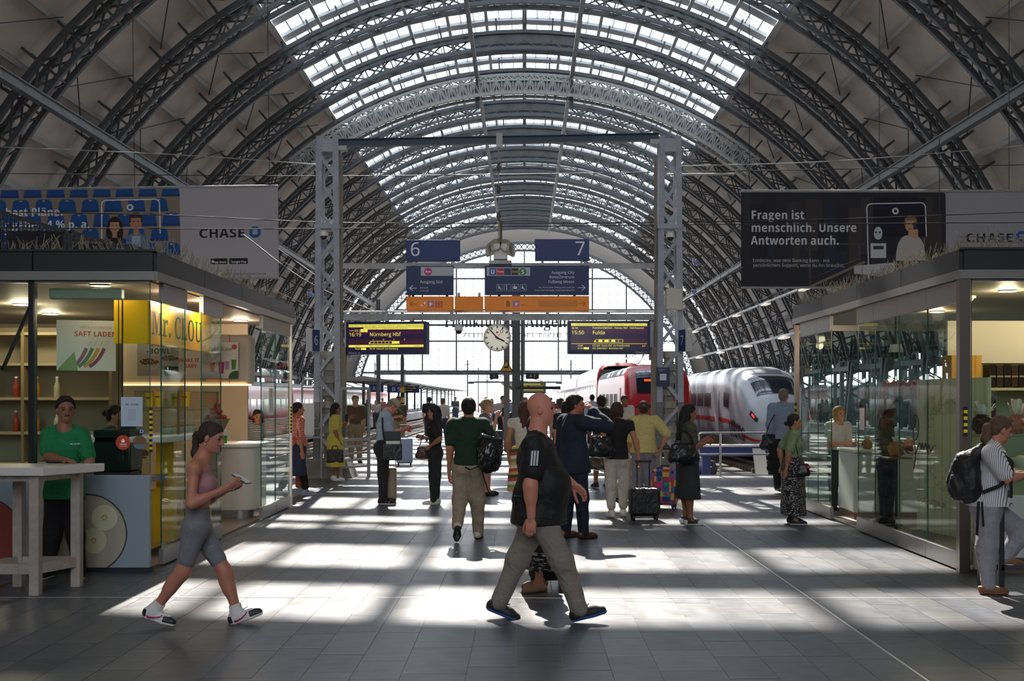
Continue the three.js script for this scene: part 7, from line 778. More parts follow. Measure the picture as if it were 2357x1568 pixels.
// builds a person from joints J (in the group's own frame)
function person(label, J, pos, turn, s) {
  const G = thing('person', label, 'person', pos, turn, s.group), near = s.near ?? 1, hb = near > 1 ? 0.012 : near > 0 ? 0.016 : 0.026, hh = near > 1 ? 0.0045 : near > 0 ? 0.007 : 0.012, hf = near > 1 ? 0.005 : near > 0 ? 0.007 : 0.012, cl = near > 1 ? 0.011 : near > 0 ? 0.015 : 0.024;
  const T = s.torso ?? {}, ab = s.armb ?? 1, lb = s.legb ?? 1, skc = M(SKINS[s.skin ?? 'fair'] ?? s.skin, { roughness: 0.55 }), opt = { cx: J.pelvis.x, cz: J.pelvis.z };
  const tors = torsoPrims(J, T), parts = [skin([...tors, ...armPrims(J, 'L', ab, 0, 1.97), ...armPrims(J, 'R', ab, 0, 1.97), ...legPrims(J, 'L', lb), ...legPrims(J, 'R', lb), ...['L', 'R'].flatMap((n) => { const A = footAxes(J, n), q = (x, y, z) => off(J['an' + n], A, x, y, z); return [cap(J['an' + n], q(0, -0.045, 0.06), 0.034, 0.03, 0.03), cap(q(0, -0.045, 0.05), q(0, -0.056, 0.13), 0.03, 0.022, 0.03), cap(J['an' + n], q(0, -0.045, -0.035), 0.034, 0.03, 0.03)]; }), cap(J.neck, lerp(J.neck, J.head, 0.6), 0.055 * J.h / 1.75 * (T.fatneck ?? 1))], hb, { k: 0.04, ...opt })];
  const HA = headAxes(J), hs = J.h / 1.75 * (s.hs ?? 1), q = (x, y, z) => off(J.head, HA, x * hs, y * hs, z * hs); const sock = near > 0 ? [{ minus: ell(q(0.032, 0.006, 0.102), [0.019 * hs, 0.012 * hs, 0.024 * hs], HA) }, { minus: ell(q(-0.032, 0.006, 0.102), [0.019 * hs, 0.012 * hs, 0.024 * hs], HA) }] : [];
  parts.push(skin(headPrims(J, { hs: s.hs, fat: s.fat }), hh, { k: 0.02, cuts: sock, ...opt }));
  for (const n of ['L', 'R']) if (!(s.hide ?? '').includes('hand' + n)) parts.push(skin(handPrims(J, n), hf, { k: 0.012, ...opt }));
  mesh('body', joinG(parts), skc, G);
  if (near > 0) { const em = M(s.eye ?? '#2c211c', { roughness: 0.2 }), bm = M(s.brow ?? s.hair?.c ?? '#4a3a30'); for (const d of [-1, 1]) { mb().add(new THREE.SphereGeometry(0.0125 * hs, 10, 8), M4(...q(d * 0.032, 0.006, 0.0785).toArray())).build('eye', em, G); mb().bar(q(d * 0.016, 0.03, 0.0925), q(d * 0.05, 0.031, 0.079), 0.008 * hs, 0.008 * hs).build('eyebrow', bm, G); } if (near > 1) { const lp = skin([ell(q(0, -0.066, 0.086), [0.024 * hs, 0.006 * hs, 0.012 * hs], HA, 0.006), ell(q(0, -0.077, 0.084), [0.02 * hs, 0.0065 * hs, 0.012 * hs], HA, 0.006)], 0.0035, {}); mesh('lips', lp, M('#9c5a50', { roughness: 0.5 }), G); } }
  if (s.hair) hair(G, J, s.hair, near > 1 ? 0.006 : near > 0 ? 0.009 : 0.014, s.hs ?? 1);
  if (s.beard) { mesh('beard', skin([ell(q(0, -0.08, 0.03), [0.05 * hs, 0.042 * hs, 0.055 * hs], HA), cap(q(-0.02, -0.053, 0.087), q(0.02, -0.053, 0.087), 0.006)], 0.005, { k: 0.02, cuts: [{ minus: ell(q(0, -0.071, 0.095), [0.022 * hs, 0.009 * hs, 0.02 * hs], HA) }, { plane: [HA[1], HA[1].dot(q(0, -0.045, 0))] }] }), M(s.beard, { roughness: 0.8 }), G); }
  const up = V(0, 1, 0), Y = (f) => f * J.h, nk = J.neck, bottom = (y) => ({ plane: [V(0, -1, 0), -y] }), topc = (y) => ({ plane: [up, y] });
  const legsP = (g, t, hem) => [...tors.slice(1, 3), ...tors.slice(6, 8), ...(t > 1.5 ? [...pantPrims(J, 'L', g, t, hem), ...pantPrims(J, 'R', g, t, hem)] : [...legPrims(J, 'L', g, t), ...legPrims(J, 'R', g, t)])];
  for (const c of [].concat(s.wear ?? [])) {
    const gr = c.grow ?? 0.014, wr = { wrinkle: c.wr ?? 0.007, wfreq: c.wf ?? 9, seed: J.h * 31, ...opt };
    if (c.kind === 'top') { const P2 = [...tors, ...(c.sleeve === 0 ? [] : [...armPrims(J, 'L', ab * (c.loose ?? 1.12), 0, c.sleeve), ...armPrims(J, 'R', ab * (c.loose ?? 1.12), 0, c.sleeve)])], cuts = [bottom(c.hem ?? J.pelvis.y - 0.06), { minus: ell(off(nk, HA, 0, 0.045, 0.035), [(c.neck ?? 0.085) * J.h / 1.75, 0.085, 0.085], [V(1, 0, 0), up, V(0, 0, 1)].map((v) => v)) }]; if (c.topY) cuts.push(topc(c.topY)); if (c.noShoulder) for (const n of ['L', 'R']) cuts.push({ minus: ell(J['sh' + n], [0.075, 0.12, 0.09], [V(1, 0, 0), up, V(0, 0, 1)]) }); if (c.hang) { const pl = J.pelvis; P2.push(cap(V(pl.x, pl.y + 0.1, pl.z), V(pl.x, (c.hem ?? pl.y) - 0.02, pl.z), c.hang[0], c.hang[1], 0.06)); } mesh(c.name ?? 'shirt', skin(P2, cl, { k: 0.04, grow: gr, cuts, ...wr }), cloth(c.c, c.mat), G); }
    if (c.kind === 'legs') { const L2 = c.to ?? 2; const g = skin(legsP(lb * (c.loose ?? 1.04), L2, c.hemr ?? 0.052), cl, { k: 0.035, grow: gr, cuts: [topc(c.waist ?? J.pelvis.y + 0.09), ...(c.cutY ? [bottom(c.cutY)] : [])], ...wr }); mesh(c.name ?? 'trousers', g, cloth(c.c, c.mat), G); }
    if (c.kind === 'skirt') { const pl = J.pelvis, y1 = c.hem, w0 = c.w ?? 0.15, A2 = [V().subVectors(J.hipL, J.hipR).normalize(), up, V()]; A2[2] = V().crossVectors(A2[0], up).normalize(); const mid = V((J.anL.x + J.anR.x) / 2, y1 - 0.03, (J.anL.z + J.anR.z) / 2), P3 = [...tors.slice(1, 3), ...tors.slice(6, 8)]; for (const d of [-1, 1]) P3.push(cap(off(pl, A2, d * w0 * 0.45, 0.02, 0), off(lerp(V(pl.x, y1 - 0.03, pl.z), mid, c.follow ?? 0.5), A2, d * (c.flare ?? 0.1), 0, 0), w0 * 0.75, c.r1 ?? 0.12, 0.05)); P3.push(cap(pl, lerp(V(pl.x, y1 - 0.03, pl.z), mid, c.follow ?? 0.5), w0 * 0.85, c.r1 ?? 0.12, 0.05)); mesh(c.name ?? 'skirt', skin(P3, cl, { k: 0.05, grow: 0.012, cuts: [topc(c.waist ?? pl.y + 0.12), bottom(y1)], wrinkle: c.wr ?? 0.016, wfreq: c.wf ?? 11, ...opt }), cloth(c.c, c.mat), G); }
    if (c.kind === 'shoes') for (const n of ['L', 'R']) shoe(G, J, n, c, near > 1 ? 0.006 : near > 0 ? 0.009 : 0.016);
    if (c.kind === 'cap') { const p = [ell(q(0, 0.045, -0.014), [0.088 * hs, 0.088 * hs, 0.108 * hs], HA)]; mesh('cap', skin(p, 0.008, { cuts: [{ plane: [V().copy(HA[1]).negate(), -HA[1].dot(q(0, 0.045, 0))] }] }), cloth(c.c), G); mesh('peak', skin([ell(q(0, 0.045, 0.12), [0.075 * hs, 0.012 * hs, 0.085 * hs], HA)], 0.006, {}), cloth(c.peak ?? c.c), G); }
  }
  G.userData.J = undefined; delete G.userData.J; return G;
}
// joints given as photo pixels at one distance: {name: [px, py, towards camera in metres]}
function poseFromPixels(d, base, m, h) { const J = { h }; for (const [k, v] of Object.entries(m)) { const p = P(v[0], v[1], d - (v[2] ?? 0)); J[k] = p.sub(base); } return J; }
// ---------------------------------------------------------------- the people in the hall
const clothPrint = (n, fn, rx, ry) => { const t = canvasTex(n, n, fn); t.wrapS = t.wrapT = THREE.RepeatWrapping; t.repeat.set(rx, ry); return new THREE.MeshStandardMaterial({ map: t, roughness: 0.85 }); };
const dotsMat = clothPrint(256, (g, W) => { g.fillStyle = '#17181a'; g.fillRect(0, 0, W, W); g.fillStyle = '#c9c6bd'; for (let i = 0; i < 240; i++) { const x = rnd() * W, y = rnd() * W, a = rnd() * 3; for (const [ox, oy] of [[0, 0], [W, 0], [0, W], [-W, 0], [0, -W]]) { g.save(); g.translate(x + ox, y + oy); g.rotate(a); g.fillRect(-4, -2.4, 8, 4.8); g.restore(); } } }, 4, 4);
const pinMat = clothPrint(128, (g, W) => { g.fillStyle = '#d6d3d2'; g.fillRect(0, 0, W, W); g.fillStyle = '#5c5d66'; for (let i = 0; i < 8; i++) g.fillRect(i * 16, 0, 5, W); }, 8, 4);
const bandMat = clothPrint(128, (g, W) => { ['#d9d2c2', '#c24a2a', '#c9a85a', '#3a4a3c', '#c24a2a', '#d9d2c2', '#8a9a6a', '#c9a85a'].forEach((c, i) => { g.fillStyle = c; g.fillRect(0, i * 16, W, 16); }); }, 1, 2.6);
const redMat = clothPrint(128, (g, W) => { g.fillStyle = '#b5483a'; g.fillRect(0, 0, W, W); g.strokeStyle = '#e3d6cc'; g.lineWidth = 5; for (let i = 0; i < 4; i++) for (let j = 0; j < 4; j++) { g.beginPath(); g.arc(i * 32 + 16, j * 32 + 16, 10, (i + j) % 2, 4.2 + (i + j) % 2); g.stroke(); } }, 7, 7);
const toLocal = (pos, ry, p) => { const v = V(p.x - pos[0], p.y - pos[1], p.z - pos[2]); return v.applyAxisAngle(V(0, 1, 0), -ry).toArray(); };
const stand = (px, d) => [(px - CX) / F * d, 0, -d];
const trousers = (c, o = {}) => ({ kind: 'legs', c, to: 2.0, loose: 1.05, ...o }), tee = (c, o = {}) => ({ kind: 'top', c, sleeve: 0.72, ...o }), shoes = (c, o = {}) => ({ kind: 'shoes', c, ...o });
const SH = '#1b1b1d';
{ // bald man striding past
  const d = 9.05, b = V((1240 - CX) / F * d, 0, -d), J = poseFromPixels(d, b, { head: [1246, 941], neck: [1236, 1003], shR: [1229, 1030, 0.21], shL: [1240, 1030, -0.2], elR: [1221, 1118, 0.27], wrR: [1223, 1192, 0.25], elL: [1288, 1098, -0.27], wrL: [1320, 1115, -0.24], pelvis: [1241, 1172], hipR: [1246, 1190, 0.09], hipL: [1236, 1190, -0.09], knR: [1292, 1292, 0.1], anR: [1333, 1402, 0.09], knL: [1192, 1288, -0.1], anL: [1149, 1388, -0.1] }, 1.8);
  J.face = V(1, -0.02, 0.08); J.ftR = V(0.96, 0.27, 0.05); J.ftL = V(0.93, -0.36, 0); J.curlR = 0.75; J.curlL = 0.55; J.palmR = V(0.1, 0, -1); J.palmL = V(-0.5, -0.4, 0.7); J.hdL = V(0.75, -0.62, 0.1); J.hdR = V(-0.06, -1, 0.02);
  const yW = (py) => EYE - (py - CY) * d / F;
  const G = person('bald man in black sports shirt and grey trousers striding across', J, b.toArray(), 0, { near: 2, skin: 'red', fat: 1.14, torso: { b: 1.3, belly: 0.8, hipw: 1.05, fatneck: 1.3 }, armb: 1.2, legb: 1.02, brow: '#8a6a58', wear: [tee('#101012', { hem: yW(1206), grow: 0.018, sleeve: 0.66, loose: 1.22, hang: [0.19, 0.2], wr: 0.012, neck: 0.08, mat: { roughness: 0.7 } }), trousers('#8d8378', { loose: 1.08, wr: 0.012, grow: 0.016 }), shoes('#19191b', { sole: '#33508f', laces: '#2a2a2a' })] });
  const st = mb(); for (let i = -1; i <= 1; i++) st.bar(P(1232 + i * 6.5, 1038, d - 0.325).sub(b), P(1229 + i * 6.5, 1072, d - 0.35).sub(b), 0.004, 0.014, V(1, 0, 0)); st.build('sleeve_stripes', M('#b9b9bb'), G);
  const bg = thing('belt_bag', 'small black belt bag at the back of the bald man', 'bag', P(1192, 1150, d - 0.05).toArray()); mesh('pouch', skin([ell(V(0, 0, 0), [0.05, 0.06, 0.1], [V(1, 0, 0), V(0, 1, 0), V(0, 0, 1)])], 0.008), cloth('#141416'), bg); mb().box(0.0, 0.035, 0.08, 0.06, 0.006, 0.06).build('zip', MAT.dark, bg);
}
{ // young woman with a phone
  const d = 8.86, b = V((455 - CX) / F * d, 0, -d), J = poseFromPixels(d, b, { head: [487, 1006], neck: [462, 1062], shR: [446, 1078, 0.17], shL: [462, 1078, -0.16], elR: [440, 1160, 0.22], wrR: [520, 1123, 0.12], elL: [470, 1160, -0.2], wrL: [528, 1126, 0.0], pelvis: [455, 1205], hipR: [452, 1218, 0.085], hipL: [460, 1218, -0.085], knR: [420, 1318, 0.09], anR: [356, 1404, 0.08], knL: [517, 1316, -0.08], anL: [546, 1411, -0.08] }, 1.62);
  J.face = V(0.95, -0.3, 0.12); J.ftR = V(0.95, -0.26, 0.1); J.ftL = V(0.93, 0.34, 0); J.curlR = 0.85; J.curlL = 0.9; J.palmR = V(-0.2, 0.6, -0.7); J.palmL = V(-0.2, 0.7, 0.6); J.hdR = V(0.85, 0.32, -0.1); J.hdL = V(0.85, 0.3, 0.1);
  const yW = (py) => EYE - (py - CY) * d / F;
  const G = person('young woman in pink crop top and grey cycling shorts with a phone', J, b.toArray(), 0, { near: 2, skin: '#b3755c', torso: { b: 0.86, bust: 1.0, hipw: 1.08 }, armb: 0.9, legb: 1.04, hair: { type: 'pony', c: '#3b2619', len: 0.27, w: 0.028, nape: [-0.06, -0.03] }, wear: [{ kind: 'top', name: 'crop_top', c: '#b07f83', sleeve: 0, hem: yW(1136), topY: yW(1076), noShoulder: 1, neck: 0.12, grow: 0.006, wr: 0.003 }, { kind: 'legs', name: 'cycling_shorts', c: '#7f7e83', to: 0.72, loose: 1.0, grow: 0.006, wr: 0.004, waist: yW(1166) }, shoes('#d8d4d0', { sole: '#e0dcd8', high: 1, toe: '#26262a', laces: '#e8e4e0', swoosh: '#a8193c', size: 1.02 })] });
  const p = P(556, 1103, d - 0.06), ph = thing('mobile_phone', 'mobile phone held by the woman in cycling shorts', 'phone', p.toArray()); const q = mesh('case', rbox(0.075, 0.15, 0.009, 0.004), M('#5c3a34', { roughness: 0.4 }), ph); q.rotation.set(-1.1, 0, 0); ph.rotation.set(0, 1.2, 0); mb().box(0, 0, 0.006, 0.068, 0.14, 0.002).build('screen', M('#26323a', { roughness: 0.1, emissive: '#8fa0b0', emissiveIntensity: 0.15 }), q);
  const er = mb(); er.add(new THREE.SphereGeometry(0.006, 8, 6), M4(...P(472, 1022, d - 0.08).sub(b).toArray())); er.build('earring', MAT.white, G);
}
{ // shop assistant in green
  const d = 11.22, b = V((147 - CX) / F * d, 0, -d), J = poseFromPixels(d, b, { head: [151, 944], neck: [147, 988], shR: [114, 1004, 0], shL: [184, 1004, -0.02], elR: [112, 1052, 0.16], wrR: [152, 1060, 0.42], elL: [206, 1062, 0.05], wrL: [180, 1101, 0.16], pelvis: [147, 1128], hipR: [131, 1142], hipL: [163, 1142], knR: [121, 1232, 0.02], anR: [110, 1311], knL: [174, 1232, 0.02], anL: [183, 1311] }, 1.76);
  J.face = V(0.5, -0.06, 0.86); J.ftR = V(-0.2, 0, 1); J.ftL = V(0.35, 0, 1); J.curlR = 0.35; J.palmR = V(0.1, -1, 0.1); J.hdR = V(0.75, -0.05, 0.6); J.palmL = V(0, 0.6, -0.6); J.hdL = V(-0.9, 0, 0.3);
  const yW = (py) => EYE - (py - CY) * d / F;
  const G = person('man in green shop tee leaning on the white high table', J, b.toArray(), 0, { near: 2, skin: '#8a5a42', torso: { b: 1.0 }, hair: { type: 'short', c: '#120f0e', t: 0.016, line: [0.092, 0.07], nape: [-0.06, -0.06] }, beard: '#2c1f19', wear: [tee('#0d7a45', { hem: yW(1147), grow: 0.02, sleeve: 0.75, loose: 1.35, hang: [0.14, 0.16], wr: 0.012, neck: 0.082 }), trousers('#131316', { loose: 1.12 }), shoes(SH, { sole: '#cfcfcf' })] });
  const f = face(G, 0.09, 0.024, ...P(173, 1022, d - 0.165).sub(b).toArray(), canvasTex(128, 34, (g, W, H) => { g.clearRect(0, 0, W, H); g.font = 'bold 28px serif'; g.fillStyle = '#e8efe8'; g.textAlign = 'center'; g.textBaseline = 'middle'; g.fillText('Mr.CLOU', W / 2, H / 2); }), { transparent: true, alphaTest: 0.35 }, 'chest_print'); f.rotation.y = 0.25;
}
{ // woman with a black backpack at the bar table
  const d = 10.36, b = V((2278 - CX) / F * d, 0, -d), J = poseFromPixels(d, b, { head: [2304, 989], neck: [2286, 1030], shR: [2284, 1046, 0.18], shL: [2290, 1046, -0.17], elR: [2318, 1102, 0.22], wrR: [2378, 1090, 0.12], elL: [2325, 1100, -0.2], wrL: [2385, 1088, -0.08], pelvis: [2277, 1160], hipR: [2276, 1172, 0.085], hipL: [2282, 1172, -0.085], knR: [2273, 1256, 0.09], anR: [2273, 1347, 0.08], knL: [2352, 1222, -0.09], anL: [2314, 1282, -0.09] }, 1.62);
  J.face = V(0.94, -0.3, 0.05); J.ftR = V(1, 0, 0.12); J.ftL = V(1, -0.1, 0); const yW = (py) => EYE - (py - CY) * d / F;
  person('woman with curly ponytail in striped blouse leaning on the bar table', J, b.toArray(), 0, { near: 2, skin: '#b0785c', torso: { b: 1.12, bust: 0.95, hipw: 1.15 }, armb: 1.08, legb: 1.05, hair: { type: 'pony', c: '#6b4f38', len: 0.2, w: 0.045, wave: 0.012 }, wear: [tee(pinMat, { hem: yW(1164), grow: 0.022, sleeve: 0.8, loose: 1.3, hang: [0.15, 0.18], wr: 0.01 }), trousers('#97939a', { loose: 1.22, wr: 0.014 }), shoes('#7a4a30', { sole: '#8a5a3a', low: 1 })] });
  const bp = thing('backpack', 'black backpack worn by the woman in the striped blouse', 'backpack', P(2222, 1100, d - 0.02).toArray()), ax = [V(1, 0, 0), V(0, 1, 0), V(0, 0, 1)];
  mesh('main_bag', skin([ell(V(0, 0.02, 0), [0.13, 0.22, 0.15], ax), ell(V(0.03, -0.1, 0), [0.13, 0.14, 0.15], ax), cap(V(0.06, 0.18, 0), V(0.14, 0.26, 0), 0.07, 0.05), ell(V(-0.08, -0.06, 0), [0.08, 0.15, 0.12], ax, 0.015)], 0.011, { k: 0.03, wrinkle: 0.014, wfreq: 14 }), cloth('#131315', { roughness: 0.6 }), bp);
  const s1 = mb().pipe([V(0.16, 0.24, 0.13), V(0.25, 0.24, 0.17), V(0.33, 0.15, 0.2), V(0.32, 0.04, 0.23), V(0.22, -0.06, 0.2), V(0.1, -0.12, 0.14)], 0.018, 6).bar(V(0.31, 0.03, 0.24), V(0.31, -0.16, 0.24), 0.025, 0.006); s1.build('shoulder_strap', cloth('#17171a'), bp); mb().bar(V(0.09, -0.2, 0.15), V(0.1, -0.42, 0.16), 0.028, 0.005).bar(V(0.06, -0.2, 0.15), V(0.04, -0.5, 0.16), 0.028, 0.005).build('loose_strap', cloth('#17171a'), bp); mb().pipe([V(-0.07, 0.06, 0.12), V(-0.14, 0.0, 0.06), V(-0.15, -0.06, 0), V(-0.14, 0.0, -0.06)], 0.005, 5).build('zip', MAT.dark, bp);
}
// mid-distance people: [label, px, distance, turn, pose, style]
const PI = Math.PI;
function mid(label, px, d, ry, po, st) { const pos = stand(px, d); for (const n of ['armL', 'armR']) if (po[n]?.at) po[n].to = toLocal(pos, ry, P(...po[n].at)); return person(label, pose(po), pos, ry, { near: 1, ...st }); }
mid('man in navy suit shading his eyes with one hand', 1322, 14.4, 2.15, { h: 1.79, yaw: -0.6, armR: { to: [-0.12, 1.6, 0.2], hint: [-0.6, -0.5, 0.5], curl: 0.4 }, legL: [-0.06, 0], legR: [0.08, 0.02] }, { skin: '#a5664c', hair: { type: 'short', c: '#17130f', t: 0.014, line: [0.075, 0.075] }, torso: { b: 1.12 }, armb: 1.05, wear: [{ kind: 'top', name: 'suit_jacket', c: '#1a2036', sleeve: 1.93, loose: 1.3, hem: 0.82, grow: 0.026, hang: [0.15, 0.19], wr: 0.009, neck: 0.075 }, trousers('#171c2f', { loose: 1.14 }), shoes('#4a2c1c', { sole: '#2a1c14', rough: 0.3 })] });
mid('man in dark green tee walking away with a black pack', 1078, 14.25, PI - 0.05, { h: 1.76, lean: 0.04, legR: [0.16, 0.06], legL: [-0.05, 0.75, 0.02, -0.85], armL: { swing: 0.0 }, armR: { to: [-0.27, 1.16, 0.16], hint: [-0.5, -0.5, -0.6], curl: 0.9 } }, { skin: '#a06a4c', hair: { type: 'short', c: '#0f0d0c', t: 0.015, line: [0.07, 0.075] }, torso: { b: 1.1 }, armb: 1.05, wear: [tee('#14301f', { hem: 0.93, grow: 0.018, loose: 1.25, hang: [0.14, 0.15], wr: 0.009 }), trousers('#a5927b', { loose: 1.24, wr: 0.016, waist: 1.04 }), shoes('#c4b9a6', { sole: '#3a342c' })] });
mid('woman in black sleeveless blouse and white trousers pulling a trolley', 1420, 17.0, PI + 0.12, { h: 1.68, legL: [-0.1, 0.1], legR: [0.1, 0.05], armR: { at: [1474, 1068, 16.85], hint: [-0.6, -0.3, -0.6], curl: 0.9 }, armL: { to: [0.2, 0.98, 0.12] } }, { skin: 'tan', torso: { b: 1.02, hipw: 1.12 }, legb: 1.04, hair: { type: 'bob', c: '#4a2a1c', t: 0.02 }, wear: [tee('#151517', { sleeve: 0.25, hem: 0.86, grow: 0.016, hang: [0.13, 0.15], wr: 0.009 }), trousers('#cfc5b9', { to: 1.78, waist: 1.0 }), shoes('#d8d2c6', { sole: '#e0dcd2' })] });
mid('woman in pale yellow shirt and grey trousers holding a patterned suitcase', 1482, 18.6, PI - 0.12, { h: 1.7, armR: { at: [1521, 1034, 18.4], hint: [-0.8, -0.4, -0.3], curl: 0.9 }, legL: [-0.04, 0], legR: [0.05, 0] }, { skin: 'tan', torso: { b: 1.15, hipw: 1.2 }, legb: 1.08, hair: { type: 'bun', c: '#4a3020', t: 0.014 }, wear: [tee('#cfbf7a', { sleeve: 0.95, loose: 1.4, hem: 0.88, grow: 0.022, hang: [0.17, 0.19], wr: 0.009 }), trousers('#85838c', { loose: 1.22 }), shoes('#6a6660')] });
mid('woman with long black hair in olive tee holding her hands together', 1583, 16.0, PI / 2 + 0.2, { h: 1.66, pitch: 0.15, armR: { to: [-0.06, 1.15, 0.27], hint: [-0.3, -0.8, -0.5] }, armL: { to: [0.06, 1.17, 0.27], hint: [0.3, -0.8, -0.5] } }, { skin: '#8a583e', torso: { b: 0.9, bust: 0.9 }, armb: 0.9, hair: { type: 'long', c: '#0d0b0b', len: 0.36, t: 0.012 }, wear: [tee('#4f5044', { hem: 0.9, grow: 0.012 }), { kind: 'skirt', name: 'denim_skirt', c: '#2a2c2e', hem: 0.36, w: 0.15, flare: 0.09, r1: 0.14, wr: 0.008 }, shoes('#1d1d1f', { sole: '#d8d6d2', toe: '#d5d3cf' })] });
mid('woman in sage green top and long dotted skirt', 1826, 16.05, PI / 2 - 0.05, { h: 1.53, armR: { to: [-0.14, 0.76, -0.12], hint: [-0.4, -0.2, -1] }, armL: { to: [0.1, 0.8, -0.14] } }, { skin: '#9a6a4e', torso: { b: 0.95, bust: 0.9, hipw: 1.05 }, hair: { type: 'bun', c: '#1c1411', by: -0.03 }, wear: [tee('#7f946c', { hem: 0.84, sleeve: 0.8, loose: 1.25, grow: 0.014 }), { kind: 'skirt', c: dotsMat, hem: 0.13, w: 0.15, flare: 0.09, r1: 0.15 }, shoes('#151517', { sole: '#d0cecb' })] });
mid('tall grey-haired man in pale blue shirt by the railing', 1803, 22.0, PI - 0.5, { h: 1.93, armR: { to: [-0.26, 0.98, 0.12] }, armL: { to: [0.24, 1.0, 0.16] } }, { skin: 'red', torso: { b: 1.12 }, hair: { type: 'short', c: '#8a7f74', t: 0.006, line: [0.03, 0.02] }, wear: [{ kind: 'top', c: '#93a5c4', sleeve: 1.9, loose: 1.3, hem: 0.98, grow: 0.022, hang: [0.15, 0.16], wr: 0.01 }, trousers('#17181c', { loose: 1.15 }), shoes(SH)] });
mid('woman in bright yellow dress holding up a phone', 772, 24.55, 1.95, { h: 1.63, yaw: -0.2, armR: { to: [-0.2, 0.82, 0.05] }, armL: { to: [0.1, 1.33, 0.34], hint: [0.4, -0.9, 0], curl: 0.8 } }, { skin: '#8f5f46', torso: { b: 1.05, hipw: 1.15, bust: 0.9 }, hair: { type: 'long', c: '#14100f', len: 0.2, t: 0.014 }, wear: [tee('#d3c552', { hem: 0.98, sleeve: 0.7, loose: 1.35, grow: 0.018 }), { kind: 'skirt', name: 'dress_skirt', c: '#d3c552', hem: 0.3, w: 0.17, flare: 0.14, r1: 0.17, waist: 1.05 }, shoes('#e4e2dd', { sole: '#eeeeea' })] });
mid('man in cap and pale polo bending over his open satchel', 882, 19.1, PI / 2 + 0.1, { h: 1.8, lean: 0.12, pitch: 0.85, headOff: [0, -0.05, 0.06], armR: { to: [-0.05, 1.25, 0.36], hint: [-0.4, -0.8, -0.4], curl: 0.8 }, armL: { to: [0.06, 1.24, 0.38], hint: [0.4, -0.8, -0.4], curl: 0.8 } }, { skin: 'red', torso: { b: 1.05 }, hair: { type: 'short', c: '#8a7a66', t: 0.004 }, wear: [tee('#a3b4c6', { hem: 1.0, sleeve: 0.9, loose: 1.35, grow: 0.018, wr: 0.009 }), trousers('#1f2022', { loose: 1.15, waist: 1.08 }), shoes('#141416', { rough: 0.25 }), { kind: 'cap', c: '#b5a486', peak: '#4f8f74' }] });
mid('woman in red patterned blouse and long denim skirt walking', 684, 20.6, PI / 2 + 0.5, { h: 1.7, legL: [0.3, 0.1], legR: [-0.35, 0.2, 0.03, -0.5] }, { skin: 'tan', torso: { b: 1.05, hipw: 1.1 }, hair: { type: 'bun', c: '#2a1c18' }, wear: [tee(redMat, { hem: 0.9, sleeve: 0.9, loose: 1.35, grow: 0.022, hang: [0.16, 0.18] }), { kind: 'skirt', name: 'denim_skirt', c: '#27364f', hem: 0.38, w: 0.16, flare: 0.11, r1: 0.14, waist: 0.98 }, { kind: 'legs', name: 'leggings', c: '#17171a', to: 1.8 }, shoes('#8a9ab8', { sole: '#d5d5d5' })] });
mid('woman with very long black hair and her hand on her hip', 1001, 19.1, -PI / 2 - 0.1, { h: 1.63, armL: { to: [0.17, 0.96, 0.06], hint: [0.6, 0, -1], curl: 0.3 }, armR: { to: [-0.1, 1.1, 0.2] } }, { skin: '#9a6a52', torso: { b: 0.95, hipw: 1.05, bust: 0.9 }, hair: { type: 'long', c: '#15110f', len: 0.42, t: 0.012 }, wear: [tee('#1c1a1a', { hem: 0.88, sleeve: 0.75, loose: 1.35, grow: 0.014 }), trousers('#1d1f22', { loose: 1.15 }), shoes('#cfcac2', { sole: '#d8d4cc', size: 1.05 })] });
mid('blonde woman in grey top and dark skirt resting her chin', 1120, 20.8, PI / 2 - 0.25, { h: 1.73, armR: { to: [-0.05, 1.42, 0.2], hint: [-0.3, -1, 0], curl: 0.7 } }, { skin: 'fair', torso: { b: 1.0, bust: 0.9 }, hair: { type: 'bun', c: '#a98a5c', t: 0.014 }, wear: [tee('#6f7480', { hem: 0.95, grow: 0.014 }), { kind: 'skirt', c: '#2f3440', hem: 0.55, w: 0.15, flare: 0.09, r1: 0.13 }, shoes('#141416', { low: 1, sole: '#141416' })] });
mid('woman in sleeveless top and striped orange skirt seen from behind', 1207, 17.4, PI - 0.1, { h: 1.7, armL: { to: [0.24, 0.86, 0.02] } }, { skin: 'tan', torso: { b: 0.95, hipw: 1.1 }, hair: { type: 'long', c: '#5a2a18', len: 0.26 }, wear: [tee('#d9d0c0', { sleeve: 0.15, hem: 0.95, grow: 0.012 }), { kind: 'skirt', c: bandMat, hem: 0.35, w: 0.16, flare: 0.12, r1: 0.14 }, shoes('#7a5a40', { low: 1 })] });
mid('woman in long speckled skirt and flat tan shoes behind the bald man', 1238, 10.5, -PI * 0.36, { h: 1.58, yaw: 1.6, legL: [0.08, 0.05], legR: [-0.08, 0.02] }, { skin: '#a56f54', torso: { b: 0.92, hipw: 1.0, bust: 0.9 }, armb: 0.9, hair: { type: 'bun', c: '#1d1512' }, wear: [tee('#26262a', { hem: 0.86, grow: 0.012 }), { kind: 'skirt', c: dotsMat, hem: 0.2, w: 0.15, flare: 0.1, r1: 0.13 }, shoes('#8f6a4c', { low: 1, sole: '#6a4c36' })] });
mid('man in dark navy tee with hands on hips in the queue', 1384, 22.5, PI + 0.25, { h: 1.8, armR: { to: [-0.2, 1.0, 0.05], hint: [-1, 0, -0.4] }, armL: { to: [0.2, 1.0, 0.05], hint: [1, 0, -0.4] } }, { skin: 'brown', torso: { b: 1.15 }, hair: { type: 'short', c: '#15110f', t: 0.006 }, wear: [tee('#1b2230', { hem: 0.92, loose: 1.3 }), trousers('#8d8a86', { to: 1.1, loose: 1.25 }), shoes(SH, { sole: '#d0d0d0' })] });
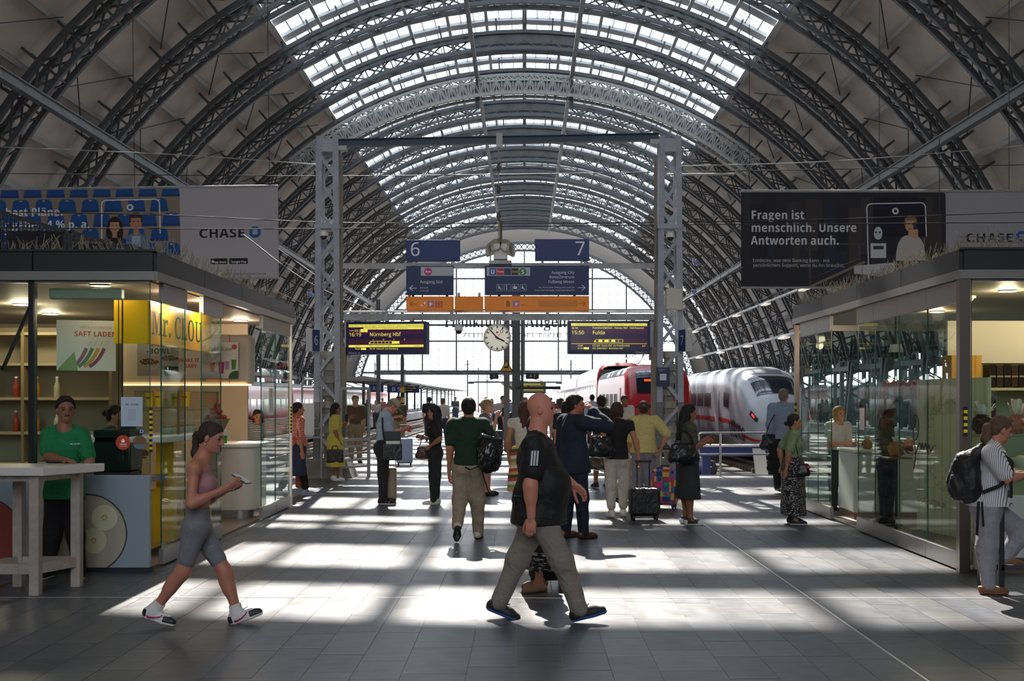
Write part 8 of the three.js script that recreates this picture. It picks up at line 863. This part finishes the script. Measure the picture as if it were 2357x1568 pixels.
mid('man with visor and brown tee inside the chocolate kiosk', 2040, 15.7, PI / 2 - 0.1, { h: 1.72, armR: { to: [-0.1, 1.08, 0.22] } }, { skin: 'brown', torso: { b: 1.0 }, hair: { type: 'short', c: '#1a1210', t: 0.02 }, wear: [tee('#4a3a34', { hem: 0.98, sleeve: 0.85, loose: 1.3 }), trousers('#2c3850', { loose: 1.1 }), shoes(SH)] });
mid('blonde saleswoman in pale top behind the white sales counter', 1930, 17.9, 0.4, { h: 1.62, armR: { to: [-0.12, 1.06, 0.25] }, armL: { to: [0.12, 1.06, 0.25] } }, { skin: 'fair', torso: { b: 0.95 }, hair: { type: 'bob', c: '#b5935c', t: 0.014 }, wear: [tee('#cfccc4', { sleeve: 0.8 }), trousers('#33343a'), shoes(SH)] });
mid('dark-haired assistant at the back of the juice kiosk', 262, 13.7, PI / 2, { h: 1.66, armR: { to: [-0.12, 1.1, 0.3] } }, { skin: 'tan', torso: { b: 0.95 }, hair: { type: 'bun', c: '#1d1512' }, wear: [tee('#1f5a3c', { sleeve: 0.8 }), trousers('#17171a'), shoes(SH)] });
const zebraMat = clothPrint(128, (g, W) => { g.fillStyle = '#d5d3ce'; g.fillRect(0, 0, W, W); g.fillStyle = '#17181a'; for (let i = 0; i < 7; i++) { g.beginPath(); g.moveTo(0, i * 18 + 4); g.bezierCurveTo(40, i * 18 - 8, 80, i * 18 + 18, 128, i * 18 + 2); g.lineTo(128, i * 18 + 10); g.bezierCurveTo(80, i * 18 + 26, 40, i * 18 + 2, 0, i * 18 + 13); g.fill(); } }, 5, 5);
mid('customer in black and white striped top leaning at the white rounded counter', 588, 19.5, 0.35, { h: 1.68, lean: 0.55, pitch: 0.3, armR: { to: [-0.3, 1.02, 0.5], hint: [-1, 0.2, 0] }, armL: { to: [0.3, 1.02, 0.5], hint: [1, 0.2, 0] } }, { skin: 'tan', torso: { b: 1.0 }, hair: { type: 'long', c: '#1d1512', len: 0.15 }, wear: [tee(zebraMat, { sleeve: 1.85, loose: 1.4, hem: 0.9, grow: 0.02 }), trousers('#23252a'), shoes(SH)] });
// people further down the platform
const far = (label, px, d, ry, h, top, bot, hairc, o = {}) => mid(label, px, d, ry, { h, ...(o.pose ?? {}) }, { near: 0, skin: o.skin ?? 'fair', torso: { b: o.b ?? 1.05 }, hair: { type: o.hair ?? 'short', c: hairc, t: 0.014 }, wear: [tee(top, { sleeve: o.sleeve ?? 0.8, loose: 1.3, hem: h * 0.5 }), o.skirt ? { kind: 'skirt', c: bot, hem: h * 0.26, w: 0.15, flare: 0.1, r1: 0.13 } : trousers(bot, { loose: 1.15 }), shoes(o.shoe ?? SH), ...(o.more ?? [])] });
far('man in black tee walking away along the far platform edge', 988, 47, PI, 1.84, '#1c1d22', '#26282e', '#17130f', { pose: { legL: [0.25, 0.05], legR: [-0.2, 0.2] } });
far('man in white tee with dark backpack strap walking away', 1019, 43, PI - 0.2, 1.78, '#d5d2cc', '#34425c', '#7a5a3c', { pose: { legL: [-0.15, 0.1], legR: [0.2, 0.05] } });
far('man in teal shirt standing far along the platform', 1048, 78, 0.4, 1.86, '#3f5a58', '#3d4c68', '#3a2c22', { pose: { armR: { to: [-0.05, 1.2, 0.25] } } });
far('man in pale blue shirt reading his phone beside the column', 1187, 39.3, -0.2, 1.9, '#aebdd6', '#7a6348', '#3a2a20', { sleeve: 1.6, pose: { pitch: 0.6, armR: { to: [-0.05, 1.28, 0.3] }, armL: { to: [0.06, 1.26, 0.3] } } });
far('woman in white blouse behind the man reading his phone', 1209, 42, 0.3, 1.8, '#d9d8d6', '#5a5e66', '#6a4a34', { hair: 'long' });
far('man in pale jacket standing near the grey column', 1157, 44, 0.5, 1.85, '#c9c6c2', '#2b2d33', '#3a2a20');
far('woman in black dress with pale bag standing near the grey column', 1171, 40, 0.7, 1.72, '#1b1b20', '#1b1b20', '#7a4a2c', { hair: 'long', skirt: 1, skin: 'fair' });
far('woman in pale top walking up the middle of the platform', 1132, 58, 0.1, 1.74, '#b9aeb0', '#3c4048', '#5a4030', { hair: 'long' });
far('man in dark shirt walking behind the pale topped woman', 1118, 66, 0, 1.82, '#33363e', '#26282e', '#2a2018');
far('older man with green shirt and backpack in the queue', 1390, 29, PI + 0.1, 1.78, '#6f9482', '#4a4c50', '#9a8266');
far('dark-haired man facing forward beside the red train cab', 1437, 31, 0.2, 1.83, '#c9c0b6', '#3a3c44', '#15110f', { skin: 'brown' });
far('man in pale blue shirt with backpack straps walking to the train', 1363, 44, PI, 1.9, '#b5bfd0', '#2b2d33', '#17130f', { sleeve: 1.2 });
far('woman with curly brown hair in white top near the suit', 1291, 27, PI, 1.74, '#d2cfca', '#3a3c44', '#4a3426', { hair: 'bob' });
far('woman with black hair in dark top behind the suit', 1302, 24, PI - 0.3, 1.7, '#2a2a30', '#8d8a86', '#17130f', { hair: 'long' });
far('man with grey hair walking beside the coaches', 1313, 57, PI, 1.8, '#8d9096', '#33363e', '#8a8078');
far('man in black tee walking beside the coaches', 1338, 52, PI, 1.84, '#1d1e22', '#3a3c44', '#17130f', { pose: { legL: [0.2, 0], legR: [-0.2, 0.1] } });
far('woman in red top walking beside the coaches', 1284, 66, PI, 1.72, '#8d3a34', '#2b2d33', '#3a2a20', { hair: 'long' });
far('man in grey shirt boarding the coaches', 1268, 74, PI, 1.82, '#6a6e76', '#33363e', '#3a2c22');
far('man in white shirt far along the coaches', 1255, 84, PI, 1.8, '#c9c9c9', '#2f3138', '#2a2018');
far('woman in blue top far along the coaches', 1246, 92, 0, 1.74, '#4a5a80', '#2f3138', '#6a4a30', { hair: 'long' });
far('man in olive tee and cap standing by the striped post', 917, 36, 0.4, 1.82, '#5a543e', '#a08a66', '#6a4a30', { more: [{ kind: 'cap', c: '#6a5a44' }], skin: 'red', pose: { armR: { to: [-0.05, 1.2, 0.25] } } });
far('man in brown shirt standing behind the glass information case', 818, 31, 0.3, 1.84, '#6a4c38', '#a08a6c', '#6a5040');
far('woman in dark top waiting on the far platform', 846, 72, 0.6, 1.7, '#33303a', '#26282e', '#2a2018', { hair: 'long' });
far('man in pink shirt waiting on the far platform', 880, 80, 0.3, 1.78, '#a56a6a', '#3a3c44', '#2a2018');
far('woman in pale top with a bob on the far platform', 866, 66, 0.2, 1.66, '#b9b0a8', '#3a3c44', '#3a2a20', { hair: 'bob' });
// ---------------------------------------------------------------- luggage and bags
function suitcase(label, px, d, w, h, dep, ry, mat, o = {}) {
  const t = thing('suitcase', label, 'suitcase', stand(px, d), ry); const g = mesh('shell', rbox(w, h, dep, o.r ?? 0.05), mat, t); g.position.y = h / 2 + 0.06;
  for (const x of [-1, 1]) for (const z of [-1, 1]) mb().cyl(V(x * w * 0.38 - 0.012, 0.03, z * dep * 0.3), V(x * w * 0.38 + 0.012, 0.03, z * dep * 0.3), 0.03, 0.03, 12).box(x * w * 0.38, 0.055, z * dep * 0.3, 0.04, 0.04, 0.04).build('wheel', MAT.darker, t);
  if (o.ribs) { const r = mb(); for (let i = -3; i <= 3; i++) r.box(i * w * 0.12, h / 2 + 0.06, dep / 2 + 0.002, w * 0.05, h * 0.86, 0.012); r.build('ribs', mat, g).position.y = -(h / 2 + 0.06); }
  if (o.handle) { const y = o.handle; mb().cyl(V(-0.09, h, -dep * 0.3), V(-0.09, y, -dep * 0.3), 0.009, 0.009, 8).cyl(V(0.09, h, -dep * 0.3), V(0.09, y, -dep * 0.3), 0.009, 0.009, 8).build('pull_rods', o.rod ?? MAT.darker, t); mb().add(rbox(0.24, 0.035, 0.035, 0.012), M4(0, y, -dep * 0.3)).build('pull_handle', MAT.darker, t); }
  mb().pipe([V(-0.07, h + 0.06, 0), V(-0.05, h + 0.085, 0), V(0.05, h + 0.085, 0), V(0.07, h + 0.06, 0)], 0.01, 6).build('grip', MAT.darker, t); if (o.pocket) mb().add(rbox(w * 0.8, h * 0.4, 0.03, 0.012), M4(0, h * 0.3 + 0.06, dep / 2 + 0.01)).build('front_pocket', mat, t); return t;
}
const catMat = clothPrint(512, (g, W) => { const cs = ['#2f5f8f', '#c2416a', '#3f9ab0', '#c9b53a', '#23406a', '#b03a4a', '#5a6fae']; for (let j = 0; j < 8; j++) for (let i = 0; i < 6; i++) { const x = i * W / 6, y = j * W / 8, w = W / 6, h = W / 8; g.fillStyle = cs[(i * 3 + j * 2) % 7]; g.fillRect(x, y, w, h); if ((i + j) % 2) { g.fillStyle = cs[(i + j * 3 + 2) % 7]; g.beginPath(); g.arc(x + w / 2, y + h * 0.55, h * 0.36, 0, 7); g.fill(); g.fillRect(x + w * 0.25, y + h * 0.1, 12, 18); g.fillRect(x + w * 0.62, y + h * 0.1, 12, 18); g.fillStyle = '#17181c'; g.fillRect(x + w * 0.38, y + h * 0.5, 5, 6); g.fillRect(x + w * 0.58, y + h * 0.5, 5, 6); } } }, 1.6, 1.6);
suitcase('black soft trolley bag pulled by the woman in white trousers', 1483, 16.6, 0.44, 0.4, 0.26, 0.1, cloth('#141416', { roughness: 0.5 }), { handle: 0.84, pocket: 1, r: 0.07 });
suitcase('suitcase in a colourful patterned cover beside the yellow shirt', 1530, 18.3, 0.4, 0.6, 0.3, -0.35, catMat, { handle: 0.95, rod: MAT.chrome, r: 0.08 });
suitcase('bronze ribbed hard suitcase standing behind the man in the cap', 898, 19.4, 0.22, 0.54, 0.4, 0.1, M('#8a7660', { roughness: 0.35, metalness: 0.3 }), { handle: 0.8, rod: MAT.chrome, ribs: 1 });
suitcase('silver blue ribbed hard suitcase further down the platform', 931, 30.0, 0.42, 0.66, 0.28, 0.15, M('#8794b0', { roughness: 0.3, metalness: 0.3 }), { handle: 1.05, rod: MAT.chrome, ribs: 1 });
suitcase('dark grey suitcase beside the woman in the black dress', 1141, 36, 0.46, 0.7, 0.3, 0.1, M('#3a3c40', { roughness: 0.5 }), { ribs: 1 });
suitcase('small black cabin case with round wheel emblem behind the bald man', 1262, 10.75, 0.34, 0.28, 0.24, 0.2, cloth('#17171a'), { r: 0.05 });
suitcase('pale suitcase standing between the two women with luggage', 1435, 19.6, 0.3, 0.62, 0.24, 0.1, M('#8f8378', { roughness: 0.5 }), {});
function bag(name, label, at3, size, c, o = {}) { const t = thing(name, label, 'bag', at3.toArray(), o.ry ?? 0), ax = [V(1, 0, 0), V(0, 1, 0), V(0, 0, 1)]; const [w, h, d] = size; mesh('pouch', o.box ? rbox(w, h, d, 0.03) : skin([ell(V(0, -h * 0.12, 0), [w * 0.5, h * 0.4, d * 0.5], ax), cap(V(-w * 0.32, h * 0.25, 0), V(w * 0.32, h * 0.25, 0), d * 0.22, d * 0.22), cap(V(-w * 0.36, -h * 0.3, 0), V(w * 0.36, -h * 0.3, 0), d * 0.4, d * 0.4)], o.res ?? 0.012, { k: 0.04, wrinkle: 0.01, wfreq: 16 }), cloth(c, { roughness: o.rough ?? 0.4 }), t); if (o.strap) mb().pipe(new THREE.CatmullRomCurve3(o.strap.map((p) => V(...p))).getPoints(16), o.sr ?? 0.009, 6).build('strap', cloth(c), t); if (o.trim) mb().box(0, h * 0.1, d * 0.5, w * 0.9, 0.02, 0.01).build('flap_edge', M(o.trim), t); return t; }
bag('handbag', 'dark leather hobo bag on the shoulder of the black blouse', P(1384, 1025, 16.8), [0.36, 0.34, 0.2], '#191b22', { strap: [[-0.08, 0.1, 0], [0.05, 0.34, 0.02], [0.1, 0.46, -0.04], [0.14, 0.32, 0], [0.14, 0.1, 0]], rough: 0.3 });
bag('handbag', 'large black leather tote on the arm of the olive tee', P(1573, 1040, 15.75), [0.4, 0.3, 0.2], '#15161a', { strap: [[-0.12, 0.1, 0], [-0.06, 0.24, -0.04], [0.02, 0.28, -0.08], [0.1, 0.22, -0.04], [0.14, 0.1, 0]], rough: 0.35 });
bag('shoulder_bag', 'small black crossbody bag with red charm over the dotted skirt', P(1849, 1080, 15.8), [0.17, 0.2, 0.1], '#17171a', { strap: [[-0.05, 0.08, 0], [-0.09, 0.3, -0.03], [-0.14, 0.52, -0.1], [-0.17, 0.62, -0.2]], sr: 0.006 }); mesh('charm', new THREE.SphereGeometry(0.025, 10, 8), M('#c22f45'), scene.getObjectByName('shoulder_bag')).position.set(0.06, 0.03, 0.05);
bag('briefcase', 'flat black document bag carried by the woman in yellow', P(771, 1050, 24.3), [0.36, 0.28, 0.08], '#141517', { box: 1, strap: [[-0.06, 0.13, 0], [-0.05, 0.2, 0], [0.05, 0.2, 0], [0.06, 0.13, 0]] });
bag('satchel', 'open black messenger bag hanging from the man in the cap', P(904, 1040, 18.75), [0.3, 0.28, 0.14], '#26282a', { box: 1, ry: 0.2, strap: [[-0.13, 0.13, 0], [-0.16, 0.4, -0.06], [-0.14, 0.62, -0.16], [-0.1, 0.66, -0.2]], sr: 0.014 }); { const t = scene.getObjectByName('satchel'), m = mesh('raised_flap', rbox(0.28, 0.2, 0.02, 0.02), cloth('#4a4d4e'), t); m.position.set(0, 0.23, -0.07); mb().box(0, 0.15, 0.03, 0.22, 0.05, 0.07).build('papers', M('#d8d6c8'), t); }
bag('handbag', 'small brown bag hanging by the long haired woman', P(972, 1040, 19.0), [0.2, 0.24, 0.12], '#4a342c', { strap: [[-0.04, 0.1, 0], [0.0, 0.24, 0], [0.08, 0.34, -0.02]] });
bag('shoulder_bag', 'black bag hanging beside the tall man in pale blue', P(1772, 1015, 21.95), [0.34, 0.34, 0.2], '#1a1a1d', { strap: [[-0.08, 0.1, 0], [0.0, 0.34, 0], [0.12, 0.52, 0.02], [0.14, 0.3, 0], [0.12, 0.1, 0]] }); bag('shoulder_bag', 'checked leather bag behind the dark hobo bag', P(1377, 1055, 17.6), [0.26, 0.36, 0.18], '#4a443c', {});
bag('folded_jacket', 'dark jacket draped over the arm of the tall man', P(1783, 1055, 21.6), [0.26, 0.62, 0.16], '#16171b', { rough: 0.9 }); bag('shopping_bag', 'orange red shopping bag beside the denim skirt', P(694, 1100, 20.9), [0.2, 0.36, 0.16], '#b5441e', { box: 1 });
bag('satchel', 'small dark satchel across the man reading his phone', P(1172, 955, 38.9), [0.26, 0.22, 0.12], '#2b3040', { res: 0.02 });
{ // glossy black roll-top backpack on one shoulder
  const t = thing('backpack', 'glossy black roll-top backpack hanging behind the green tee', 'backpack', P(1128, 1043, 14.0).toArray()), ax = [V(1, 0, 0), V(0, 1, 0), V(0, 0, 1)];
  mesh('main_bag', skin([ell(V(0, -0.02, 0), [0.15, 0.22, 0.16], ax), ell(V(-0.02, -0.13, 0.02), [0.13, 0.12, 0.14], ax), cap(V(-0.09, 0.17, 0), V(0.1, 0.14, 0), 0.06, 0.05)], 0.01, { k: 0.03, wrinkle: 0.022, wfreq: 13 }), M('#17181a', { roughness: 0.22 }), t);
  mb().pipe([V(-0.12, 0.18, 0.02), V(-0.1, 0.26, -0.06), V(-0.08, 0.28, -0.16), V(-0.12, 0.18, -0.26)], 0.02, 6).build('shoulder_strap', cloth('#141416'), t); mb().pipe([V(-0.1, -0.2, 0.05), V(-0.06, -0.34, 0.06), V(-0.02, -0.46, 0.06), V(0.0, -0.5, 0.06)], 0.008, 5).pipe([V(-0.14, -0.16, 0.04), V(-0.24, -0.2, 0.06), V(-0.3, -0.17, 0.08)], 0.008, 5).build('loose_strap', cloth('#141416'), t); mb().bar(V(-0.1, 0.21, 0.05), V(0.12, 0.17, 0.05), 0.04, 0.03).build('roll_top_buckle', M('#2a2c2e', { roughness: 0.2 }), t);
}
{ const p = P(797, 962, 24.3), o = thing('mobile_phone', 'phone held up by the woman in the yellow dress', 'phone', p.toArray(), 0.8); mesh('case', rbox(0.07, 0.15, 0.01, 0.004), MAT.darker, o); mb().box(0, 0, -0.006, 0.06, 0.13, 0.002).build('screen', M('#3a4a58', { roughness: 0.1 }), o); }
renderer.render(scene, camera);
